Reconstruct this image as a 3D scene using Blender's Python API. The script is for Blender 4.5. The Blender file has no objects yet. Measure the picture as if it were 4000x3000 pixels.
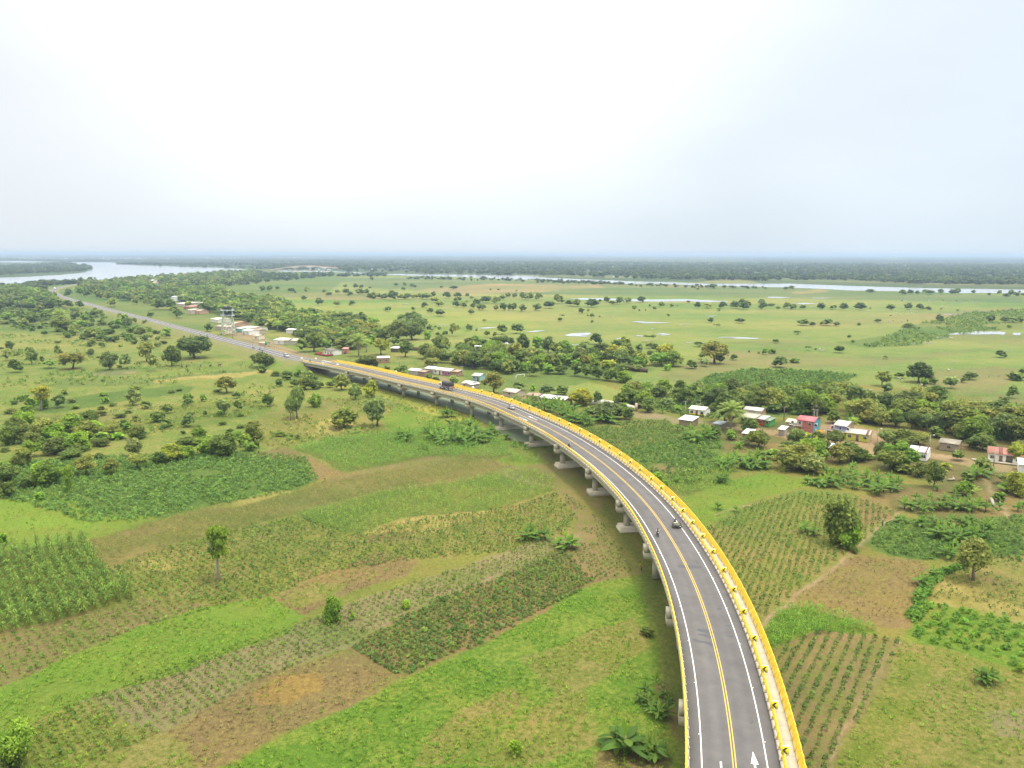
import bpy, bmesh, math, random
import numpy as np
from math import radians, pi, sin, cos, tan, atan, atan2, sqrt

# ---------------------------------------------------------------- camera, sky, sun, exposure
SC = bpy.context.scene
COL = SC.collection
FOC = 3044.0          # focal length in photo pixels (4000 x 3000)
CAMH = 64.5           # camera height above the plain
PITCH = atan((1500 - 992) / FOC)
ROLL = 0.0024
cam = bpy.data.cameras.new('camera')
camo = bpy.data.objects.new('camera', cam); COL.objects.link(camo)
cam.sensor_fit = 'HORIZONTAL'; cam.angle = 2 * atan(2000 / FOC)
cam.clip_start = 0.5; cam.clip_end = 60000
def RX(t): c, s = cos(t), sin(t); return np.array([[1, 0, 0], [0, c, -s], [0, s, c]])
def RZ(t): c, s = cos(t), sin(t); return np.array([[c, -s, 0], [s, c, 0], [0, 0, 1]])
CM = RX(pi / 2 - PITCH) @ RZ(ROLL)
import mathutils
camo.matrix_world = mathutils.Matrix.Translation((0, 0, CAMH)) @ mathutils.Matrix(CM.tolist()).to_4x4()
SC.camera = camo

SUN_DIR = np.array([0.30, -0.08, 0.92]); SUN_DIR /= np.linalg.norm(SUN_DIR)
SUN_EL = math.asin(SUN_DIR[2]); SUN_AZ = atan2(SUN_DIR[0], SUN_DIR[1])
W = bpy.data.worlds.new('World'); SC.world = W; W.use_nodes = True
wn = W.node_tree; wn.nodes.clear()
out = wn.nodes.new('ShaderNodeOutputWorld'); bg = wn.nodes.new('ShaderNodeBackground')
sky = wn.nodes.new('ShaderNodeTexSky'); sky.sky_type = 'NISHITA'; sky.sun_disc = False
sky.sun_elevation = SUN_EL; sky.sun_rotation = SUN_AZ
sky.air_density = 1.0; sky.dust_density = 3.0; sky.ozone_density = 1.0; sky.altitude = 60
# thin white cloud veil over the blue: brighter overhead around the hidden sun, a little patchy
tc = wn.nodes.new('ShaderNodeTexCoord')
nz = wn.nodes.new('ShaderNodeTexNoise'); nz.inputs['Scale'].default_value = 1.3; nz.inputs['Detail'].default_value = 2
mpg = wn.nodes.new('ShaderNodeMapping'); mpg.inputs['Scale'].default_value = (1, 1, 2.2)
wn.links.new(tc.outputs['Generated'], mpg.inputs[0]); wn.links.new(mpg.outputs[0], nz.inputs['Vector'])
sx = wn.nodes.new('ShaderNodeSeparateXYZ'); wn.links.new(tc.outputs['Generated'], sx.inputs[0])
rmp = wn.nodes.new('ShaderNodeValToRGB')
cr = rmp.color_ramp; cr.elements[0].position = 0.0; cr.elements[0].color = (5.7, 6.35, 6.85, 1)
cr.elements[1].position = 0.8; cr.elements[1].color = (25, 24, 22.5, 1)
e = cr.elements.new(0.10); e.color = (6.1, 6.5, 6.85, 1)
e = cr.elements.new(0.29); e.color = (6.3, 6.6, 6.85, 1); e = cr.elements.new(0.5); e.color = (10, 9.9, 9.7, 1)
wn.links.new(sx.outputs['Z'], rmp.inputs['Fac'])
mx = wn.nodes.new('ShaderNodeMix'); mx.data_type = 'RGBA'
mr = wn.nodes.new('ShaderNodeMapRange'); mr.inputs['From Min'].default_value = 0.3; mr.inputs['From Max'].default_value = 0.7
mr.inputs['To Min'].default_value = 0.78; mr.inputs['To Max'].default_value = 0.92
wn.links.new(nz.outputs['Fac'], mr.inputs['Value']); wn.links.new(mr.outputs[0], mx.inputs['Factor'])
wn.links.new(sky.outputs['Color'], mx.inputs['A']); wn.links.new(rmp.outputs['Color'], mx.inputs['B'])
tn_ = wn.nodes.new('ShaderNodeMapRange'); tn_.inputs['From Min'].default_value = -0.55; tn_.inputs['From Max'].default_value = 0.55; wn.links.new(sx.outputs['X'], tn_.inputs['Value'])
mc_ = wn.nodes.new('ShaderNodeMix'); mc_.data_type = 'RGBA'; mc_.inputs['A'].default_value = (1.02, 1.0, 0.99, 1); mc_.inputs['B'].default_value = (0.95, 0.99, 1.03, 1); wn.links.new(tn_.outputs[0], mc_.inputs['Factor'])
mm_ = wn.nodes.new('ShaderNodeMix'); mm_.data_type = 'RGBA'; mm_.blend_type = 'MULTIPLY'; mm_.inputs['Factor'].default_value = 1; wn.links.new(mx.outputs['Result'], mm_.inputs['A']); wn.links.new(mc_.outputs['Result'], mm_.inputs['B'])
n5 = wn.nodes.new('ShaderNodeTexNoise'); n5.inputs['Scale'].default_value = 3.0; n5.inputs['Detail'].default_value = 3; mp5 = wn.nodes.new('ShaderNodeMapping'); mp5.inputs['Scale'].default_value = (1, 1, 3); wn.links.new(tc.outputs['Generated'], mp5.inputs[0]); wn.links.new(mp5.outputs[0], n5.inputs['Vector'])
r5 = wn.nodes.new('ShaderNodeMapRange'); r5.inputs['From Min'].default_value = .3; r5.inputs['From Max'].default_value = .7; r5.inputs['To Min'].default_value = .965; r5.inputs['To Max'].default_value = 1.035; wn.links.new(n5.outputs['Fac'], r5.inputs['Value'])
s5 = wn.nodes.new('ShaderNodeVectorMath'); s5.operation = 'SCALE'; wn.links.new(mm_.outputs['Result'], s5.inputs[0]); wn.links.new(r5.outputs[0], s5.inputs['Scale'])
gd = wn.nodes.new('ShaderNodeVectorMath'); gd.operation = 'DOT_PRODUCT'; gd.inputs[1].default_value = (-0.12, 0.86, 0.49); wn.links.new(tc.outputs['Generated'], gd.inputs[0])
gp_ = wn.nodes.new('ShaderNodeMapRange'); gp_.interpolation_type = 'SMOOTHSTEP'; gp_.inputs['From Min'].default_value = .83; gp_.inputs['From Max'].default_value = 1.0; gp_.inputs['To Max'].default_value = 3.2; wn.links.new(gd.outputs['Value'], gp_.inputs['Value'])
gs_ = wn.nodes.new('ShaderNodeVectorMath'); gs_.operation = 'SCALE'; gs_.inputs[0].default_value = (1.0, .96, .88); wn.links.new(gp_.outputs[0], gs_.inputs['Scale'])
ga_ = wn.nodes.new('ShaderNodeVectorMath'); ga_.operation = 'ADD'; wn.links.new(s5.outputs[0], ga_.inputs[0]); wn.links.new(gs_.outputs[0], ga_.inputs[1])
wn.links.new(ga_.outputs[0], bg.inputs['Color']); bg.inputs['Strength'].default_value = 0.065
wn.links.new(bg.outputs[0], out.inputs['Surface'])
sl = bpy.data.lights.new('sun', 'SUN'); sl.energy = 1.45; sl.angle = radians(11); sl.color = (1.0, 0.94, 0.84)
so = bpy.data.objects.new('sun', sl); COL.objects.link(so)
so.rotation_euler = mathutils.Vector(-SUN_DIR).to_track_quat('-Z', 'Y').to_euler()
so.location = (0, 0, 300)
VS = SC.view_settings; VS.view_transform = 'Standard'; VS.look = 'None'; VS.gamma = 1.0; VS.exposure = 1.2
SC.render.engine = 'CYCLES'
cy = SC.cycles; cy.use_denoising = True; cy.max_bounces = 5; cy.diffuse_bounces = 2; cy.glossy_bounces = 2
cy.transmission_bounces = 2; cy.transparent_max_bounces = 4; cy.volume_bounces = 0

# ---------------------------------------------------------------- helpers
RNG = np.random.default_rng(7)
def lin(c):
    c = np.array(c, float) / 255.0
    return np.where(c <= 0.04045, c / 12.92, ((c + 0.055) / 1.055) ** 2.4)
EXPK = 2.2                         # photo brightness of a surface / its base colour under this light
HAZE_D = 1.25e-4
def alb(c, k=1.0): return np.clip(lin(c) / EXPK * k, 0.002, 0.85)
def G(x, y, z=0.0):
    d = CM @ np.array([(x - 2000) / FOC, -(y - 1500) / FOC, -1.0])
    t = (z - CAMH) / d[2]
    return np.array([d[0] * t, d[1] * t])
def MPP(y, z=0.0):                  # metres per photo pixel at ground row y
    p = G(2000, y, z); return sqrt(p[1] ** 2 + (CAMH - z) ** 2) / FOC
def PX(P):                          # world points (N,3) -> photo pixels
    P = np.atleast_2d(np.array(P, float)); q = (P - np.array([0, 0, CAMH])) @ CM
    return 2000 + FOC * q[:, 0] / -q[:, 2], 1500 - FOC * q[:, 1] / -q[:, 2]
TILE = {'T1': (0, 950), 'T2': (1000, 950), 'T3': (2000, 950), 'T4': (3000, 950),
        'U1': (0, 1400), 'U2': (1000, 1400), 'U3': (2000, 1400), 'U4': (3000, 1400),
        'V1': (0, 2000), 'V2': (1000, 2000), 'V3': (2000, 2000), 'V4': (3000, 2000), 'v': (0, 0)}
def tsc(t): return {'T': 1 / 2.212, 'U': 1 / 2.212, 'V': 1 / 1.659, 'v': 1.80832}[t[0]]
def tp(t, pts): o = TILE[t]; k = tsc(t); return [(o[0] + x * k, o[1] + y * k) for x, y in pts]
def inpoly(x, y, poly):
    x = np.asarray(x); y = np.asarray(y); ins = np.zeros(x.shape, bool); n = len(poly)
    for i in range(n):
        x0, y0 = poly[i]; x1, y1 = poly[(i + 1) % n]
        if y0 == y1: continue
        c = ((y0 > y) != (y1 > y)) & (x < (x1 - x0) * (y - y0) / (y1 - y0) + x0)
        ins ^= c
    return ins
_h = np.random.default_rng(3).random((256, 256))
def vnoise(x, y):
    xi = np.floor(x).astype(int); yi = np.floor(y).astype(int); fx = x - xi; fy = y - yi
    fx = fx * fx * (3 - 2 * fx); fy = fy * fy * (3 - 2 * fy)
    a = _h[xi & 255, yi & 255]; b = _h[(xi + 1) & 255, yi & 255]; c = _h[xi & 255, (yi + 1) & 255]; d = _h[(xi + 1) & 255, (yi + 1) & 255]
    return (a * (1 - fx) + b * fx) * (1 - fy) + (c * (1 - fx) + d * fx) * fy
def fnoise(x, y, o=3): return sum(vnoise(x * 2 ** i + 17 * i, y * 2 ** i + 31 * i) / 2 ** i for i in range(o)) / sum(1 / 2 ** i for i in range(o))

def mkmesh(name, V, F, mats=(), col=None, smooth=False, matidx=None, cols2=None):
    me = bpy.data.meshes.new(name); V = np.asarray(V, np.float32)
    if isinstance(F, np.ndarray): n = F.shape[1]; nf = len(F); flat = F.ravel(); starts = np.arange(nf) * n
    else:
        ln = [len(f) for f in F]; flat = np.array([i for f in F for i in f]); nf = len(F); starts = np.r_[0, np.cumsum(ln)[:-1]]
    me.vertices.add(len(V)); me.vertices.foreach_set('co', V.ravel())
    me.loops.add(len(flat)); me.loops.foreach_set('vertex_index', flat.astype(np.int32))
    me.polygons.add(nf); me.polygons.foreach_set('loop_start', starts.astype(np.int32))
    if matidx is not None: me.polygons.foreach_set('material_index', np.asarray(matidx, np.int32))
    if smooth: me.polygons.foreach_set('use_smooth', np.ones(nf, bool))
    me.update(calc_edges=True); me.validate()
    for nm, c in (('col', col), ('colb', cols2)):
        if c is None: continue
        c = np.asarray(c, np.float32)
        if c.shape[1] == 3: c = np.c_[c, np.ones(len(c), np.float32)]
        at = me.color_attributes.new(nm, 'FLOAT_COLOR', 'POINT'); at.data.foreach_set('color', c.ravel())
    for m in mats: me.materials.append(m)
    return me
def link(name, me, parent=None, loc=None, rz=0, scale=None, color=None):
    o = bpy.data.objects.new(name, me); COL.objects.link(o)
    if parent is not None: o.parent = parent
    if loc is not None: o.location = [float(v) for v in loc]
    if rz: o.rotation_euler = (0, 0, rz)
    if scale is not None: o.scale = [float(v) for v in scale]
    if color is not None: o.color = [float(v) for v in color[:3]] + [1.0]
    return o
def tag(o, label=None, cat=None, group=None, kind=None):
    if label: o['label'] = label
    if cat: o['category'] = cat
    if group: o['group'] = group
    if kind: o['kind'] = kind
    return o
def empty(name, loc, rz=0, scale=None):
    o = link(name, None, None, loc, rz, scale); o.empty_display_size = 0.5; return o
ORD = ['first', 'second', 'third', 'fourth', 'fifth', 'sixth', 'seventh', 'eighth', 'ninth', 'tenth', 'eleventh', 'twelfth', 'thirteenth', 'fourteenth', 'fifteenth', 'sixteenth', 'seventeenth', 'eighteenth', 'nineteenth', 'twentieth']
def ordn(i):
    if i < 20: return ORD[i]
    n = i + 1; return '%d%s' % (n, 'th' if 10 <= n % 100 <= 20 else {1: 'st', 2: 'nd', 3: 'rd'}.get(n % 10, 'th'))

class MB:                                        # collects shapes, builds one mesh
    def __init__(s): s.V = []; s.F = []; s.M = []; s.n = 0
    def add(s, V, F, m=0):
        V = np.asarray(V, float); s.V.append(V)
        for f in F: s.F.append([int(i) + s.n for i in f]); s.M.append(m)
        s.n += len(V); return s
    def box(s, x0, x1, y0, y1, z0, z1, m=0, top=None):
        # top: optional (x0,x1,y0,y1) of the upper face for tapered boxes
        t = top or (x0, x1, y0, y1)
        V = [(x0, y0, z0), (x1, y0, z0), (x1, y1, z0), (x0, y1, z0), (t[0], t[2], z1), (t[1], t[2], z1), (t[1], t[3], z1), (t[0], t[3], z1)]
        return s.add(V, [(0, 3, 2, 1), (4, 5, 6, 7), (0, 1, 5, 4), (1, 2, 6, 5), (2, 3, 7, 6), (3, 0, 4, 7)], m)
    def tube(s, pts, r, n=8, m=0, cap=True):
        pts = np.asarray(pts, float); r = np.broadcast_to(np.asarray(r, float), (len(pts),))
        T = np.gradient(pts, axis=0); T /= np.linalg.norm(T, axis=1)[:, None] + 1e-9
        V = []
        for p, t, rr in zip(pts, T, r):
            a = np.array([0, 0, 1.0]) if abs(t[2]) < 0.9 else np.array([1.0, 0, 0])
            u = np.cross(t, a); u /= np.linalg.norm(u); w = np.cross(t, u)
            for k in range(n): V.append(p + rr * (cos(2 * pi * k / n) * u + sin(2 * pi * k / n) * w))
        F = [(i * n + k, (i + 1) * n + k, (i + 1) * n + (k + 1) % n, i * n + (k + 1) % n) for i in range(len(pts) - 1) for k in range(n)]
        if cap: F += [tuple(range(n)), tuple((len(pts) - 1) * n + k for k in range(n - 1, -1, -1))]
        return s.add(V, F, m)
    def cyl(s, x, y, z0, z1, r, r2=None, n=16, m=0): return s.tube([(x, y, z0), (x, y, z1)], [r, r if r2 is None else r2], n, m)
    def wheel(s, x, y, z, r, w, m=0, n=14):       # axle along y
        s.tube([(x, y - w / 2, z), (x, y + w / 2, z)], r, n, m); return s
    def prism(s, prof, y0, y1, m=0):             # side profile in x-z, extruded along y
        n = len(prof); V = [(x, y0, z) for x, z in prof] + [(x, y1, z) for x, z in prof]
        F = [tuple(range(n)), tuple(range(2 * n - 1, n - 1, -1))] + [(i, i + n, (i + 1) % n + n, (i + 1) % n) for i in range(n)]
        return s.add(V, F, m)
    def mesh(s, name, mats, smooth=False):
        return mkmesh(name, np.concatenate(s.V), s.F, mats, smooth=smooth, matidx=s.M)
    def build(s, name, mats, parent=None, smooth=False, **k):
        if not isinstance(mats, (list, tuple)): mats = [mats]
        me = s.mesh(name, mats, smooth)
        bm = bmesh.new(); bm.from_mesh(me); bmesh.ops.recalc_face_normals(bm, faces=bm.faces); bm.to_mesh(me); bm.free()
        return link(name, me, parent, **k)

# ---------------------------------------------------------------- materials
def mat(name, rgb, rough=0.7, metal=0.0, var=0.12, scale=3.0, spec=0.5, bump=0.0, alpha=None, streak=None):
    m = bpy.data.materials.new(name); m.use_nodes = True; nt = m.node_tree; b = nt.nodes['Principled BSDF']
    b.inputs['Roughness'].default_value = rough; b.inputs['Metallic'].default_value = metal
    b.inputs['Specular IOR Level'].default_value = spec
    geo = nt.nodes.new('ShaderNodeNewGeometry'); n = nt.nodes.new('ShaderNodeTexNoise')
    n.inputs['Scale'].default_value = scale; n.inputs['Detail'].default_value = 5
    src = geo.outputs['Position']
    if streak:
        mp = nt.nodes.new('ShaderNodeMapping'); mp.inputs['Scale'].default_value = streak; nt.links.new(src, mp.inputs[0]); src = mp.outputs[0]
    nt.links.new(src, n.inputs['Vector'])
    mr = nt.nodes.new('ShaderNodeMapRange'); mr.inputs['From Min'].default_value = 0.3; mr.inputs['From Max'].default_value = 0.7
    mr.inputs['To Min'].default_value = 1 - var; mr.inputs['To Max'].default_value = 1 + var
    nt.links.new(n.outputs['Fac'], mr.inputs['Value'])
    mu = nt.nodes.new('ShaderNodeVectorMath'); mu.operation = 'SCALE'; mu.inputs[0].default_value = tuple(float(v) for v in rgb[:3])
    nt.links.new(mr.outputs[0], mu.inputs['Scale']); nt.links.new(mu.outputs[0], b.inputs['Base Color'])
    if bump:
        bp = nt.nodes.new('ShaderNodeBump'); bp.inputs['Strength'].default_value = bump; nt.links.new(n.outputs['Fac'], bp.inputs['Height']); nt.links.new(bp.outputs[0], b.inputs['Normal'])
    return m
def foliage_mat(name='foliage', trans=0.5):
    m = bpy.data.materials.new(name); m.use_nodes = True; nt = m.node_tree; b = nt.nodes['Principled BSDF']; o = nt.nodes['Material Output']
    b.inputs['Roughness'].default_value = 0.65; b.inputs['Specular IOR Level'].default_value = 0.25
    a = nt.nodes.new('ShaderNodeAttribute'); a.attribute_name = 'col'
    oi = nt.nodes.new('ShaderNodeObjectInfo')
    mx = nt.nodes.new('ShaderNodeMix'); mx.data_type = 'RGBA'; mx.blend_type = 'MULTIPLY'; mx.inputs['Factor'].default_value = 1
    wm_ = nt.nodes.new('ShaderNodeVectorMath'); wm_.operation = 'MULTIPLY'; wm_.inputs[1].default_value = (1.07, .98, .78); nt.links.new(a.outputs['Color'], wm_.inputs[0])
    nt.links.new(wm_.outputs[0], mx.inputs['A']); nt.links.new(oi.outputs['Color'], mx.inputs['B'])
    tr = nt.nodes.new('ShaderNodeBsdfTranslucent'); ms = nt.nodes.new('ShaderNodeMixShader'); ms.inputs[0].default_value = trans
    nt.links.new(mx.outputs['Result'], b.inputs['Base Color']); nt.links.new(mx.outputs['Result'], tr.inputs['Color'])
    nt.links.new(b.outputs[0], ms.inputs[1]); nt.links.new(tr.outputs[0], ms.inputs[2]); nt.links.new(ms.outputs[0], o.inputs['Surface'])
    return m
FOL = foliage_mat()
BARK = mat('bark', alb((150, 135, 115)), 0.9, var=0.25, scale=4)
PALEBARK = mat('pale_bark', alb((205, 195, 170)), 0.9, var=0.2, scale=4)
CONC = mat('concrete', alb((205, 198, 172), 1.3), 0.85, var=0.13, scale=0.9, bump=0.1)
CONCW = mat('pale_concrete', alb((228, 218, 190), 1.2), 0.85, var=0.08, scale=1.5)
YEL = mat('yellow_paint', np.array([0.80, 0.55, 0.03]), 0.5, var=0.1, scale=1.2)
MARKW = mat('white_road_paint', np.array([0.72, 0.72, 0.70]), 0.6, var=0.08, scale=2)
MARKY = mat('yellow_road_paint', np.array([0.52, 0.36, 0.05]), 0.6, var=0.12, scale=2)
WHITE = mat('white_paint', np.array([0.72, 0.72, 0.70]), 0.45, var=0.05)
BLACK = mat('black_plastic', np.array([0.02, 0.02, 0.022]), 0.4, var=0.1)
RUB = mat('rubber', np.array([0.025, 0.025, 0.025]), 0.9)
GLS = mat('dark_glass', np.array([0.04, 0.045, 0.05]), 0.1, spec=0.8)
def ground_mat(name):
    m = bpy.data.materials.new(name); m.use_nodes = True; nt = m.node_tree; b = nt.nodes['Principled BSDF']
    b.inputs['Roughness'].default_value = 0.95; b.inputs['Specular IOR Level'].default_value = 0.1
    A = nt.nodes.new('ShaderNodeAttribute'); A.attribute_name = 'col'; B = nt.nodes.new('ShaderNodeAttribute'); B.attribute_name = 'colb'
    g = nt.nodes.new('ShaderNodeNewGeometry')
    def noise(s, d, r=0.6):
        n = nt.nodes.new('ShaderNodeTexNoise'); n.inputs['Scale'].default_value = s; n.inputs['Detail'].default_value = d; n.inputs['Roughness'].default_value = r
        nt.links.new(g.outputs['Position'], n.inputs['Vector']); return n.outputs['Fac']
    def mth(op, a, b_, c=None):
        n = nt.nodes.new('ShaderNodeMath'); n.operation = op
        for i, v in enumerate((a, b_, c)):
            if v is None: continue
            if isinstance(v, (int, float)): n.inputs[i].default_value = v
            else: nt.links.new(v, n.inputs[i])
        return n.outputs[0]
    n1 = noise(0.09, 9, 0.75); n2 = noise(1.1, 6, 0.75); n3 = noise(5.5, 4, 0.7); n4 = noise(0.004, 5, 0.6)
    f = mth('ADD', mth('MULTIPLY', n1, 0.85), mth('MULTIPLY', n2, 0.65))
    f = mth('ADD', f, mth('MULTIPLY', n4, 0.35))
    mr = nt.nodes.new('ShaderNodeMapRange'); mr.inputs['From Min'].default_value = 0.83; mr.inputs['From Max'].default_value = 1.03; mr.interpolation_type = 'SMOOTHSTEP'
    nt.links.new(f, mr.inputs['Value'])
    mx = nt.nodes.new('ShaderNodeMix'); mx.data_type = 'RGBA'; nt.links.new(mr.outputs[0], mx.inputs['Factor'])
    nt.links.new(A.outputs['Color'], mx.inputs['A']); nt.links.new(B.outputs['Color'], mx.inputs['B'])
    v = mth('ADD', mth('MULTIPLY', n3, 1.7), mth('MULTIPLY', n2, 1.3)); v = mth('ADD', v, -0.5)
    sc = nt.nodes.new('ShaderNodeVectorMath'); sc.operation = 'SCALE'; nt.links.new(mx.outputs['Result'], sc.inputs[0]); nt.links.new(v, sc.inputs['Scale'])
    nt.links.new(sc.outputs[0], b.inputs['Base Color'])
    bp = nt.nodes.new('ShaderNodeBump'); bp.inputs['Strength'].default_value = 0.7; bp.inputs['Distance'].default_value = 0.25
    nt.links.new(n3, bp.inputs['Height']); nt.links.new(bp.outputs[0], b.inputs['Normal'])
    return m
GRD = ground_mat('ground_cover')
def water_mat(name, rgb, rough, bs=0.02, spec=0.5):
    m = bpy.data.materials.new(name); m.use_nodes = True; nt = m.node_tree; b = nt.nodes['Principled BSDF']
    b.inputs['Base Color'].default_value = (*[float(v) for v in rgb], 1); b.inputs['Roughness'].default_value = rough; b.inputs['Specular IOR Level'].default_value = spec; b.inputs['IOR'].default_value = 1.33
    g = nt.nodes.new('ShaderNodeNewGeometry'); n = nt.nodes.new('ShaderNodeTexNoise'); n.inputs['Scale'].default_value = 0.7; n.inputs['Detail'].default_value = 3
    nt.links.new(g.outputs['Position'], n.inputs['Vector']); bp = nt.nodes.new('ShaderNodeBump'); bp.inputs['Strength'].default_value = bs; nt.links.new(n.outputs['Fac'], bp.inputs['Height']); nt.links.new(bp.outputs[0], b.inputs['Normal'])
    return m
WATER = water_mat('river_water', (0.30, 0.32, 0.33), 0.12)
POND = water_mat('pond_water', (0.30, 0.31, 0.30), 0.08)
# ---------------------------------------------------------------- the ground: one sheet, painted with the fields that lie on it
# colours are those of grass, soil and stubble, but 'shade' paints in shadow beside the bridge; polygons are photo pixels of the full view / 1.808
A_ = {  # name: (colour, second colour)
 'grass': ((104, 150, 46), (138, 162, 66)), 'grassol': ((122, 146, 56), (146, 150, 78)), 'lime': ((122, 164, 56), (130, 156, 62)),
 'olive': ((132, 148, 66), (154, 152, 92)), 'brown': ((144, 132, 92), (148, 144, 84)), 'orange': ((160, 140, 84), (172, 152, 84)),
 'soil': ((152, 140, 100), (128, 142, 70)), 'greysoil': ((160, 152, 118), (132, 150, 84)), 'redsoil': ((154, 136, 96), (130, 140, 76)),
 'straw': ((188, 182, 112), (150, 156, 80)), 'dark': ((98, 132, 62), (110, 146, 62)), 'corn': ((112, 144, 62), (136, 150, 72)),
 'cornbr': ((126, 138, 70), (144, 140, 86)), 'meadow': ((120, 154, 64), (158, 164, 92)), 'plain': ((134, 164, 80), (154, 168, 98)),
 'plaingr': ((132, 170, 74), (156, 170, 92)), 'plainbr': ((150, 150, 102), (142, 162, 88)), 'dirt': ((178, 166, 134), (166, 154, 120)),
 'scrub': ((112, 142, 72), (124, 150, 74)), 'forest': ((84, 112, 74), (100, 126, 78)), 'farfield': ((128, 152, 92), (118, 142, 88)),
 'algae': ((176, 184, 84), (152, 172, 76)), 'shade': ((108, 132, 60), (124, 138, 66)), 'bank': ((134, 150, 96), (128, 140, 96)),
 'tan': ((172, 162, 118), (158, 160, 102)), 'leafl': ((138, 128, 88), (112, 126, 66))}
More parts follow.
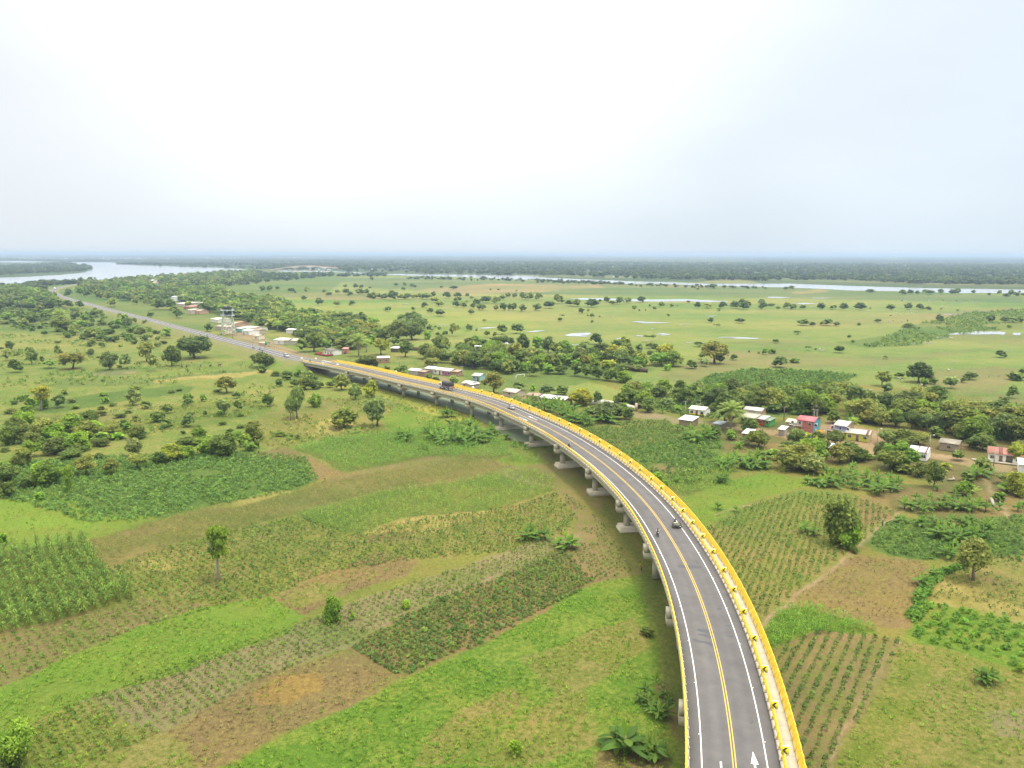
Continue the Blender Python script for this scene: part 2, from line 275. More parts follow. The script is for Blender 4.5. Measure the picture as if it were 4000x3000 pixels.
FIELDS = [
 ('meadow', 'v', [(-300, 620), (1100, 640), (1240, 900), (1180, 1000), (-300, 1100)]),
 ('plain', 'v', [(560, 592), (900, 596), (1100, 600), (1400, 608), (1700, 614), (2212, 630), (2700, 640), (2700, 860), (1500, 860), (900, 760), (640, 720), (620, 640), (700, 600)]),
 ('bank', 'v', [(1000, 594), (1700, 606), (2700, 632), (2700, 618), (2212, 612), (1700, 601), (1400, 596)]),
 ('scrub', 'v', [(-300, 600), (200, 600), (520, 580), (760, 590), (700, 640), (640, 690), (560, 700), (-300, 790)]),
 ('meadow', 'v', [(-300, 700), (340, 735), (560, 780), (680, 800), (640, 850), (300, 850), (-300, 850)]),
 ('plaingr', 'v', [(620, 640), (900, 655), (1150, 690), (1180, 730), (960, 720), (800, 710), (690, 690), (600, 660)]),
 ('plainbr', 'v', [(560, 640), (700, 632), (900, 640), (760, 650)]),
 ('farfield', 'v', [(700, 600), (900, 600), (1200, 608), (1500, 612), (2212, 640), (2212, 655), (1500, 640), (1100, 635), (800, 622)]),
 ('tan', 'v', [(900, 626), (1060, 612), (1200, 616), (1260, 622), (1150, 632), (1000, 636)]),
 ('plainbr', 'v', [(1600, 600), (1680, 622), (1500, 624), (1420, 618)]), ('tan', 'v', [(1200, 618), (1290, 616), (1310, 622), (1220, 626)]), ('tan', 'v', [(1705, 632), (1775, 624), (1790, 630), (1720, 636)]),
 ('plainbr', 'v', [(1960, 680), (2180, 664), (2212, 672), (2100, 690), (1900, 700), (1760, 705), (1740, 696)]),
 ('plainbr', 'v', [(1540, 738), (1700, 734), (1860, 744), (1700, 750)]),
 ('scrub', 'v', [(2212, 670), (2110, 672), (1980, 700), (1900, 730), (1980, 740), (2100, 716), (2212, 712)]),
 ('scrub', 'v', [(1900, 728), (1800, 738), (1880, 752), (2000, 745)]),
 ('plainbr', 'v', [(2060, 722), (2212, 720), (2212, 745), (2040, 735)]),
 ('plainbr', 'v', [(1420, 812), (1560, 760), (1680, 752), (1800, 770), (1950, 768), (2100, 752), (2180, 745), (2000, 775), (1900, 790), (1760, 795), (1620, 790), (1480, 835)]),
 ('dark', 'v', [(1460, 850), (1530, 810), (1620, 795), (1760, 800), (1860, 810), (1760, 850), (1640, 880), (1500, 880)]),
 ('scrub', 'v', [(1500, 830), (1660, 820), (1740, 850), (1700, 900), (1560, 900), (1480, 870)]),
 ('lime', 'v', [(1620, 850), (1740, 800), (1700, 870), (1640, 885)]),
 ('grassol', 'v', [(1100, 840), (1240, 800), (1260, 790), (1480, 860), (1410, 850), (1320, 872), (1240, 868)]),
 ('plaingr', 'v', [(1105, 815), (1180, 808), (1260, 822), (1340, 842), (1430, 860), (1400, 872), (1330, 873), (1235, 869), (1170, 850), (1120, 836)]),
 ('dirt', 'v', [(1355, 868), (1390, 864), (1420, 870), (1390, 880), (1350, 876)]),
 ('olive', 'v', [(1850, 830), (2212, 860), (2212, 960), (2000, 960), (1850, 900)]),
 ('corn', 'v', [(1930, 860), (2060, 850), (2070, 880), (1980, 900), (1900, 896)]),
 ('plainbr', 'v', [(2020, 800), (2150, 790), (2212, 800), (2150, 850), (2060, 845), (1980, 840)]),
 ('plainbr', 'v', [(2120, 860), (2180, 845), (2212, 850), (2212, 930), (2110, 912)]),
 ('leafl', 'v', [(1560, 930), (1700, 905), (1950, 935), (2212, 960), (2212, 1100), (2080, 1060), (1900, 1010), (1700, 990), (1560, 970)]),
 ('scrub', 'v', [(1000, 760), (1100, 790), (1350, 780), (1420, 800), (1250, 830), (1120, 850), (1000, 830)]),
 # dirt road through the right-hand village and beside the ramp
 ('dirt', 'v', [(1350, 890), (1400, 886), (1470, 905), (1480, 902), (1500, 905), (1580, 914), (1660, 925), (1700, 932), (1780, 940), (1850, 955), (1900, 962), (1990, 975), (2080, 988), (2212, 1008), (2212, 1026), (2080, 1008), (2000, 990), (1930, 985), (1870, 985), (1800, 965), (1700, 945), (1620, 930), (1560, 925), (1440, 912), (1370, 900)]),
 ('dirt', 'v', [(1790, 900), (1900, 930), (1915, 975), (1820, 960), (1740, 945)]),
 ('dirt', 'v', [(640, 770), (700, 772), (760, 785), (850, 810), (1000, 840), (1080, 855), (1110, 868), (1070, 866), (960, 845), (800, 812), (720, 790), (650, 780)]),
 ('dirt', 'v', [(490, 706), (560, 722), (640, 760), (720, 785), (800, 800), (780, 803), (690, 785), (600, 766), (520, 735), (486, 720)]),
 ('dirt', 'v', [(860, 812), (900, 808), (960, 815), (1010, 830), (980, 845), (900, 830)]), ('dirt', 'v', [(1040, 855), (1100, 852), (1240, 870), (1220, 880), (1100, 868)]),
 # left of the bridge
 ('bank', 'v', [(200, 802), (280, 797), (310, 806), (240, 812), (190, 810)]), ('tan', 'v', [(196, 808), (230, 806), (226, 812), (198, 812)]), ('tan', 'v', [(262, 804), (296, 802), (288, 807)]),
 ('scrub', 'v', [(80, 820), (320, 815), (500, 800), (620, 792), (640, 798), (420, 815), (330, 830), (130, 840)]),
 ('straw', 'v', [(330, 822), (480, 808), (620, 796), (624, 801), (520, 812), (400, 822), (340, 828)]),
 ('dark', 'v', [(70, 868), (260, 845), (390, 833), (420, 838), (410, 846), (250, 870), (120, 895), (60, 885)]),
 ('olive', 'v', [(0, 905), (150, 895), (330, 895), (300, 930), (60, 935)]),
 ('dark', 'v', [(0, 935), (160, 925), (190, 945), (60, 960), (0, 960)]), ('corn', 'v', [(300, 895), (420, 870), (560, 865), (600, 890), (420, 925), (320, 920)]),
 ('olive', 'v', [(560, 900), (700, 860), (830, 870), (980, 925), (840, 930), (700, 945), (600, 968), (540, 950)]),
 ('straw', 'v', [(690, 905), (740, 900), (790, 930), (720, 945), (680, 935)]),
 ('grass', 'v', [(820, 905), (870, 870), (990, 885), (1060, 900), (1085, 915), (1010, 928), (850, 930)]),
 ('algae', 'v', [(700, 818), (760, 816), (830, 838), (900, 856), (980, 878), (1050, 905), (1090, 920), (1070, 928), (1000, 910), (930, 895), (860, 868), (760, 845), (690, 830)]),
 ('dark', 'v', [(0, 1000), (200, 985), (340, 985), (520, 975), (540, 990), (660, 985), (685, 1035), (600, 1070), (460, 1092), (300, 1128), (180, 1130), (120, 1105), (0, 1075)]),
 ('lime', 'v', [(-300, 1080), (0, 1078), (60, 1060), (140, 1060), (200, 1110), (350, 1112), (240, 1150), (180, 1162), (0, 1195), (-300, 1260)]),
 ('brown', 'v', [(505, 990), (600, 965), (640, 968), (700, 1000), (745, 1020), (740, 1030), (700, 1038), (676, 1030), (660, 990), (560, 990)]),
 ('corn', 'v', [(630, 970), (740, 945), (840, 932), (1000, 925), (1080, 945), (1110, 985), (1060, 992), (950, 985), (840, 1005), (748, 1022), (680, 985)]),
 ('cornbr', 'v', [(185, 1165), (300, 1130), (470, 1090), (620, 1066), (700, 1035), (860, 1010), (1000, 985), (1110, 985), (1110, 1010), (1040, 1030), (820, 1060), (640, 1112), (480, 1150), (300, 1200), (215, 1230)]),
 ('soil', 'v', [(740, 1020), (860, 1000), (960, 985), (990, 992), (900, 1015), (760, 1035), (690, 1042)]), ('soil', 'v', [(260, 1145), (400, 1120), (360, 1140), (280, 1165)]),
 ('straw', 'v', [(500, 1082), (560, 1066), (630, 1058), (600, 1068), (520, 1090), (440, 1102)]),
 ('corn', 'v', [(640, 1112), (830, 1060), (1040, 1028), (1130, 1010), (1200, 1030), (1200, 1062), (1080, 1100), (900, 1120), (780, 1152), (700, 1140), (640, 1130)]),
 ('olive', 'v', [(1060, 990), (1110, 985), (1160, 1010), (1200, 1030), (1180, 1055), (1100, 1020)]), ('lime', 'v', [(1060, 990), (1130, 985), (1180, 1000), (1150, 1015), (1100, 1005)]),
 ('greysoil', 'v', [(1070, 1010), (1120, 1005), (1200, 1030), (1170, 1050), (1090, 1030)]),
 ('olive', 'v', [(215, 1230), (300, 1200), (480, 1150), (640, 1112), (700, 1140), (780, 1155), (900, 1122), (1080, 1100), (1200, 1062), (1240, 1100), (1230, 1150), (1120, 1190), (900, 1210), (590, 1292), (460, 1300), (300, 1290)]),
 ('straw', 'v', [(790, 1150), (870, 1122), (980, 1105), (1080, 1104), (1000, 1130), (880, 1160), (800, 1162)]), ('redsoil', 'v', [(800, 1155), (900, 1150), (860, 1170), (790, 1170)]),
 ('straw', 'v', [(290, 1215), (340, 1205), (400, 1218), (360, 1232), (300, 1228)]),
 ('soil', 'v', [(1090, 1010), (1190, 1000), (1260, 1090), (1300, 1130), (1385, 1235), (1290, 1262), (1220, 1180), (1240, 1120), (1200, 1060)]),
 ('greysoil', 'v', [(640, 1345), (880, 1260), (1180, 1165), (1240, 1150), (1260, 1170), (1225, 1188), (950, 1290), (740, 1395), (560, 1470), (350, 1575), (180, 1659), (-300, 1850), (-300, 1650), (0, 1595), (200, 1500), (420, 1440)]),
 ('brown', 'v', [(575, 1292), (700, 1240), (830, 1188), (905, 1215), (870, 1245), (720, 1292), (655, 1327)]),
 ('olive', 'v', [(600, 1285), (680, 1260), (760, 1260), (700, 1290), (640, 1310)]),
 ('soil', 'v', [(-300, 1400), (0, 1372), (120, 1345), (300, 1290), (450, 1310), (575, 1288), (420, 1325), (300, 1352), (0, 1480), (-300, 1600)]),
 ('redsoil', 'v', [(740, 1395), (950, 1290), (1225, 1188), (1290, 1258), (1180, 1322), (1000, 1412), (860, 1468)]),
 ('lime', 'v', [(-300, 1600), (0, 1482), (180, 1400), (300, 1350), (420, 1318), (580, 1290), (660, 1325), (600, 1368), (400, 1455), (180, 1512), (120, 1570), (0, 1590), (-300, 1660)]),
 ('corn', 'v', [(-300, 1250), (0, 1195), (180, 1163), (225, 1225), (300, 1290), (120, 1345), (0, 1372), (-300, 1400)]),
 ('olive', 'v', [(0, 1590), (60, 1565), (200, 1510), (300, 1560), (380, 1580), (400, 1659), (100, 1800), (-300, 1850), (-300, 1659)]),
 ('brown', 'v', [(340, 1580), (560, 1470), (740, 1400), (862, 1464), (850, 1478), (760, 1530), (480, 1648), (420, 1670), (395, 1600)]),
 ('orange', 'v', [(540, 1500), (600, 1465), (690, 1450), (700, 1480), (620, 1520), (560, 1520)]), ('redsoil', 'v', [(790, 1450), (850, 1465), (820, 1490), (770, 1470)]),
 ('grass', 'v', [(400, 1690), (480, 1655), (760, 1530), (860, 1470), (1000, 1412), (1180, 1322), (1290, 1262), (1390, 1240), (1440, 1500), (1480, 1800), (300, 1850)]),
 ('olive', 'v', [(1130, 1420), (1370, 1330), (1400, 1400), (1250, 1480), (1290, 1600), (1150, 1659), (1020, 1659), (1060, 1600), (1200, 1500)]),
 ('olive', 'v', [(940, 1580), (1100, 1480), (1150, 1500), (1000, 1659), (900, 1659)]),
 ('brown', 'v', [(1280, 1620), (1360, 1595), (1440, 1630), (1440, 1700), (1260, 1700)]),
 ('shade', 'v', [(1210, 1010), (1270, 1080), (1380, 1220), (1440, 1480), (1480, 1700), (1500, 1700), (1480, 1400), (1400, 1200), (1300, 1080), (1240, 1000)]),  # bridge shadow painted as a darker strip along its left side
 ('soil', 'v', [(1165, 985), (1200, 975), (1240, 1010), (1300, 1080), (1290, 1110), (1240, 1050)]), ('leafl', 'v', [(1410, 1480), (1440, 1470), (1475, 1560), (1450, 1600)]),
 # right of the bridge
 ('olive', 'v', [(1220, 925), (1300, 915), (1440, 905), (1480, 935), (1420, 965), (1320, 985), (1260, 960)]),
 ('soil', 'v', [(1250, 935), (1330, 955), (1330, 980), (1270, 965)]),
 ('dark', 'v', [(1300, 990), (1400, 960), (1480, 940), (1560, 950), (1560, 1000), (1500, 1050), (1420, 1030), (1340, 1010)]),
 ('soil', 'v', [(1390, 1005), (1440, 1000), (1490, 1015), (1470, 1030), (1420, 1030)]), ('brown', 'v', [(1640, 960), (1700, 955), (1700, 980), (1650, 985)]),
 ('corn', 'v', [(1420, 1035), (1520, 1010), (1600, 1010), (1560, 1050), (1480, 1075), (1450, 1060)]),
 ('grass', 'v', [(1400, 1060), (1460, 1080), (1540, 1060), (1560, 1110), (1520, 1150), (1480, 1120)]),
 ('lime', 'v', [(1470, 1100), (1550, 1042), (1640, 1020), (1735, 1028), (1765, 1045), (1700, 1062), (1620, 1082), (1560, 1120), (1510, 1140)]),
 ('corn', 'v', [(1540, 1130), (1620, 1085), (1720, 1060), (1850, 1065), (1820, 1090), (1760, 1110), (1700, 1180), (1620, 1200)]),
 ('olive', 'v', [(1520, 1150), (1620, 1130), (1720, 1090), (1850, 1080), (1940, 1105), (1860, 1170), (1740, 1260), (1650, 1335), (1600, 1300)]),
 ('brown', 'v', [(1850, 1070), (1950, 1060), (1970, 1085), (1920, 1125), (1860, 1140)]),
 ('dark', 'v', [(1870, 1165), (1935, 1115), (2020, 1130), (2080, 1180), (2020, 1212), (1920, 1200)]),
 ('leafl', 'v', [(1900, 1040), (2212, 1060), (2212, 1140), (2060, 1130), (1930, 1100)]), ('brown', 'v', [(2120, 1060), (2212, 1040), (2212, 1120), (2100, 1110)]), ('dark', 'v', [(2080, 1120), (2212, 1110), (2212, 1220), (2060, 1190)]),
 ('brown', 'v', [(1650, 1340), (1745, 1265), (1845, 1195), (2000, 1212), (2012, 1240), (1965, 1355), (1850, 1345), (1720, 1310)]),
 ('grass', 'v', [(1640, 1375), (1680, 1320), (1740, 1305), (1850, 1340), (1900, 1365), (1800, 1365), (1700, 1390), (1650, 1420)]),
 ('soil', 'v', [(1645, 1410), (1760, 1355), (1860, 1365), (1945, 1378), (1910, 1470), (1820, 1600), (1760, 1800), (1720, 1800), (1700, 1560)]),
 ('olive', 'v', [(1945, 1380), (2100, 1410), (2212, 1450), (2600, 1560), (2600, 1900), (1780, 1900), (1830, 1600), (1912, 1470)]),
 ('grassol', 'v', [(1960, 1400), (2020, 1440), (1960, 1560), (1860, 1659), (1830, 1640), (1900, 1500)]),
 ('greysoil', 'v', [(2130, 1540), (2212, 1530), (2212, 1600), (2150, 1590)]),
 ('grass', 'v', [(1965, 1350), (2010, 1290), (2100, 1310), (2212, 1345), (2600, 1420), (2600, 1540), (2212, 1448), (2100, 1415), (1950, 1378)]),
 ('straw', 'v', [(2010, 1292), (2030, 1250), (2100, 1255), (2140, 1290), (2212, 1310), (2600, 1380), (2600, 1430), (2212, 1350), (2100, 1312)]),
 ('olive', 'v', [(2040, 1240), (2100, 1190), (2212, 1200), (2600, 1230), (2600, 1380), (2212, 1308), (2120, 1270)]),
 ('soil', 'v', [(2100, 1240), (2160, 1235), (2212, 1260), (2160, 1270)]),
]
def pathpoly(pts, w0, w1):                      # a worn footpath: narrow band along photo pixels
    L, R = [], []
    for i, (x, y) in enumerate(pts):
        a = pts[max(i - 1, 0)]; b = pts[min(i + 1, len(pts) - 1)]; dx, dy = b[0] - a[0], b[1] - a[1]; l = sqrt(dx * dx + dy * dy)
        w = w0 + (w1 - w0) * i / (len(pts) - 1); L.append((x - dy / l * w, y + dx / l * w)); R.append((x + dy / l * w, y - dx / l * w))
    return L + R[::-1]
FIELDS += [('dirt', 'v', pathpoly(p, a, b)) for p, a, b in [
 ([(1640, 1350), (1680, 1320), (1740, 1275), (1800, 1225), (1850, 1185), (1900, 1140), (1945, 1105), (1975, 1070)], 5, 1.6),
 ([(1780, 1670), (1810, 1600), (1850, 1520), (1890, 1470), (1905, 1420), (1940, 1380)], 3.5, 2.2),
 ([(1545, 1110), (1640, 1085), (1600, 1060), (1480, 1080)][:2], 1, 1), ([(2180, 1120), (2140, 1060), (2120, 1010)], 6, 3)]]
FIELDS += [('shade', 'v', pathpoly([(1290, 1560), (1330, 1490), (1380, 1440), (1400, 1400)], 2, 1))]  # thin band in the same painted shade tone

def ground_colours(X, Y):
    """base colour pair of the ground cover at world points"""
    n = len(X); P = np.c_[X, Y, np.zeros(n)]; front = Y > 30
    px = np.full(n, -9999.0); py = np.full(n, 9999.0)
    if front.any(): px[front], py[front] = PX(P[front])
    dist = np.maximum(np.hypot(X, Y), 60)
    wob = (fnoise(X / 14 + 5, Y / 14 + 9) - 0.5) * 14 / dist * FOC * 0.35 + (fnoise(X / 3.1, Y / 3.1 + 4) - 0.5) * 3.0 / dist * FOC * 0.5
    wob2 = (fnoise(X / 14 + 55, Y / 14 + 19) - 0.5) * 14 / dist * FOC * 0.35 * 0.4
    qx = (px + wob * 0.35) / 1.80832; qy = (py + wob2 + wob * 0.15 * (np.minimum(1, 300 / dist))) / 1.80832
    qy = qy; ca = np.tile(alb(A_['olive'][0]), (n, 1)); cb = np.tile(alb(A_['grassol'][1]), (n, 1))
    base = lambda k, m: (ca.__setitem__(m, alb(A_[k][0])), cb.__setitem__(m, alb(A_[k][1])))
    base('forest', qy < 632)
    r4 = np.random.default_rng(9); CA, CB = 0, 0; K = 4; ca0, cb0 = ca, cb
    for it in range(K):
        jx = qx + r4.normal(0, 1.3, n) + (fnoise(X / 5 + 40 * it, Y / 5) - .5) * 5 / dist * FOC * .35; jy = qy + r4.normal(0, .55, n) * np.minimum(1, 500 / dist); ca, cb = ca0.copy(), cb0.copy()
        for k, t, poly in FIELDS:
            pp = np.array(poly); x0, y0 = pp.min(0); x1, y1 = pp.max(0)
            i = np.where((jx > x0) & (jx < x1) & (jy > y0) & (jy < y1))[0]
            if len(i) == 0: continue
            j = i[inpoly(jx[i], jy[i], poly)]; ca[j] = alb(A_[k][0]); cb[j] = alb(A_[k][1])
        CA = CA + ca / K; CB = CB + cb / K
    ca, cb = CA, CB
    # broad drifts of greener / drier grass
    v = (fnoise(X / 60 + 3, Y / 25 + 8, 4) - 0.5)[:, None] + .5 * (fnoise(X / 11 + 30, Y / 9 + 80, 3) - 0.5)[:, None]; w = (fnoise(X / 230 + 1, Y / 60 + 2, 4) - 0.5)[:, None]
    tint = np.array([1.0, 0.15, 0.5]); far = np.clip((dist - 250) / 500, 0, 1)[:, None]
    ca = ca * (1 + v * 0.7 * (0.5 + 0.5 * tint)) * (1 + w * far * np.array([1.1, 0.35, 0.8])); cb = cb * (1 + v * 0.5 * tint) * (1 + w * far * np.array([0.9, 0.2, 0.6]))
    wt = np.array([1.09, 0.975, 0.78]); ca = ca * .93 + ca.mean(1)[:, None] * .07; cb = cb * .93 + cb.mean(1)[:, None] * .07; return np.clip(ca * wt, 0.002, 0.9), np.clip(cb * wt, 0.002, 0.9)

rows = []
y = 3900.0
while y > 1003:
    rows.append(G(2000, y)[1]); y -= max(0.9, min(4.5, (y - 992) * 0.012 + 0.9))
rows = np.array([-2500, -600, -150, 0, 20, 35] + [r for r in rows if r > 45] + [20000.0])
us = np.concatenate([np.linspace(-9000, -900, 28)[:-1], np.arange(-900, 4900, 6.5), np.linspace(4900, 13000, 28)])
uu = (us - 2000) / FOC
XX = uu[None, :] * np.maximum(rows, 60)[:, None] * 1.0; YY = np.repeat(rows[:, None], len(us), 1)
nr, nc = XX.shape
gx, gy = XX.ravel(), YY.ravel()
ca, cb = ground_colours(gx, gy)
idx = np.arange(nr * nc).reshape(nr, nc)
F = np.stack([idx[:-1, :-1], idx[:-1, 1:], idx[1:, 1:], idx[1:, :-1]], -1).reshape(-1, 4)
gz = (fnoise(gx / 9, gy / 9) - 0.5) * 0.25 - 0.12
tag(link('ground', mkmesh('ground', np.c_[gx, gy, gz], F, [GRD], col=ca, cols2=cb, smooth=True)), kind='structure')

# ---------------------------------------------------------------- water
def water_sheet(name, poly, m, z=0.06, kind='structure', **k):
    """poly in photo pixels, laid on the ground with a ragged shoreline"""
    P = [];
    for i in range(len(poly)):
        a = G(*poly[i]); b = G(*poly[(i + 1) % len(poly)]); L = np.linalg.norm(b - a); n = max(1, int(L / 12)) if np.linalg.norm(a) < 3000 else max(1, int(L / 60))
        n = min(n, 60)
        for j in range(n):
            q = a + (b - a) * j / n; d = (fnoise(np.array([q[0] / 25]), np.array([q[1] / 25]))[0] - 0.5) * min(L * 0.25, 14)
            P.append((q[0] + d * 0.4, q[1] + d))
    bm = bmesh.new(); vs = [bm.verts.new((p[0], p[1], z)) for p in P]; f = bm.faces.new(vs); bmesh.ops.triangulate(bm, faces=[f])
    bmesh.ops.recalc_face_normals(bm, faces=bm.faces)
    if bm.faces and sum(f.normal.z * f.calc_area() for f in bm.faces) < 0: bmesh.ops.reverse_faces(bm, faces=bm.faces)
    me = bpy.data.meshes.new(name); bm.to_mesh(me); bm.free(); me.materials.append(m)
    return tag(link(name, me), kind=kind, **k)
river_l = tp('T1', [(-900, 330), (0, 298), (250, 289), (500, 274), (700, 257), (790, 233), (805, 215), (780, 200), (700, 186), (570, 168), (700, 163), (1000, 167), (1070, 180), (1200, 192), (1500, 201), (1900, 213), (2120, 227), (2120, 233), (2000, 243), (1850, 258), (1700, 270), (1500, 279), (1250, 298), (1000, 313), (850, 319), (700, 336), (560, 346), (400, 353), (260, 356), (150, 383), (60, 381), (0, 376), (-900, 420)])
water_sheet('river', river_l, WATER)
water_sheet('river', tp('T1', [(-900, 152), (0, 155), (160, 154), (370, 159), (370, 165), (160, 167), (0, 166), (-900, 168)]), WATER, 0.1)
water_sheet('pond', tp('T1', [(-300, 190), (60, 187), (130, 195), (115, 203), (0, 204), (-300, 204)]), WATER)
river_r = tp('T2', [(200, 233), (640, 240), (930, 255), (1120, 264), (1330, 267), (1560, 269), (1800, 272)]) + tp('T3', [(0, 277), (180, 280), (300, 298), (480, 306), (800, 318), (1000, 329), (1400, 338), (1700, 350)]) + tp('T4', [(0, 350), (150, 349), (700, 368), (1200, 384), (2212, 402), (4500, 430), (4500, 470), (2212, 432), (1600, 430), (1100, 414), (700, 408), (500, 396), (140, 382), (0, 379)]) + tp('T3', [(1600, 365), (1300, 351), (1000, 350), (780, 346), (500, 326), (200, 315), (0, 312)]) + tp('T2', [(2000, 305), (1900, 298), (1700, 289), (1500, 286), (1330, 281), (1100, 272), (930, 262), (640, 249), (200, 246)])
water_sheet('river', river_r, WATER)
FARW = tp('T4', [(900, 168), (1300, 166), (2212, 171), (3500, 178), (3500, 184), (2212, 177), (1300, 173), (940, 173)])
water_sheet('lagoon', FARW, WATER, 0.1)
POOLS = [('T3', [(485, 483), (600, 474), (760, 474), (900, 480), (1180, 487), (1500, 483), (1700, 492), (1890, 505), (1700, 509), (1500, 502), (1180, 505), (800, 492), (600, 489)], 0),
 ('T4', [(0, 463), (110, 464), (205, 470), (100, 474), (0, 474)], 0), ('T4', [(215, 519), (300, 516), (425, 524), (300, 528)], 0),
 ('T4', [(1560, 785), (1640, 770), (1800, 761), (2055, 767), (2050, 790), (1800, 791), (1600, 790)], 0.15), ('T4', [(2110, 771), (2190, 774), (2180, 796), (2120, 792)], 0.15),
 ('T4', [(1420, 816), (1500, 810), (1595, 816), (1585, 824), (1480, 824)], 0.2), ('T4', [(1205, 864), (1240, 860), (1285, 866), (1240, 872)], 0.2), ('T4', [(1320, 861), (1450, 865), (1450, 871), (1340, 868)], 0.3),
 ('T4', [(1410, 612), (1600, 609), (1780, 614), (1700, 620), (1500, 618)], 0.48), ('T4', [(340, 471), (430, 469), (560, 474), (420, 478)], 0.5),
 ('T3', [(970, 683), (1100, 673), (1360, 688), (1280, 701), (1100, 694)], 0.42), ('T3', [(455, 796), (540, 770), (690, 774), (700, 801), (600, 811)], 0.40), ('T3', [(100, 767), (200, 756), (295, 756), (200, 768)], 0.3),
 ('T3', [(980, 806), (1050, 797), (1140, 803), (1060, 813)], 0.45), ('T3', [(1230, 786), (1300, 778), (1380, 788), (1300, 798)], 0.4), ('T3', [(1430, 795), (1560, 797), (1500, 806)], 0.5), ('T3', [(1600, 804), (1680, 798), (1900, 810), (2150, 824), (2100, 829), (1850, 820), (1700, 813)], 0.42),
 ('T3', [(1420, 704), (1540, 696), (1500, 702)], 0.3), ('T3', [(1645, 629), (1700, 625), (1768, 630), (1700, 634)], 0.3), ('T3', [(700, 784), (850, 785), (780, 790)], 0.45),
 ('T2', [(1860, 738), (1980, 728), (2090, 726), (2000, 740), (1920, 748)], 0.45), ('T2', [(1900, 850), (1980, 850), (2060, 851), (2190, 858), (2200, 874), (2080, 870), (1960, 864)], 0.15), ('T2', [(2040, 886), (2110, 884), (2140, 892), (2060, 894)], 0.25),
 ('T2', [(1540, 710), (1700, 703), (1600, 711)], 0.4), ('T3', [(500, 873), (600, 873), (580, 880)], 0.3), ('T3', [(1500, 858), (1570, 857), (1560, 863)], 0.3), ('T3', [(1190, 740), (1235, 736), (1225, 742)], 0.3), ('T3', [(880, 826), (980, 812), (960, 826)], 0.45), ('T3', [(1130, 842), (1200, 830), (1300, 815), (1160, 850)], 0.45),
 ('T4', [(290, 812), (345, 810), (340, 816)], 0.3), ('T4', [(1960, 928), (2130, 930), (2000, 932)], 0.3), ('T4', [(1570, 1024), (1620, 1022), (1615, 1028)], 0.2)]
def pool(name, poly, thr, z=0.07):
    W_ = np.array([G(*p) for p in poly]); x0, y0 = W_.min(0) ; x1, y1 = W_.max(0)
    st = max(0.5, (y1 - y0) / 60, (x1 - x0) / 160); xs = np.arange(x0, x1 + st, st); ys = np.arange(y0, y1 + st, st)
    A, B = np.meshgrid(xs, ys, indexing='ij'); cxx, cyy = A[:-1, :-1] + st / 2, B[:-1, :-1] + st / 2
    wobx = (fnoise(cxx / 9, cyy / 9) - 0.5) * 10
    ins = inpoly(cxx + wobx, cyy + wobx, [tuple(p) for p in W_]) & (fnoise(cxx / 16 + 7, cyy / 7 + 3, 4) > thr + (.06 if thr > .1 else 0))
    nx, ny = A.shape; idn = np.arange(nx * ny).reshape(nx, ny); q = np.stack([idn[:-1, :-1], idn[1:, :-1], idn[1:, 1:], idn[:-1, 1:]], -1)[ins]
    if len(q) == 0: return
    used, inv = np.unique(q.ravel(), return_inverse=True); V = np.c_[A.ravel()[used], B.ravel()[used], np.full(len(used), z)]
    V[:, :2] += (np.random.default_rng(1).random((len(V), 2)) - 0.5) * st * 0.4
    tag(link(name, mkmesh(name, V, inv.reshape(-1, 4), [POND])), kind='structure')
for t, p, th in POOLS: pool('pond' if th < 0.1 else 'puddle', tp(t, p), th)
# creek under the bridge
creek = [(1270, 1466), (1350, 1488), (1470, 1513), (1560, 1533), (1650, 1558), (1740, 1588), (1830, 1618), (1900, 1652), (1960, 1695), (2010, 1725), (2055, 1728), (2090, 1702), (2140, 1720), (2160, 1700), (2100, 1668), (2000, 1625), (1900, 1588), (1800, 1556), (1700, 1530), (1600, 1508), (1480, 1480), (1380, 1460), (1290, 1450)]
CRK = water_mat('creek_water', (0.17, 0.21, 0.12), 0.55, 0.15, 0.12)
water_sheet('creek', creek, CRK, 0.09)

# ---------------------------------------------------------------- road line, measured along the yellow centre line of the photo
def zd(Y): return np.interp(Y, [0, 230, 440, 650, 1000, 3000], [7.5, 7.5, 5.2, 3.2, 1.5, 1.2])
def D(x, y, dz=0.0):
    z = 7.0
    for _ in range(12): q = G(x, y, z + dz); z = float(zd(q[1]))
    return np.array([q[0], q[1], z])
CLP = [(2878, 3000), (2848, 2784.5), (2821, 2614.5), (2784, 2475), (2745, 2350), (2693.6, 2226.7), (2651.4, 2148.4), (2609, 2082), (2579, 2030.8), (2541, 1982.6), (2494.7, 1931.4), (2409, 1850), (2345, 1799), (2301, 1767), (2256, 1736), (2212, 1709), (2157, 1678), (2096, 1649), (2048, 1629), (2001, 1606.5), (1952, 1585), (1889, 1563), (1821, 1544), (1742, 1525), (1686, 1512), (1618, 1498), (1550, 1482.5), (1460, 1459.5), (1380, 1442), (1300, 1426), (1200, 1409), (1115, 1391), (1034, 1367), (925.5, 1338), (817, 1311), (708, 1282), (600, 1253), (500, 1228), (429, 1211), (339, 1186), (271, 1168.5), (225, 1152), (205, 1141), (207, 1131), (228, 1123), (260, 1116), (298, 1111), (352, 1104), (452, 1095)]
cl = np.array([D(*c)[:2] for c in CLP])
back = [cl[0] + np.array([-sin(radians(11 + d / 5.9)) * 1, -cos(radians(11 + d / 5.9))]) * d for d in (60, 45, 30, 15)]
cl = np.vstack([back, cl]); ss = np.r_[0, np.cumsum(np.linalg.norm(np.diff(cl, axis=0), axis=1))] - 60
sg = np.arange(ss[0], ss[-1], 2.0); raw = np.c_[np.interp(sg, ss, cl[:, 0]), np.interp(sg, ss, cl[:, 1])]
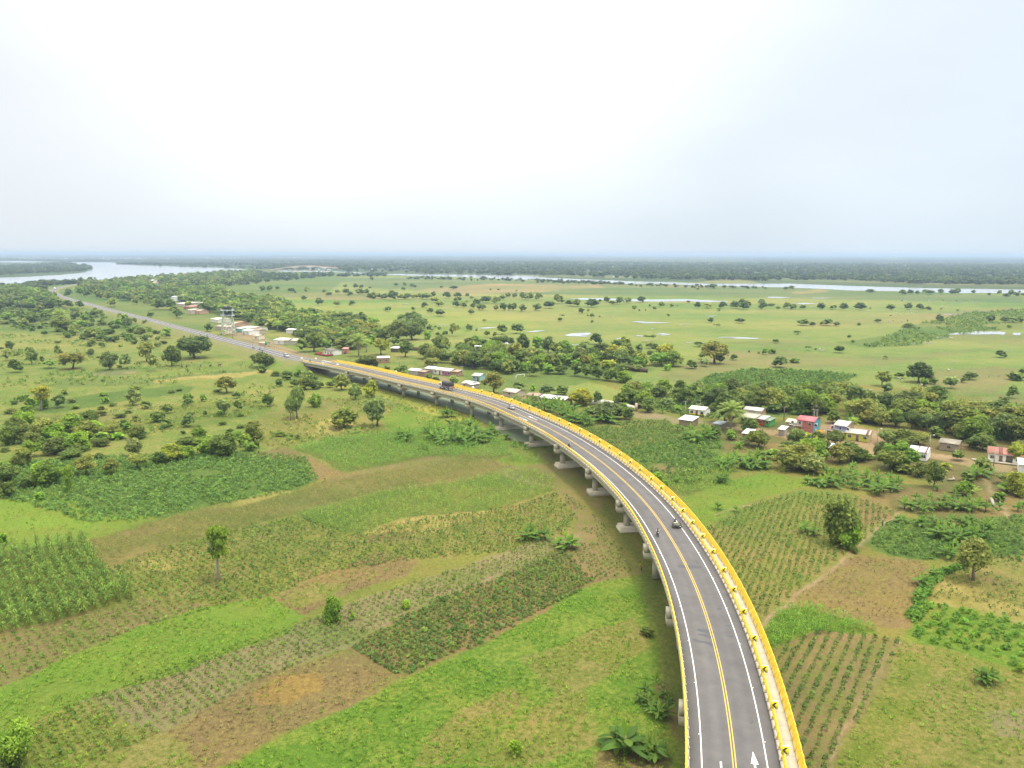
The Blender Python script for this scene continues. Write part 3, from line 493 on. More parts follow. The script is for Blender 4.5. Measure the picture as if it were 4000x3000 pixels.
def smooth(a, sig):
    k = np.exp(-0.5 * (np.arange(-int(3 * sig), int(3 * sig) + 1) / sig) ** 2); k /= k.sum(); n = len(k) // 2
    ap = np.vstack([2 * a[0] - a[1:n + 1][::-1], a, 2 * a[-1] - a[-n - 1:-1][::-1]]); return np.c_[np.convolve(ap[:, 0], k, 'valid'), np.convolve(ap[:, 1], k, 'valid')]
s1 = smooth(raw, 5.0); s2 = smooth(raw, 14.0); w = np.clip((sg - 430) / 150, 0, 1)[:, None]; CLS = s1 * (1 - w) + s2 * w
TG = np.gradient(CLS, axis=0); TG /= np.linalg.norm(TG, axis=1)[:, None]
ZS = zd(CLS[:, 1]); ZS = smooth(np.c_[ZS, ZS], 8)[:, 0]
def at(s, off=0.0, dz=0.0):
    s = np.asarray(s, float); x = np.interp(s, sg, CLS[:, 0]); y_ = np.interp(s, sg, CLS[:, 1]); tx = np.interp(s, sg, TG[:, 0]); ty = np.interp(s, sg, TG[:, 1])
    l = np.hypot(tx, ty); tx /= l; ty /= l; z = np.interp(s, sg, ZS)
    return np.stack([x + ty * off, y_ - tx * off, z + dz], -1)
def head(s): a = at(s - 0.5); b = at(s + 0.5); return atan2(b[1] - a[1], b[0] - a[0])
def s_near(p):
    S = np.arange(sg[0], sg[-1], 0.5); Q = at(S); d = np.hypot(Q[:, 0] - p[0], Q[:, 1] - p[1]); i = int(d.argmin())
    T = at(S[i] + .5) - at(S[i] - .5); off = (p[0] - Q[i, 0]) * T[1] - (p[1] - Q[i, 1]) * T[0]; return float(S[i]), float(off)
def sweep(mb, s0, s1, prof, m=0, step=2.0, closed=True, caps=True):
    """cross-section prof [(off,dz)] (open or closed) swept along the road line"""
    n = max(2, int(abs(s1 - s0) / step) + 1); S = np.linspace(s0, s1, n); V = np.stack([at(S, o, dz) for o, dz in prof], 1).reshape(-1, 3); k = len(prof); F = []
    for i in range(n - 1):
        for j in range(k if closed else k - 1): F.append((i * k + j, i * k + (j + 1) % k, (i + 1) * k + (j + 1) % k, (i + 1) * k + j))
    if closed and caps: F += [tuple(range(k - 1, -1, -1)), tuple((n - 1) * k + j for j in range(k))]
    mb.add(V, F, m); return mb
def rect(o0, o1, z0, z1): return [(o0, z0), (o0, z1), (o1, z1), (o1, z0)]
S_AB = s_near(D(1228, 1411))[0]           # where the bridge meets its ramp
S0 = -58.0
# ---------------------------------------------------------------- materials of the road
def asphalt_mat():
    m = bpy.data.materials.new('asphalt'); m.use_nodes = True; nt = m.node_tree; b = nt.nodes['Principled BSDF']; b.inputs['Roughness'].default_value = 0.8; b.inputs['Specular IOR Level'].default_value = 0.35
    g = nt.nodes.new('ShaderNodeNewGeometry'); a = nt.nodes.new('ShaderNodeAttribute'); a.attribute_name = 'col'
    n = nt.nodes.new('ShaderNodeTexNoise'); n.inputs['Scale'].default_value = 0.35; n.inputs['Detail'].default_value = 8; n.inputs['Roughness'].default_value = 0.7
    nt.links.new(g.outputs['Position'], n.inputs['Vector'])
    mr = nt.nodes.new('ShaderNodeMapRange'); mr.inputs['From Min'].default_value = 0.3; mr.inputs['From Max'].default_value = 0.7; mr.inputs['To Min'].default_value = 0.82; mr.inputs['To Max'].default_value = 1.16
    nt.links.new(n.outputs['Fac'], mr.inputs['Value']); s = nt.nodes.new('ShaderNodeVectorMath'); s.operation = 'SCALE'
    nt.links.new(a.outputs['Color'], s.inputs[0]); nt.links.new(mr.outputs[0], s.inputs['Scale']); nt.links.new(s.outputs[0], b.inputs['Base Color']); return m
ASPH = asphalt_mat()
PATCH = mat('dark_asphalt_stain', np.array([0.062, 0.064, 0.069]), 0.8, var=0.1)
def road_strip(name, s0, s1, ow0, ow1, dz, parent=None, **k):
    """asphalt with worn wheel tracks and dusty dark shoulders"""
    offs = np.linspace(ow0, ow1, 41); n = int((s1 - s0) / 1.5) + 1; S = np.linspace(s0, s1, n)
    V = np.stack([at(S, o, dz) for o in offs], 1).reshape(-1, 3); kx = len(offs); i = np.arange(n * kx).reshape(n, kx)
    F = np.stack([i[:-1, :-1], i[:-1, 1:], i[1:, 1:], i[1:, :-1]], -1).reshape(-1, 4)
    O = np.tile(offs, n); SS = np.repeat(S, kx)
    base = np.array([0.100, 0.095, 0.092]); v = np.ones(len(O))
    for c, w_, a in ((-2.7, .55, -.07), (-0.95, .5, -.05), (0.95, .5, -.05), (2.7, .55, -.07), (-1.8, .4, .06), (1.8, .4, .06), (0, .5, .06)): v += a * np.exp(-((O - c) / w_) ** 2)
    v -= 0.26 * np.clip((np.abs(O) - 4.15) / 0.9, 0, 1) * (0.6 + 0.8 * vnoise(SS / 1.7, O * 2)); v -= 0.10 * np.clip((np.abs(O) - 3.7) / 0.2, 0, 1)
    v += (fnoise(SS / 25, O / 1.5, 3) - 0.5) * 0.22; v -= 0.22 * np.exp(-((O + 2.2) / 1.1) ** 2) * ((SS > 75) & (SS < 122)) * fnoise(SS / 6, O, 2)
    far = np.clip((SS - 150) / 300, 0, 1)[:, None] if False else 0
    col = base[None] * v[:, None] * (1 + np.array([0.0, -0.01, -0.03]) * fnoise(SS / 30, O / 3, 2)[:, None] * 2)
    return link(name, mkmesh(name, V, F, [ASPH], col=np.clip(col, 0.02, 1)), parent)
def marks(name, s0, s1, o, w_, m, parent=None, dz=0.045, dash=None):
    mb = MB()
    if dash is None: sweep(mb, s0, s1, [(o - w_ / 2, dz), (o + w_ / 2, dz)], closed=False, step=1.5)
    else:
        s = s0
        while s < s1: sweep(mb, s, min(s + dash[0], s1), [(o - w_ / 2, dz), (o + w_ / 2, dz)], closed=False); s += dash[1]
    return mb.build(name, m, parent)

# ---------------------------------------------------------------- the highway bridge
PIERS_ = [s_near(G(*c, 4.5)) for c in [(1315, 1462), (1540, 1515), (1806, 1587), (2061, 1692), (2313, 1868), (2543, 2176)]]
BR = empty('highway_bridge', at(S_AB)); BR.location = (0, 0, 0)
tag(BR, 'long curved concrete highway bridge with yellow railings and grey deck', 'bridge')
mb = MB(); sweep(mb, S0, S_AB, rect(-5.45, 7.25, -0.32, -0.02)); sweep(mb, S0, S_AB, rect(-5.42, -5.0, -0.018, 0.22)); mb.build('deck', CONC, BR)
mb = MB()
for o in (-4.55, -1.9, 0.8, 3.5, 6.2): sweep(mb, S0, S_AB + 0.3, [(o - .32, -0.33), (o + .32, -0.33), (o + .18, -0.6), (o + .18, -1.45), (o + .34, -1.75), (o - .34, -1.75), (o - .34, -1.55), (o - .2, -1.4), (o - .2, -0.6)], step=4)
mb.build('girder', CONC, BR)
rs = road_strip('road_surface', S0, S_AB, -5.0, 5.05, 0.03, BR)
marks('edge_line', S0, S_AB, -3.62, 0.135, MARKW, rs); marks('edge_line', S0, S_AB, 3.62, 0.135, MARKW, rs)
marks('centre_line', S0, S_AB, -0.16, 0.13, MARKY, rs); marks('centre_line', S0, S_AB, 0.16, 0.13, MARKY, rs)
sm_ = MB().box(-.07, .07, -.06, .06, 0, .06).mesh('road_stud', [WHITE])
for o in (-3.82, 3.82):
    for s in np.arange(-6, 200, 11.8): link('road_stud', sm_, rs, at(s, o, 0.035), head(s))
def arrow(s, o, direction, L=5.2, parent=rs, dz=0.047):
    mb = MB(); d = direction
    def q(a, b): return at(s + d * a, o + b, dz)
    mb.add([q(0, -.11), q(0, .11), q(L * .58, .11), q(L * .58, -.11)], [(0, 1, 2, 3)]); mb.add([q(L * .58, -.42), q(L * .58, .42), q(L, 0)], [(0, 1, 2)])
    mb.build('direction_arrow', MARKW, parent)
for (tx, ty), d in (((2051, 1636), -1), ((2084, 1632), 1)):
    s_, o_ = s_near(D(tx, ty)); arrow(s_ - d * 4.0, -1.85 if d < 0 else 1.8, d, 8.0)
s_, o_ = s_near(D(2948, 2985)); arrow(s_ - 3.4, o_, 1, 5.6); s_, o_ = s_near(D(2815, 2968)); arrow(s_ - 0.5, o_, -1, 7.0)
for (tx, ty), d in (((1240, 1422), -1), ((1266, 1418), 1)):
    s_, o_ = s_near(D(tx, ty)); arrow(s_ - d * 4, -1.85 if d < 0 else 1.8, d, 9.0)
DJ = mat('expansion_joint', np.array([0.06, 0.058, 0.055]), 0.9)
for s, _ in PIERS_:
    sweep(MB(), s - .07, s + .07, [(-4.98, .036), (5.03, .036)], closed=False, step=.1).build('expansion_joint', DJ, rs)
# tar stains and repaired patches seen on the near lanes
ST = [[(2722, 2455), (2780, 2462), (2793, 2472), (2780, 2478), (2724, 2464)], [(2727, 2474), (2785, 2482), (2797, 2492), (2780, 2494), (2730, 2482)], [(2706, 2494), (2735, 2502), (2793, 2508), (2806, 2522), (2800, 2533), (2765, 2518), (2710, 2502)],
      [(2836, 2483), (2866, 2482), (2862, 2493), (2848, 2488)], [(2836, 2440), (2854, 2443), (2850, 2449), (2838, 2447)], [(2926, 2820), (2940, 2818), (2945, 2824), (2932, 2829)], [(2640, 2210), (2700, 2205), (2742, 2214), (2745, 2219), (2700, 2221), (2650, 2216)], [(2715, 2190), (2738, 2195), (2720, 2200)], [(2800, 2373), (2822, 2376), (2818, 2384), (2803, 2381)]]
for poly in ST:
    mb = MB(); P = []
    for i in range(len(poly)):
        a, b = np.array(poly[i]), np.array(poly[(i + 1) % len(poly)])
        for j in range(4):
            q = a + (b - a) * j / 4; P.append(D(q[0] + RNG.normal() * 1.2, q[1] + RNG.normal() * 1.0, 0.037))
    P = np.array(P); P[:, 2] += 0.039; mb.add(P, [tuple(range(len(P)))[::-1]]); mb.build('tar_stain', PATCH, rs)
# walkway
mb = MB(); sweep(mb, S0, S_AB - 14, rect(5.42, 7.15, -0.018, 0.16)); WALKM = mat('walkway_concrete', alb((225, 216, 188)), 0.85, var=0.08, scale=0.8)
wk = mb.build('walkway', WALKM, BR)
JM = mat('joint_grey', alb((196, 188, 160)), 0.9); jm_ = MB().box(-.035, .035, -.72, .72, .155, .166).mesh('joint', [JM])
for s in np.arange(-8, 270, 2.9): link('joint', jm_, wk, at(s, 6.2), head(s))
# piers
PS = [12.5 + 27.9 * i for i in range(-2, 13)]
PIERS = [s_near(G(*c, 4.5)) for c in [(1315, 1462), (1420, 1485), (1540, 1515), (1673, 1547), (1806, 1587), (1936, 1632), (2061, 1692), (2188, 1767), (2313, 1868), (2436, 1998), (2543, 2176), (2637, 2436)]]
for i, (s, _) in enumerate(PIERS + [(PIERS[-1][0] - 28, 0), (PIERS[-1][0] - 56, 0)]):
    a = head(s); c = at(s); E_ = link('pier', None, BR, (c[0], c[1], 0), a - pi / 2); zt = c[2]; E_.empty_display_size = .5   # local x = across, y = along
    mb = MB(); mb.box(-6.0, 7.9, -.95, .95, zt - 3.0, zt - 1.72, top=None); mb.box(-6.0, -4.95, -.95, .95, zt - 1.72, zt - .42); mb.box(6.6, 7.9, -.95, .95, zt - 1.72, zt - .42); mb.box(-4.95, 6.6, -.5, .5, zt - 1.72, zt - 1.0)
    mb.build('cap', CONC, E_)
    for x in (-3.4, 4.6): m2 = MB(); m2.cyl(x, 0, .2, zt - 3.0, .78, n=20); m2.build('column', CONC, E_, smooth=False)
    if 5 <= i <= 9: m3 = MB(); m3.box(-5.2, 6.6, -1.8, 1.8, -.4, 1.05); m3.box(-5.5, 6.9, -2.0, 2.0, -.4, .45) if i % 2 else None; m3.build('footing', CONCW, E_)
mb = MB(); sweep(mb, S_AB - .2, S_AB + .9, rect(-5.5, 7.3, -5.5, -0.3)); mb.build('abutment', CONC, BR)
# railings: concrete upstands, leaning yellow posts, yellow rails
def rail_thing(name, off, lean, s1, rails, post_h, mb_w=0.14, base=True, cap_blocks=True, mesh_panel=False, base_z=0.0):
    R = link(name, None, BR, (0, 0, 0)); R.empty_display_size = .3
    mb = MB()
    for h, r in rails: sweep(mb, S0, s1, [(off + lean * h / post_h + r * cos(t), base_z + h + r * sin(t)) for t in np.linspace(0, 2 * pi, 7)[:-1]], step=2)
    mb.build('rail', YEL, R)
    if mesh_panel:
        mb = MB()
        for s in np.arange(S0, s1, 0.2):
            p0, p1 = at(s, off, base_z + .12), at(s, off + lean * .95, base_z + post_h * .97); q0, q1 = at(s + .155, off, base_z + .12), at(s + .155, off + lean * .95, base_z + post_h * .97)
            mb.add([p0, q0, q1, p1], [(0, 1, 2, 3)])
        mb.build('mesh_panel', YEL, R)
    pm = MB(); sg_ = 1 if lean > 0 else -1                                     # one post: leaning tapered plate with a stiffener
    pm.add([(-.1, -.06, 0), (.1, -.06, 0), (.1, .06, 0), (-.1, .06, 0), (lean - .1, -.05, post_h), (lean + .06, -.05, post_h), (lean + .06, .05, post_h), (lean - .1, .05, post_h), (lean * 1.5 + .1 * sg_, -.04, post_h * .62), (lean * 1.5 + .1 * sg_, .04, post_h * .62)],
           [(0, 3, 2, 1), (4, 5, 6, 7), (0, 1, 5, 4), (2, 3, 7, 6), (3, 0, 4, 7), (1, 2, 6, 5)] if False else [(0, 3, 2, 1), (4, 5, 6, 7), (0, 1, 5, 4), (3, 7, 6, 2), (0, 4, 7, 3), (1, 8, 5), (2, 6, 9), (1, 2, 9, 8), (8, 9, 6, 5)])
    pme = pm.mesh('post', [YEL])
    bm_ = MB().box(-.24, .2, -.16, .16, -.02, .14).mesh('post_block', [CONC]) if cap_blocks else None
    S = np.arange(S0 + .5, s1 - .4, 2.0); near = S[:0]; vis = [s for s in S if s > -14]; ind = vis[:100]; rest = [s for s in S if s < -14] + vis[100:]
    for s in ind:
        link('post', pme, R, at(s, off, base_z), head(s) - pi / 2)
        if bm_: link('post_block', bm_, R, at(s, off - lean * .1, base_z), head(s) - pi / 2)
    def merged(nm, me, o, m):
        V = np.array([v.co for v in me.vertices]); Fs = [tuple(p.vertices) for p in me.polygons]; mm = MB()
        for s in rest:
            a = head(s) - pi / 2; c, sn = cos(a), sin(a); p = at(s, o, base_z); mm.add(np.c_[V[:, 0] * c - V[:, 1] * sn + p[0], V[:, 0] * sn + V[:, 1] * c + p[1], V[:, 2] + p[2]], Fs)
        tag(mm.build(nm, m, R), kind='stuff')
    merged('post', pme, off, YEL)
    if bm_: merged('post_block', bm_, off - lean * .1, CONCW)
    return R
rail_thing('railing', -5.15, -0.22, S_AB + 3, [(1.02, .11), (.62, .08)], 1.02, base_z=.22)
mb = MB(); sweep(mb, S0, S_AB - 12, rect(5.07, 5.41, -0.018, 0.20)); mb.build('kerb', CONCW, BR)
rail_thing('railing', 5.24, 0.20, S_AB - 12, [(1.0, .11), (.6, .09)], 1.0, base_z=.20)
rail_thing('outer_railing', 7.0, 0.42, S_AB - 14, [(1.32, .06), (.9, .03), (.5, .03), (.15, .04)], 1.32, base_z=.16, cap_blocks=False, mesh_panel=True)

# ---------------------------------------------------------------- the road beyond, on its embankment
SE = float(sg[-1] - 2)
road = road_strip('road', S_AB, SE, -5.0, 5.0, 0.0); tag(road, kind='structure')
for o in (-3.6, 3.6): tag(marks('road_marking', S_AB, SE, o, 0.2, MARKW, None, dz=0.03), kind='structure')
tag(marks('road_marking', S_AB, SE, 0, 0.24, MARKW, None, dz=0.03), kind='structure')
n = int((SE - S_AB) / 3) + 1; S = np.linspace(S_AB + .7, SE, n); prof = [(-9.0, None), (-7.4, -.5), (-6.0, -.12), (-5.0, -.03), (5.0, -.03), (6.0, -.1), (7.4, -.5), (9.0, None)]
V = []
for s in S:
    z = float(at(s)[2]); w_ = z * 1.9
    for i, (o, dz) in enumerate(prof):
        sgn = -1 if o < 0 else 1
        if dz is None: p = at(s, sgn * (6.2 + w_), 0); V.append((p[0], p[1], -0.3))
        elif abs(o) > 7: p = at(s, sgn * (5.8 + w_ * .45), 0); V.append((p[0], p[1], z * .52))
        else: V.append(tuple(at(s, o, dz)))
V = np.array(V); k = len(prof); i = np.arange(n * k).reshape(n, k); F = np.stack([i[:-1, :-1], i[:-1, 1:], i[1:, 1:], i[1:, :-1]], -1).reshape(-1, 4)
ca_ = np.tile(alb((150, 166, 84)), (len(V), 1)); cb_ = np.tile(alb((164, 162, 96)), (len(V), 1)); nearm = np.repeat((S < S_AB + 60), k)
ca_[nearm] = alb((134, 168, 66)); sh = np.tile(np.array([abs(o) <= 6.0 for o, _ in prof]), n); ca_[sh] = alb((172, 164, 120)); cb_[sh] = alb((160, 160, 100))
tag(link('embankment', mkmesh('embankment', V, F, [GRD], col=ca_, cols2=cb_, smooth=True)), kind='structure')
# rounded end of the embankment under the bridge end
O = np.linspace(-17, 18, 46); S = np.linspace(S_AB - 12, S_AB + 1.2, 18); V = []
for s in S:
    for o in O:
        z = float(at(s)[2]); h = z - max(abs(o) - 6.0, 0) / 1.9 - max(S_AB - s, 0) / 1.5
        if abs(o - .9) < 6.6: h = min(h, z - 2.1)
        p = at(s, o); V.append((p[0], p[1], max(h, -.3) + .25 * float(fnoise(np.array([p[0] / 3]), np.array([p[1] / 3]))[0] - .5)))
i = np.arange(len(V)).reshape(len(S), len(O)); F = np.stack([i[:-1, :-1], i[:-1, 1:], i[1:, 1:], i[1:, :-1]], -1).reshape(-1, 4); ug = np.tile((np.abs(O - .9) < 7), len(S))
ca_ = np.tile(alb((130, 164, 66)), (len(V), 1)); ca_[ug] = alb((150, 142, 108)); cb_ = np.tile(alb((148, 162, 84)), (len(V), 1)); cb_[ug] = alb((160, 150, 118))
tag(link('embankment', mkmesh('embankment', np.array(V), F, [GRD], col=ca_, cols2=cb_, smooth=True)), kind='structure')

# ---------------------------------------------------------------- chevron signs on the walkway barrier
SIGY = mat('sign_yellow', np.array([0.80, 0.72, 0.02]), 0.5, var=0.02); SIGB = mat('sign_black', np.array([0.04, 0.03, 0.02]), 0.5, var=0.02)
m1 = MB().box(-.03, .03, -.03, .03, 0, 1.15).mesh('sign_post', [WHITE])
m2 = MB().box(-.33, .33, -.012, .012, .95, 1.78).box(-.36, .36, .012, .03, .92, 1.84, 1).mesh('sign_panel', [SIGY, WHITE])
cv = MB(); 
for sgn in (1, -1): cv.add([(-.26, -.03, 1.365), (.02, -.03, 1.365 + sgn * .33), (.24, -.03, 1.365 + sgn * .33), (-.02, -.03, 1.365)], [(0, 1, 2, 3)])
m3 = cv.mesh('chevron', [SIGB])
SG = [(3057, 2940), (3016.6, 2763), (2976, 2620), (2935, 2499), (2895, 2396), (2855, 2307), (2815, 2229), (2774, 2160), (2733, 2100), (2693, 2046), (2654, 1997), (2613, 1951.6), (2572, 1910), (2532, 1873.5), (2493, 1838), (2452.5, 1807), (2413, 1778), (2374, 1751), (2334, 1726), (2295, 1703), (2256, 1682), (2217, 1661), (2178, 1643), (2139, 1625), (2100, 1609), (2063, 1594), (2025, 1579), (1986, 1566.6), (1947, 1554), (1909, 1542), (1870, 1531.5)]
for i, c in enumerate(SG):
    s, _ = s_near(D(*c, 1.6)); p = at(s, 5.5, .17); a = atan2(0 - p[1], 0 - p[0]) + pi / 2
    e_ = empty('chevron_sign', p, a * 0.6 + (head(s) + pi / 2 + pi / 2 - pi / 2 - pi / 2) * 0.0 + 0.4 * (head(s) - pi / 2))
    lb = {0: 'yellow chevron sign at the bottom edge, nearest one on the walkway barrier', len(SG) - 1: 'farthest yellow chevron sign on the walkway barrier of the curved bridge'}.get(i, 'yellow chevron sign on the walkway barrier, %s from the nearest end of the bridge' % ordn(i))
    tag(e_, lb, 'road sign', 'chevron signs along the bridge')
    e_.scale = (1.2, 1.2, 1.2); link('sign_post', m1, e_); pn = link('sign_panel', m2, e_); link('chevron', m3, pn)
# ---------------------------------------------------------------- vegetation builders
def ico(n):
    bm = bmesh.new(); bmesh.ops.create_icosphere(bm, subdivisions=n, radius=1); V = np.array([v.co for v in bm.verts]); F = np.array([[v.index for v in f.verts] for f in bm.faces]); bm.free(); return V, F
ICO1, ICO2 = ico(1), ico(2)
def leafquads(C, N, size, rng, droop=0.0, aspect=1.0):
    """leaf clumps: small bent quads at C facing roughly N"""
    n = len(C); N = N + rng.normal(0, 0.55, (n, 3)); N /= np.linalg.norm(N, axis=1)[:, None] + 1e-9
    a = rng.normal(0, 1, (n, 3)); a[:, 2] *= (1 - droop); a[:, 2] -= droop * 2.0
    U = a - (a * N).sum(1)[:, None] * N; U /= np.linalg.norm(U, axis=1)[:, None] + 1e-9; T = np.cross(N, U)
    s = size * rng.uniform(0.6, 1.35, (n, 1)); l = s * aspect
    return np.stack([C - U * l - T * s, C - U * l * .3 + T * s * 1.1, C + U * l * 1.1 + T * s * .5, C + U * l * .5 - T * s * .9], 1).reshape(-1, 3)
def crown(kind, seed, nleaf, detail=1, airy=False):
    if kind == 'x': return crown('s', seed + 300, nleaf, detail, True)
    """unit crown (1 wide, 1 high incl. trunk gap) -> V, F4, F3, colour multiplier"""
    rng = np.random.default_rng(seed); L = []
    P = dict(m=(18, .31, .15, 1.0, .08), s=(17, .29, .15, .9, .2), g=(20, .31, .14, .95, .02), w=(14, .27, .15, 1.0, .18), a=(9, .34, .13, .34, .62), t=(12, .27, .20, .7, .40), b=(9, .32, .20, .85, 0.0), c=(9, .2, .3, 1.0, .0))[kind]
    nl, rad, lr, hz, z0 = P; lob = []
    for i in range(nl):
        th = rng.uniform(0, 2 * pi); u = rng.uniform(0, 1); ph = math.acos(1 - (1.95 if kind == 'g' else 1.55) * u) if kind != 'a' else rng.uniform(0, 1.2)
        r = rad * rng.uniform(.75, 1.1) * (1.0 if i > 1 else .2)
        c = np.array([cos(th) * sin(ph) * r, sin(th) * sin(ph) * r, 0.5 * cos(ph)]); lr_ = lr * rng.uniform(.75, 1.3)
        if kind == 'a': z = z0 + (1 - z0) * (.55 + .2 * rng.random()); c = np.array([cos(th) * r * 1.15, sin(th) * r * 1.15, z]); rz_ = .12
        elif kind == 't': z = z0 + (1 - z0) * rng.uniform(.12, .9); c[2] = z; c[:2] *= (1.15 - .5 * abs((z - z0) / (1 - z0) - .55)); rz_ = .09
        elif kind == 'c': c = np.array([rng.normal(0, .08), rng.normal(0, .08), (i + .5) / nl * .9]); rz_ = .1; lr_ = .3 if i > 5 else .2
        elif kind in 'b': c[2] = .30 + .38 * cos(ph) * rng.uniform(.7, 1.1); rz_ = lr_ * 1.1
        else:
            mid = z0 + (1 - z0) * .45; c[2] = mid + (1 - z0) * .40 * cos(ph) * rng.uniform(.8, 1.1); rz_ = lr_ * 1.15
        lob.append((c, lr_, rz_, rng.uniform(.86, 1.16)))
    if kind in 'mgwb': lob = [(c_ + np.r_[rng.normal(0, .025, 2), rng.normal(0, .02)], r_ * rng.uniform(.8, 1.2), z_, v_) for c_, r_, z_, v_ in lob]
    if kind in 'mgwb': lob.append((np.array([0, 0, z0 + (1 - z0) * .45]), rad * .95, (1 - z0) * .38, .9))
    V, C3, F3, F4 = [], [], [], []; nv = 0; IV, IF = ICO2 if detail > 1 else ICO1
    for c, r, rz_, v in ([] if airy else lob):
        k = .72 if kind not in 'ts' else .52
        q = IV * (1 + rng.normal(0, .12, (len(IV), 1))); q = q * np.array([r * k, r * k, rz_ * k]) + c; q[:, 2] = np.maximum(q[:, 2], 0.01)
        V.append(q); F3.append(IF + nv); nv += len(q); C3.append(np.full(len(q), v * .85))
    per = np.array([r * r for _, r, _, _ in lob]); per = (per / per.sum() * nleaf).astype(int) + 1
    for (c, r, rz_, v), k in zip(lob, per):
        d = rng.normal(0, 1, (k, 3)); d[:, 2] = np.where(rng.random(k) < .75, np.abs(d[:, 2]), d[:, 2]); d /= np.linalg.norm(d, axis=1)[:, None]
        rr = rng.uniform(.6, 1.1, (k, 1)) + (rng.random((k, 1)) < .22) * rng.uniform(0, .35, (k, 1)); ctr = c + d * rr * np.array([r, r, rz_]); ctr[:, 2] = np.maximum(ctr[:, 2], .02)
        sz = (.029 if nleaf > 900 else .05 if nleaf > 150 else .1) * (1.15 if kind == 'm' else 1)
        q = leafquads(ctr, d * np.array([1, 1, .8]) + np.array([0, 0, .35]), sz, rng, droop=.8 if kind in 'wc' else 0, aspect=2.0 if kind in 'wc' else 1.0)
        V.append(q); F4.append(np.arange(k * 4).reshape(-1, 4) + nv); nv += len(q)
        C3.append(np.repeat(v * rng.uniform(.7, 1.38, k), 4))
    if airy: F3 = [np.array([[0, 1, 2]])]
    V = np.concatenate(V); cc = np.concatenate(C3); col = np.stack([cc * (1 + (cc - 1) * .35), cc, cc * .95], 1)
    return V, np.concatenate(F3), np.concatenate(F4), col
def crown_mesh(kind, seed, nleaf, detail=1):
    V, F3, F4, col = crown(kind, seed, nleaf, detail); Fs = F3.tolist() + F4.tolist(); return mkmesh('crown', V, Fs, [FOL], col=col)
def trunk_mesh(kind, seed, m):
    rng = np.random.default_rng(seed); mb = MB(); top = dict(a=.75, t=.85, s=.6).get(kind, .5); w = .028 if kind != 't' else .05
    lean = rng.normal(0, .04, 2); pts = [(0, 0, -.03), (lean[0] * .4, lean[1] * .4, top * .35), (lean[0], lean[1], top * .7), (lean[0] * 1.4, lean[1] * 1.4, top)]
    mb.tube(pts, [w * 1.5, w, w * .8, w * .4], 7)
    for k in range(5 if kind in 'ast' else 3):
        th = rng.uniform(0, 2 * pi); z = top * rng.uniform(.35, .75); e_ = (cos(th) * .28 + lean[0], sin(th) * .28 + lean[1], z + .25)
        mb.tube([(lean[0] * .6, lean[1] * .6, z), ((lean[0] * .6 + e_[0]) / 2, (lean[1] * .6 + e_[1]) / 2, z + .1), e_], [w * .6, w * .45, w * .2], 5)
    return mb.mesh('trunk', [m])
PROTO = {}
for kd in 'msgwatbcx':
    for lod, nl in (('n', 2600), ('m', 750), ('f', 110)):
        nv_ = 6 if kd in 'msg' else 2
        PROTO[kd, lod] = [(crown_mesh(kd, 100 + 7 * i + ord(kd), nl, 2 if lod == 'n' else 1), trunk_mesh(kd, 50 + i + ord(kd), PALEBARK if kd in 'ta' else BARK)) for i in range(nv_)]
def strip(pts, widths, nrm, fold=0.0):
    """leaf blade along pts, returns V (3 per station), F"""
    V = []; F = []
    for i, (p, w_) in enumerate(zip(pts, widths)):
        V += [p - nrm * w_ - np.array([0, 0, fold * w_]), p, p + nrm * w_ - np.array([0, 0, fold * w_])]
        if i: b = i * 3; F += [(b - 3, b - 2, b + 1, b), (b - 2, b - 1, b + 2, b + 1)]
    return V, F
def banana(seed, detail=1):
    """unit banana plant 1 m high: foliage mesh + stem mesh"""
    rng = np.random.default_rng(seed); V, F, C = [], [], []; n = 0
    for k in range(rng.integers(12, 15)):
        th = k * 2.4 + rng.normal(0, .25); el = rng.uniform(.15, 1.2); L = rng.uniform(.5, .76); d = np.array([cos(th), sin(th), 0]); nr = np.array([-sin(th), cos(th), 0])
        t = np.linspace(0, 1, 6); droop = rng.uniform(.25, .6); base = np.array([0, 0, .16 + rng.uniform(0, .3)])
        pts = [base + d * (L * cos(el) * ti + .06 * ti) + np.array([0, 0, L * sin(el) * ti - droop * L * ti ** 2.2]) for ti in t]
        v, f = strip(pts, np.array([.012, .06, .09, .092, .07, .008]) * rng.uniform(.9, 1.15), nr, .5); b = rng.uniform(.8, 1.25)
        V += v; F += [tuple(i + n for i in q) for q in f]; n += len(v); C += [(b * (1.25 if b > 1.1 else 1), b, b * .9)] * len(v)
    for k in range(rng.integers(1, 3)):                                      # young upright leaf, paler
        d = np.array([rng.normal(0, .12), rng.normal(0, .12), 1.0]); pts = [np.array([0, 0, .48]) + d * s_ for s_ in (0, .18, .34, .5)]; th = rng.uniform(0, pi)
        v, f = strip(pts, [.008, .045, .05, .008], np.array([cos(th), sin(th), 0]), .2); V += v; F += [tuple(i + n for i in q) for q in f]; n += len(v); C += [(1.9, 1.6, .9)] * len(v)
    me = mkmesh('leaf_crown', np.array(V), F, [FOL], col=np.array(C))
    st = MB().tube([(0, 0, -.02), (rng.normal(0, .015), rng.normal(0, .015), .25), (0, 0, .52)], [.045, .036, .02], 7).mesh('stem', [STEM]); return me, st
STEM = mat('banana_stem', alb((168, 164, 96)), 0.8, var=.25, scale=6)
DRY = mat('dry_leaf', alb((190, 165, 115)), 0.9, var=.25, scale=5)
BAN = [banana(i) for i in range(5)]
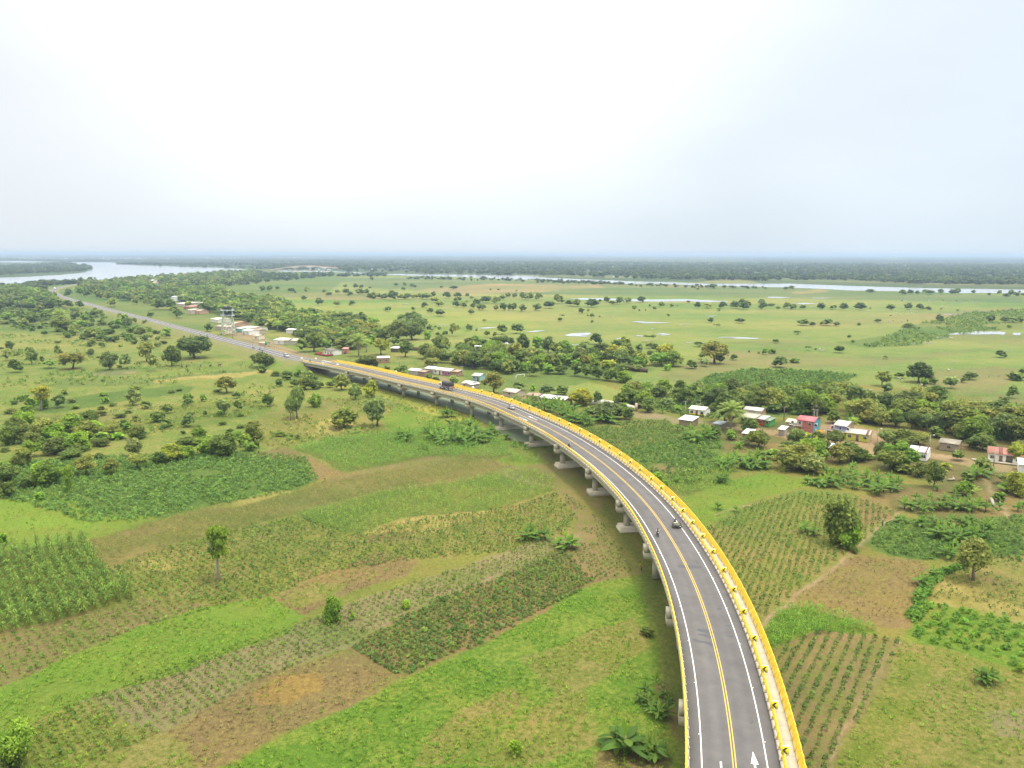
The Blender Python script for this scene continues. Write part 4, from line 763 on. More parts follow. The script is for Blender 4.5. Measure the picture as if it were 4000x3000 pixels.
def palm(seed, skirt, nf=20, short=False):
    rng = np.random.default_rng(seed); V, F, C = [], [], []; n = 0; zt = .62 if not short else .12
    for k in range(nf):
        th = k * 2.4 + rng.normal(0, .15); el = 1.25 - 1.5 * (k / nf) ** 1.1; L = .42 * rng.uniform(.9, 1.1) * (1.6 if short else 1); d = np.array([cos(th), sin(th), 0]); nr = np.array([-sin(th), cos(th), 0])
        def P(t): return np.array([0, 0, zt]) + d * L * cos(el) * t * (1 + .1 * t) + np.array([0, 0, L * sin(el) * t - .32 * L * t * t])
        v_ = rng.uniform(.75, 1.25)
        for j in range(11):
            t = .12 + .85 * j / 10; c = P(t); f = P(min(t + .08, 1)) - c; f /= np.linalg.norm(f)
            for sgn in (-1, 1):
                tip = c + (nr * sgn * .11 + f * .07 + np.array([0, 0, -.045])) * (1.15 - .8 * abs(t - .45)); w_ = f * .016
                V += [c - w_, c + w_, tip]; F.append((n, n + 1, n + 2)); n += 3; C += [(v_, v_, v_ * .85)] * 3
    me = mkmesh('frond_crown', np.array(V), F, [FOL], col=np.array(C)); mb = MB().tube([(0, 0, -.02), (.01, 0, zt * .5), (0, 0, zt)], [.03, .022, .02], 8) if not short else MB().tube([(0, 0, -.02), (0, 0, zt)], [.05, .04], 8)
    sk = None
    if skirt:
        sb = MB()
        for k in range(34):
            th = rng.uniform(0, 2 * pi); r = rng.uniform(.05, .16); zz = zt - rng.uniform(.08, .34 if not short else .12); zz = max(zz, .01); t1 = (cos(th) * .02, sin(th) * .02, zt); nn = np.array([-sin(th), cos(th), 0]) * .018; e_ = np.array([cos(th) * r, sin(th) * r, zz]); t1 = np.array(t1); m_ = (t1 + e_) / 2 + np.array([cos(th), sin(th), 0]) * .03
            sb.add([t1 - nn, t1 + nn, m_ + nn, m_ - nn, e_ + nn * .4, e_ - nn * .4], [(0, 1, 2, 3), (3, 2, 4, 5)])
        sk = sb.mesh('dry_frond_skirt', [DRY])
    return me, mb.mesh('trunk', [PALEBARK]), sk
PALM = [palm(1, True, 26), palm(2, False, 20), palm(3, True, 18, True)]

# ---------------------------------------------------------------- where the trees stand: tile, x, y of the foot, crown width, height (tile pixels), kind, tint
TINT = {'d': (92, 118, 66), 'm': (98, 124, 62), 'g': (112, 150, 62), 's': (122, 142, 78), 'w': (122, 148, 92), 'y': (142, 160, 66), 'o': (126, 144, 76), 'l': (124, 168, 60)}
TNAME = {'d': 'dark green', 'm': 'deep green', 'g': 'bright green', 's': 'soft green', 'w': 'grey-green', 'y': 'yellow-green', 'o': 'olive green', 'l': 'lime green'}
KNAME = {'m': 'round tree', 's': 'spreading tree', 'g': 'bushy tree', 'w': 'drooping tree', 'a': 'flat-topped tree', 't': 'tall bare-trunked tree', 'b': 'low bush', 'c': 'vine-covered snag', 'x': 'sparse wispy tree'}
TREES = {
'T1': '325,368,60,42,md;560,347,34,34,md;640,352,60,40,md;700,348,62,48,md;240,380,95,36,mm;440,362,70,30,mm;820,318,24,22,tm;595,462,82,66,md;275,1045,110,140,mw;365,1040,38,70,mm;135,1115,130,108,mm;85,1012,120,90,ss;630,1084,235,155,so;430,1078,135,60,xg;950,1092,175,160,md;1088,1082,105,112,ww;1270,1022,155,155,xs;1330,1104,115,132,xo;1487,1062,165,172,mm;1682,992,290,222,md;500,982,75,100,ss;790,962,82,60,bm;1410,872,62,36,bm;1100,732,92,82,sm;1255,702,52,42,gm;520,762,190,130,ss;370,642,90,60,sm;280,702,120,98,mm;490,652,112,98,mm;780,832,120,92,ss;1000,852,72,52,mm;880,902,62,46,mm;1070,722,82,62,mm;590,556,100,60,mm;1800,762,90,62,mm;90,925,82,75,mm;690,560,70,60,mm;960,550,100,62,ss;480,560,110,80,mm;350,600,90,60,ss;170,560,90,60,sm;80,560,100,60,mm;230,480,80,60,mm;400,470,90,60,mm;1300,640,60,44,mm',
'T2': '60,1072,195,152,md;100,892,160,165,md;400,942,115,130,mm;500,935,210,160,sm;960,1078,240,120,gm;1080,962,160,135,xy;1290,982,160,135,sm;1200,882,95,65,mm;1480,832,80,82,gl;1570,802,40,36,md;1632,802,66,50,mm;1715,802,108,104,so;1500,762,72,60,ww;1585,757,36,36,sm;1840,757,72,56,mm;1905,770,26,35,ss;2000,812,72,56,ss;2065,807,44,40,mm;2125,787,96,90,mm;1905,867,120,74,gg;2205,882,70,64,mm;1350,832,190,165,md;1235,840,230,160,mm;1120,850,140,140,mm;1040,835,130,110,gg;305,425,75,40,md;340,432,26,20,bm;440,432,56,50,ss;590,428,42,24,md;630,456,62,36,md;705,442,56,40,ss;780,442,76,50,mm;815,457,60,38,mm;858,390,52,38,md;908,392,50,35,md;900,446,90,52,ms;955,442,60,46,mm;983,390,32,16,bm;55,415,62,42,md;120,412,62,46,mm;183,403,46,30,mm;412,493,62,38,mm;770,390,42,32,ss;545,536,82,60,md;698,551,78,54,ss;830,537,66,42,mm;1002,317,44,22,md;1210,371,42,30,md;1283,371,36,32,mm;1275,405,44,22,md;1345,377,52,26,mm;1375,384,36,22,mm;1603,396,32,30,sm;1712,402,72,38,md;1137,592,76,50,mm;1455,557,66,45,mm;1358,586,46,34,sm;1508,602,72,40,mm;1590,630,102,62,md;1585,547,82,48,mo;1545,512,90,52,mo;982,481,62,46,mm;1015,480,62,60,gs;1058,476,70,45,mm;1112,486,80,50,mm;1185,491,112,76,md;1250,486,80,50,mo;1310,484,90,50,ms;1370,481,70,45,mo;1420,480,62,45,ms;1470,484,112,54,mm;1532,466,52,45,md;1650,474,82,52,md;1745,472,82,45,mm;1740,507,92,50,mo;1825,466,42,36,md;1862,486,36,30,mm;1730,552,72,50,md;1795,557,66,45,mo;1875,561,62,40,mm;1905,532,82,50,mm;1935,577,86,48,mm;1965,579,52,50,ms;2075,582,52,48,ms;2140,581,82,60,md;2190,582,62,56,mm;1860,614,62,42,ms;1985,517,112,64,md;2075,522,92,60,mo;2130,492,62,50,mm;2180,472,62,46,mo;1975,682,42,28,ss;770,666,36,30,sm;1820,516,32,25,ss;2025,406,30,18,bs;2095,406,30,18,bs;190,505,80,34,sm;235,508,50,34,md;1550,726,30,20,bs;640,690,60,50,mm;600,700,90,60,so;480,700,70,44,mm;720,760,80,56,ss;2140,1010,160,90,sm;1220,1108,70,40,gg',
'T3': '40,416,26,16,bm;25,471,56,40,md;95,486,82,60,md;150,492,92,66,mo;230,492,82,64,ms;15,582,62,62,mm;90,592,90,60,mo;215,582,102,56,mm;320,562,112,66,md;400,522,112,80,mo;500,542,92,56,mm;560,547,102,62,ms;690,552,128,68,md;820,512,66,45,md;870,532,82,40,ms;930,527,92,62,mm;1000,517,72,46,ms;1120,512,92,50,md;760,510,32,26,md;880,361,32,22,md;925,363,26,22,mm;1195,366,82,22,md;1735,391,106,38,md;1836,389,42,28,md;1605,403,42,22,ms;600,607,62,44,md;660,599,28,30,ss;655,636,26,20,sm;690,641,46,32,mm;690,691,36,30,mm;415,676,46,36,mm;435,652,42,34,am;1350,629,34,22,bm;1058,586,46,50,sm;1100,583,20,16,bm;1153,583,22,16,bm;1230,582,46,35,sm;1190,551,30,22,sm;1290,552,66,45,ms;1380,552,52,30,ms;1525,516,40,20,md;1605,561,66,52,md;1690,562,82,44,mo;1820,562,84,56,md;1786,596,42,42,ms;1930,562,112,62,md;2000,574,102,62,mm;1990,522,62,40,mm;2035,547,72,50,ms;2165,574,82,66,md;2155,522,72,40,ms;1718,686,64,42,md;1973,690,92,46,md;1770,747,58,48,aw;45,780,124,88,md;728,874,128,92,md;622,902,84,52,as;1188,855,98,56,ad;1190,907,92,50,ms;1613,894,92,48,mm;310,947,140,146,md;90,942,152,152,md;215,902,112,104,gg;240,1006,112,96,gg;410,987,112,100,gy;500,972,82,90,ss;85,1017,102,82,gg;900,922,112,82,mm;975,902,122,92,mo;1000,977,152,112,gm;1095,947,82,72,mm;690,1052,202,152,md;800,1042,132,112,gy;930,1062,172,142,ww;1120,1062,132,112,gy;1245,1032,102,82,mm;1240,932,82,62,mm;1345,952,112,82,gy;1200,962,82,42,bm;1420,992,46,36,md;1320,1042,92,92,xw;1430,1062,142,92,so;1550,1082,112,72,mm;1660,1062,102,62,ww;1750,1037,290,192,so;1792,1042,82,92,md;1915,1007,72,46,mm;1640,1002,82,52,ss;2048,941,22,18,bm;2130,951,26,18,bm;2187,962,66,54,mg;480,1060,150,110,gg;580,1090,150,100,gl;380,1090,120,90,mm;160,1090,130,110,so;90,1100,100,70,gl;300,1080,100,70,gm;820,1100,120,60,gm;960,1100,110,60,gm;1080,1105,110,60,so;1340,1100,80,60,gl',
'T4': '155,401,52,25,md;205,397,62,30,ms;882,426,86,28,md;1165,447,78,45,ms;1228,437,62,36,md;1290,441,42,32,mm;1355,432,46,36,mm;1400,443,86,42,md;1490,441,52,50,md;1592,442,62,42,mm;1635,443,72,56,md;1775,436,46,32,md;1910,451,36,22,md;2000,442,46,36,mm;2055,467,62,32,mm;2100,457,72,52,md;2148,461,52,36,mm;2172,436,30,25,sm;2202,457,36,30,md;30,543,78,28,bm;88,573,48,32,ms;165,562,86,50,ms;210,573,82,45,mm;300,569,62,38,mm;460,573,76,54,md;560,571,78,46,ms;652,577,80,58,md;795,577,108,62,md;883,569,20,22,bs;1060,577,80,46,mm;1213,573,80,56,md;1312,573,80,48,md;1385,579,66,30,md;1495,579,26,22,ss;1640,584,42,14,bm;305,709,116,50,mm;380,714,62,32,md;512,712,102,66,md;590,714,66,32,md;460,707,52,32,ms;787,709,46,25,bm;948,682,62,28,md;1220,729,118,44,bm;1480,684,82,66,md;1922,679,84,56,md;2045,680,84,48,md;2112,686,84,48,md;2178,686,70,44,mm;2085,727,62,28,bg;250,787,62,36,mm;700,813,40,25,bm;732,862,40,26,mm;65,862,62,36,mm;345,927,56,34,am;412,923,28,22,gg;35,952,78,42,gg;618,947,96,66,md;1010,1004,54,32,ss;2010,987,106,62,mm;105,1072,152,92,md;230,1032,112,42,gg',
'U1': '1962,298,205,134,so;1150,402,150,144,mw;1262,432,92,72,mm;1625,407,98,62,mm;355,447,158,212,ty;510,422,122,102,md;390,432,90,110,gl;270,425,100,90,gg;230,502,150,104,gg;790,492,112,54,gm;1450,472,102,72,mm;1070,612,92,82,mm;1182,582,82,104,ss;1440,592,102,84,mm;1630,587,132,98,md;1775,497,44,46,mm;1935,492,172,134,ww;2057,447,84,84,mm;2040,342,84,54,mm;450,702,222,154,gl;640,576,170,96,gm;690,782,232,162,gl;800,642,172,104,gl;870,722,152,84,gg;480,824,252,154,gm;1190,692,172,112,gm;1010,696,152,62,gl;90,742,184,164,gm;1150,842,184,134,ww;850,862,104,52,bm;1190,952,192,134,xo;960,1002,144,134,so;740,1004,204,174,so;400,1092,264,224,gg;600,1152,90,230,cg;1500,872,230,144,gy;1620,860,170,120,gg;1380,912,144,104,mm;1950,832,272,194,gm;1800,822,184,144,gg;2160,792,134,84,gg;1980,662,92,62,gm;30,1052,124,144,md;60,1192,154,134,gm;220,1112,114,74,mm;340,1216,104,64,gl;50,802,84,44,bm;200,882,104,44,bm;330,742,134,84,gg;960,612,54,42,bm;120,900,90,50,bm;600,780,160,110,gg;1580,650,60,34,bm;1700,610,90,40,bm;2080,500,60,30,bm;180,370,70,60,gg;880,440,70,34,bm;980,410,80,30,bm',
'U2': '110,417,114,108,mm;355,522,194,264,ww;300,530,100,200,xw;515,417,124,128,gg;740,267,154,128,ms;860,352,124,132,mw;1000,330,134,154,gy;430,267,174,104,mm;520,262,104,74,gm;345,242,124,64,mm;760,602,274,174,mo;1045,582,244,224,ww;1130,122,64,58,mm;1275,122,92,64,mm;1355,142,94,88,gl;305,692,38,36,md;360,692,48,36,md;210,662,124,36,bm;10,772,54,84,gm;2050,302,234,174,so;1710,237,124,84,ww;1555,202,84,42,mm;180,150,100,44,bm;260,180,120,70,gm;1490,190,80,56,mm;560,250,70,46,mm;640,250,80,50,mm',
'U3': '60,272,114,74,mm;180,277,54,54,gl;300,312,164,78,md;430,312,124,78,mm;590,402,234,154,gy;735,392,94,104,mm;820,522,334,144,md;1000,524,124,114,gm;940,412,154,114,mm;1110,372,134,104,mm;1275,332,174,98,md;1180,462,154,134,gm;1330,432,134,84,ww;1455,302,124,112,mm;1700,402,144,84,mm;1840,562,304,264,mm;2130,452,164,204,tm;1640,602,154,104,gg;2130,762,224,164,mm;1750,682,164,104,md;1260,1072,144,94,gl;1325,1112,84,64,gg;560,152,134,112,mm;650,167,114,112,mm;740,182,124,112,mm;830,192,124,112,gm;910,197,114,112,mm;965,207,154,114,gl;40,112,114,94,mm;120,122,114,104,gg;190,152,114,112,mm;320,132,124,94,gg;430,132,154,74,mm;1960,520,120,90,mm;1960,690,150,110,gm;2060,640,160,120,mm;1900,700,110,90,gg;1430,460,90,60,gg;690,510,150,100,md;930,520,120,90,mm;2010,400,170,110,md;1880,300,130,80,mm;1560,330,100,60,bm;2150,330,110,90,md;1890,230,50,50,bm;2160,160,50,40,bm',
'U4': '1300,207,250,174,md;1355,237,78,72,gg;1430,222,84,52,mm;1135,169,98,56,mm;985,237,154,124,xo;1022,297,114,78,md;1028,142,44,42,ms;1575,257,134,108,mw;1745,182,124,62,mm;1690,207,64,42,mm;1455,372,234,134,mm;1395,417,94,62,gl;1130,437,184,124,ww;1030,367,114,62,ss;900,412,104,52,so;2020,442,154,124,gm;2110,342,104,104,mm;2140,187,164,72,gm;2200,132,64,42,mm;610,352,194,174,so;520,292,134,124,mm;700,312,124,94,gy;200,352,144,104,ww;310,352,134,104,ww;580,742,200,124,md;110,700,190,130,gy;230,760,170,150,ww;410,840,260,210,md;160,960,290,180,mo;390,990,250,170,mw;620,900,250,170,mo;760,880,200,140,gm;870,780,90,50,gs;1060,960,250,210,mm;980,870,160,150,md;1320,1020,150,130,gm;1430,1110,170,230,mm;1300,900,180,140,md;1540,840,150,130,mm;1480,790,130,110,gg;1160,750,280,140,mm;1040,740,200,130,mw;1300,740,200,110,so;1590,830,170,110,mm;1850,790,240,150,mm;1780,770,150,110,gm;2140,900,200,180,gy;2060,1010,180,150,mm;2150,1180,220,220,gy;2180,950,140,150,gm;1860,1000,160,140,ww;1640,880,120,90,mm;1720,1060,140,80,mm;1700,1180,160,120,mg;1980,1230,140,90,gg;340,640,120,96,md;270,480,170,90,gg;60,470,150,90,mm;380,470,160,90,mw;560,560,140,110,mm;870,560,210,130,mo;980,580,190,150,mo;1100,590,180,150,mm;1240,600,190,160,md;1370,620,180,150,mw;1500,640,200,170,md;1600,640,160,130,so;1450,680,150,100,gm;1750,640,230,130,gm;1680,700,180,110,mm;1900,660,210,150,md;2000,700,190,140,gg;2120,720,200,170,md;2200,640,180,160,mm;2060,560,180,110,mm;1660,560,120,90,gy;760,490,150,80,mw;1330,560,190,130,so;1560,560,140,110,ms;110,620,140,80,gg;30,700,140,100,gg;160,640,120,70,gm',
'V1': '1417,440,160,365,tg;120,1655,250,270,xg;100,1650,160,200,gm;15,215,70,84,gl',
'V2': '500,702,150,170,bg;975,617,78,52,bl;625,692,34,50,bl;80,330,10,10,bm',
'V3': '20,1570,90,110,bl;880,800,90,60,bm',
'V4': '455,205,262,300,gm;520,228,190,190,gl;1330,440,260,240,xo;1640,1035,60,60,bl;560,260,60,40,bm'}
TREES['V2'] = TREES['V2'].replace(';80,330,10,10,bm', '')
BANS = {  # banana plants: x, y of the foot, height (tile pixels)
'V2': '', 'V3': '85,180,95;150,175,80;215,175,95;120,150,80;350,235,120;300,225,70;390,230,90;860,1175,80;830,1215,70;880,1250,90;930,1270,80;990,1200,70;1000,1330,90;950,1330,90;1040,1330,80;905,1290,80;680,1520,150;735,1570,210;800,1540,120;890,1560,130;930,1590,120;1050,1650,110;1070,1610,100;870,1600,100;1010,1240,60',
'V4': '990,470,90;1070,418,80;965,560,70;860,68,60;835,60,50;1170,300,90;1195,280,80;1150,270,60;1385,1095,100;1420,1105,110;1445,1090,90;1240,200,110;1330,190,130;1390,180,120;1290,160,90;1420,120,90;1100,165,110;1150,155,100;1200,140,80;1010,60,60;1060,60,60;990,90,80;1210,230,70;240,130,90;290,150,80;1250,95,80;1300,80,80;1180,80,80;1120,100,70;1440,90,70',
'U2': '1240,700,110;1290,715,120;1330,700,90;1440,780,80;1470,790,70;1500,690,120;1530,720,110;1560,660,110;1590,700,120;1620,740,110;1650,690,130;1680,650,110;1700,720,120;1730,690,130;1760,740,130;1790,700,120;1820,660,120;1850,720,130;1880,690,120;1910,730,120;1940,690,110;1970,720,100;2000,690,100;2030,650,110;1600,640,100;1730,620,110;1850,610,120;2010,560,100;1900,640,110;1460,640,70;2060,660,80;2110,640,90;2150,650,90;2190,640,80;1620,500,80;1650,510,100;1690,505,90;1800,500,60;2140,590,60;1540,600,90;1680,590,90;1790,600,90;2160,700,80;2200,690,70;860,640,60;800,650,50',
'U3': '20,370,70;60,400,80;100,410,90;140,420,90;190,440,100;230,440,90;280,450,110;330,460,120;370,450,110;300,400,90;250,380,80;180,380,80;410,480,120;440,500,120;470,520,110;510,545,110;540,550,110;570,520,90;350,420,90;400,420,100;480,470,110;530,480,110;590,560,90;640,580,110;670,570,90;620,520,90;440,440,100;150,470,60;215,790,80;115,780,60;770,560,95;855,560,110;830,550,90;740,540,80;1500,690,90;1540,680,110;1580,720,130;1640,710,150;1690,700,130;1720,690,100;1480,640,80;1620,730,60;1560,650,100;1660,640,100;1430,620,80;1960,770,90;2010,740,80;1790,920,100;1820,950,110;1860,930,120;1890,960,110;1780,1060,90;1820,1070,100;1850,1050,80;1940,900,110;1980,930,110;2010,950,100;2060,930,120;2100,950,110;2150,940,120;2190,950,110;2120,880,110;2040,880,100;1910,870,90;2170,870,110;1300,470,60;1440,1070,60;1410,1060,50;1780,1300,90;1930,1320,60;20,760,60',
'U4': '340,1080,90;390,1090,100;440,1100,110;480,1110,100;520,1090,110;560,1110,110;600,1100,100;640,1060,110;690,1080,100;730,1120,90;770,1130,80;830,1100,110;880,1110,110;920,1150,110;960,1180,130;1000,1150,110;1040,1110,110;1080,1140,100;1120,1120,110;560,1010,90;620,1000,80;500,1000,80;700,1010,90;760,1040,90;850,1040,100;730,960,90;950,1070,120;1060,1060,100;90,430,100;130,440,90;60,420,80;1180,1300,100;1240,1310,110;1300,1290,110;1360,1310,110;1420,1290,100;1480,1310,110;1540,1300,110;1600,1280,110;1650,1310,110;1700,1300,100;1760,1320,110;1820,1300,110;1880,1320,100;1280,1230,80;1400,1230,80;1520,1220,80;1620,1210,90;1740,1240,80;1460,1140,60;1800,1040,120;1850,1020,110;1770,1010,110;1920,1000,90;2000,1300,80;2160,1320,80;1180,1240,70;1340,1340,90;690,540,70;730,560,90;1610,1160,70;2200,1290,80'}
REG = [  # name, pixel box or polygon test by x0,y0,x1,y1 (first match)
 ('on the far side of the river', 0, 0, 4001, 1075), ('in the wood left of the road bend', 0, 1000, 300, 1215), ('on the river bank left of the far bridge', 0, 1000, 620, 1118),
 ('on the bank of the right-hand river', 2000, 1075, 4001, 1160), ('on the plain below the far bridge', 1000, 1060, 2000, 1170), ('in the tree row across the middle plain', 2000, 1160, 4001, 1214),
 ('beside the far road', 300, 1118, 1000, 1300), ('in the tree belt on the middle plain', 1000, 1170, 2000, 1240), ('on the open plain', 2000, 1214, 3000, 1330), ('on the right-hand pasture', 3000, 1214, 4001, 1420),
 ('near the water tower and ramp village', 1000, 1240, 1640, 1460), ('behind the row houses', 1640, 1240, 2080, 1430), ('beyond the football field', 2000, 1330, 2740, 1500),
 ('in the pasture left of the ramp', 0, 1300, 1000, 1470), ('near the football field', 1900, 1430, 2720, 1660), ('behind the coloured houses', 2720, 1330, 4001, 1700),
 ('left of the bridge among the meadows', 800, 1440, 1620, 1760), ('on the rough pasture at left', 0, 1460, 800, 1700), ('in the thicket above the cassava', 0, 1700, 1000, 2000), ('in front of the coloured houses', 2600, 1640, 4001, 1960), ('among the near right fields', 2500, 1900, 4001, 3001), ('among the near left fields', 0, 1900, 2700, 3001)]
def region(x, y):
    for nm, x0, y0, x1, y1 in REG:
        if x0 <= x < x1 and y0 <= y < y1: return nm
    return 'between the fields'
TL = []
for t, s in TREES.items():
    for e_ in s.split(';'):
        if not e_: continue
        x, y_, w_, h_, k = e_.split(','); k_ = tsc(t); o = TILE[t]; TL.append([o[0] + float(x) * k_, o[1] + float(y_) * k_, float(w_) * k_, float(h_) * k_, k[0], k[1]])
# ---------------------------------------------------------------- houses
_mc = {}
def cm(kind, c, **k):
    key = (kind, tuple(c))
    if key not in _mc:
        nm = {'w': 'painted_wall', 'r': 'roof_sheet', 'b': 'brick_wall', 'd': 'door_paint'}[kind]
        _mc[key] = mat(nm, alb(c, 1.8 if sum(c) > 640 else 1.45 if kind == 'r' else 1.35), 0.8 if kind != 'r' else 0.55, var=.1 if kind != 'r' else .16, scale=1.3 if kind != 'r' else .8, streak=(1, 1, .3) if kind == 'r' else None, bump=.15 if kind == 'b' else 0, **k)
    return _mc[key]
RUST = mat('rusty_sheet', alb((160, 100, 80)), .8, var=.3, scale=1.5)
FOOT = []
def house(label, a, b, depth, h, wall, roof, rise=.7, openings='wdw', side=None, tint_band=None, rust=None, style='gable', name='house', group=None, cat='house', ground_z=0.0, over=.35, far=False, lintel=None):
    A, B = G(*a), G(*b); L = np.linalg.norm(B - A); ang = atan2(B[1] - A[1], B[0] - A[0]); E_ = empty(name, ((A + B)[0] / 2, (A + B)[1] / 2, ground_z), ang); tag(E_, label, cat, group)
    n = np.array([-sin(ang), cos(ang)]); C_ = (A + B) / 2 + n * depth / 2; FOOT.append((C_[0], C_[1], max(L, depth) / 2 + 1, L, ang, depth)); w_ = L / 2; wm = cm('w', wall); sm = cm('w' if side is None else 'b', side or wall)
    mb = MB(); hb = h if style != 'mono' else h + rise * .0
    V = [(-w_, 0, 0), (w_, 0, 0), (w_, depth, 0), (-w_, depth, 0), (-w_, 0, h), (w_, 0, h), (w_, depth, h if style != 'mono' else h + rise), (-w_, depth, h if style != 'mono' else h + rise)]
    mb.add(V, [(0, 1, 5, 4), (2, 3, 7, 6)], 0); mb.add(V, [(1, 2, 6, 5), (3, 0, 4, 7)], 1); 
    if style == 'gable': mb.add([(-w_, 0, h), (-w_, depth, h), (-w_, depth / 2, h + rise)], [(0, 1, 2)], 1); mb.add([(w_, 0, h), (w_, depth, h), (w_, depth / 2, h + rise)], [(0, 2, 1)], 1)
    if style == 'flat': mb.add([(-w_, 0, h - .3), (w_, 0, h - .3), (w_, depth, h - .3), (-w_, depth, h - .3)], [(0, 1, 2, 3)], 1)
    mb.build('wall', [wm, sm], E_)
    if tint_band: MB().box(-w_ - .02, w_ + .02, -.025, .2, 0, 1.0).build('dado', cm('w', tint_band), E_)
    rm = cm('r', roof); o = over; mb = MB(); t = .06
    def slab(p):
        q = [np.array(v, float) for v in p]; mb.add(q + [v + np.array([0, 0, t]) for v in q], [(3, 2, 1, 0), (4, 5, 6, 7), (0, 1, 5, 4), (1, 2, 6, 5), (2, 3, 7, 6), (3, 0, 4, 7)])
    if style == 'gable':
        sl = rise / (depth / 2); slab([(-w_ - o, -o * 1.4, h - sl * o * 1.4 + .03), (w_ + o, -o * 1.4, h - sl * o * 1.4 + .03), (w_ + o, depth / 2, h + rise + .03), (-w_ - o, depth / 2, h + rise + .03)])
        slab([(-w_ - o, depth / 2, h + rise + .03), (w_ + o, depth / 2, h + rise + .03), (w_ + o, depth + o, h - sl * o + .03), (-w_ - o, depth + o, h - sl * o + .03)])
    elif style == 'mono': sl = rise / depth; slab([(-w_ - o, -o * 1.6, h - sl * o * 1.6 + .04), (w_ + o, -o * 1.6, h - sl * o * 1.6 + .04), (w_ + o, depth + o, h + rise + sl * o + .04), (-w_ - o, depth + o, h + rise + sl * o + .04)])
    if style != 'flat': rf = mb.build('roof', rm, E_)
    if rust and style != 'flat':
        for (f0, f1) in rust:
            m2 = MB(); x0, x1 = -w_ + L * f0, -w_ + L * f1; sl = rise / (depth / 2 if style == 'gable' else depth); yy = depth / 2 if style == 'gable' else depth
            q = [(x0, -o * 1.4, h - sl * o * 1.4 + .14), (x1, -o * 1.4, h - sl * o * 1.4 + .14), (x1, yy, h + sl * yy + .14), (x0, yy, h + sl * yy + .14)]
            m2.add(q + [(x, y, z - .03) for x, y, z in q], [(0, 1, 2, 3), (7, 6, 5, 4), (0, 4, 5, 1), (1, 5, 6, 2), (2, 6, 7, 3), (3, 7, 4, 0)]); m2.build('rusty_sheet', RUST, rf)
    if not far and openings:
        n_ = len(openings); FR = cm('w', (225, 222, 210))
        for i, c in enumerate(openings):
            x = -w_ + L * (i + .5) / n_
            if c == 'w':
                f = MB().box(x - .62, x + .62, -.05, -.005, .95, 2.05).build('window', FR, E_)
                MB().box(x - .52, x - .03, -.065, -.052, 1.04, 1.96).box(x + .03, x + .52, -.065, -.052, 1.04, 1.96).build('pane', GLS, f)
            elif c == 'd':
                f = MB().box(x - .55, x + .55, -.05, -.005, 0.02, 2.2).build('door', FR, E_); MB().box(x - .45, x + .45, -.068, -.052, 0.03, 2.1).build('door_leaf', cm('d', (150, 120, 95)), f)
            elif c == 'D': f = MB().box(x - .55, x + .55, -.05, -.005, 0.02, 2.2).build('door', WHITE, E_)
            elif c == 'g': MB().box(x - .9, x + .9, -.05, -.005, 0.02, 2.3).build('garage_door', cm('d', (120, 110, 100)), E_)
    return E_
RV = 'houses along the right-hand village road'; MV = 'houses behind the middle of the bridge'; LV = 'houses beside the bridge ramp'
WHR, CRR, GRR = (236, 236, 232), (226, 222, 196), (206, 204, 192)
house('white house with yellow lower walls and cream roof beside a utility pole', (2692, 1621), (2750, 1628), 7, 2.7, (240, 238, 232), (238, 234, 206), openings='wdw', tint_band=(240, 214, 60), group=RV)
house('shed with a brilliant white roof just in front of the white and yellow house', (2652, 1660), (2702, 1667), 6, 2.3, (170, 150, 120), (246, 246, 246), .5, '', style='mono', group=RV, name='shed', cat='shed')
house('tiny shack with a bluish grey sheet roof left of the big palm trunk', (2785, 1674), (2816, 1679), 4.5, 2.0, (160, 150, 130), (168, 178, 182), .3, '', style='mono', group=RV, name='shed', cat='shed')
house('apple green house with white door and grey overhanging roof', (2893, 1652), (2946, 1660), 5.5, 2.6, (158, 212, 92), (202, 196, 172), .5, 'wDw', tint_band=None, style='mono', group=RV)
house('taller white and brick house rising behind the apple green house', (2905, 1639), (2972, 1647), 6, 4.2, (238, 230, 205), GRR, .7, '', side=(200, 160, 130), group=RV)
house('small red house with pale roof between green walls', (2957, 1660), (2984, 1664), 5.5, 2.5, (216, 74, 60), (204, 206, 196), .4, 'w', style='mono', group=RV)
house('narrow emerald green house touching the small red house', (2986, 1664), (3006, 1667), 5, 2.3, (96, 190, 96), (140, 160, 130), .3, 'w', style='mono', group=RV)
house('brick shed with white roof half hidden below the apple green house', (2900, 1717), (2930, 1721), 5, 2.4, (176, 140, 105), (242, 242, 244), .5, '', style='mono', group=RV, name='shed', cat='shed')
house('cream roofed low house left of the red roofed two-storey house', (3070, 1672), (3108, 1677), 6, 2.5, (200, 190, 160), (226, 220, 190), .7, 'w', group=RV)
hh = house('two-storey house with red roof, pink front and turquoise side wall', (3111, 1686), (3176, 1695), 8, 4.6, (206, 130, 118), (212, 112, 116), .9, '', side=(96, 186, 204), group=RV)
mb = MB(); MB().box(-5.6, -.8, -1.1, 0, 2.35, 2.5).build('balcony', CONCW, hh)
for x in (-5.5, -3.9, -2.4, -.9): MB().box(x - .06, x + .06, -1.05, -.95, 0, 4.5).build('column', CONCW, hh)
MB().box(-5.5, -.9, -1.04, -1.0, 3.2, 3.28).box(-5.5, -.9, -1.04, -1.0, 2.85, 2.9).build('balcony_rail', WHITE, hh)
for x in (-4.6, -2.0, 1.6, 3.8): f = MB().box(x - .55, x + .55, -.05, -.005, 2.9, 4.0).build('window', WHITE, hh); MB().box(x - .45, x + .45, -.07, -.052, 3.0, 3.9).build('pane', GLS, f)
house('orange walled shed with rusty brown roof beside the yellow gate', (3229, 1701), (3257, 1705), 5, 2.5, (238, 176, 50), (160, 108, 86), .5, '', style='mono', group=RV, name='shed', cat='shed')
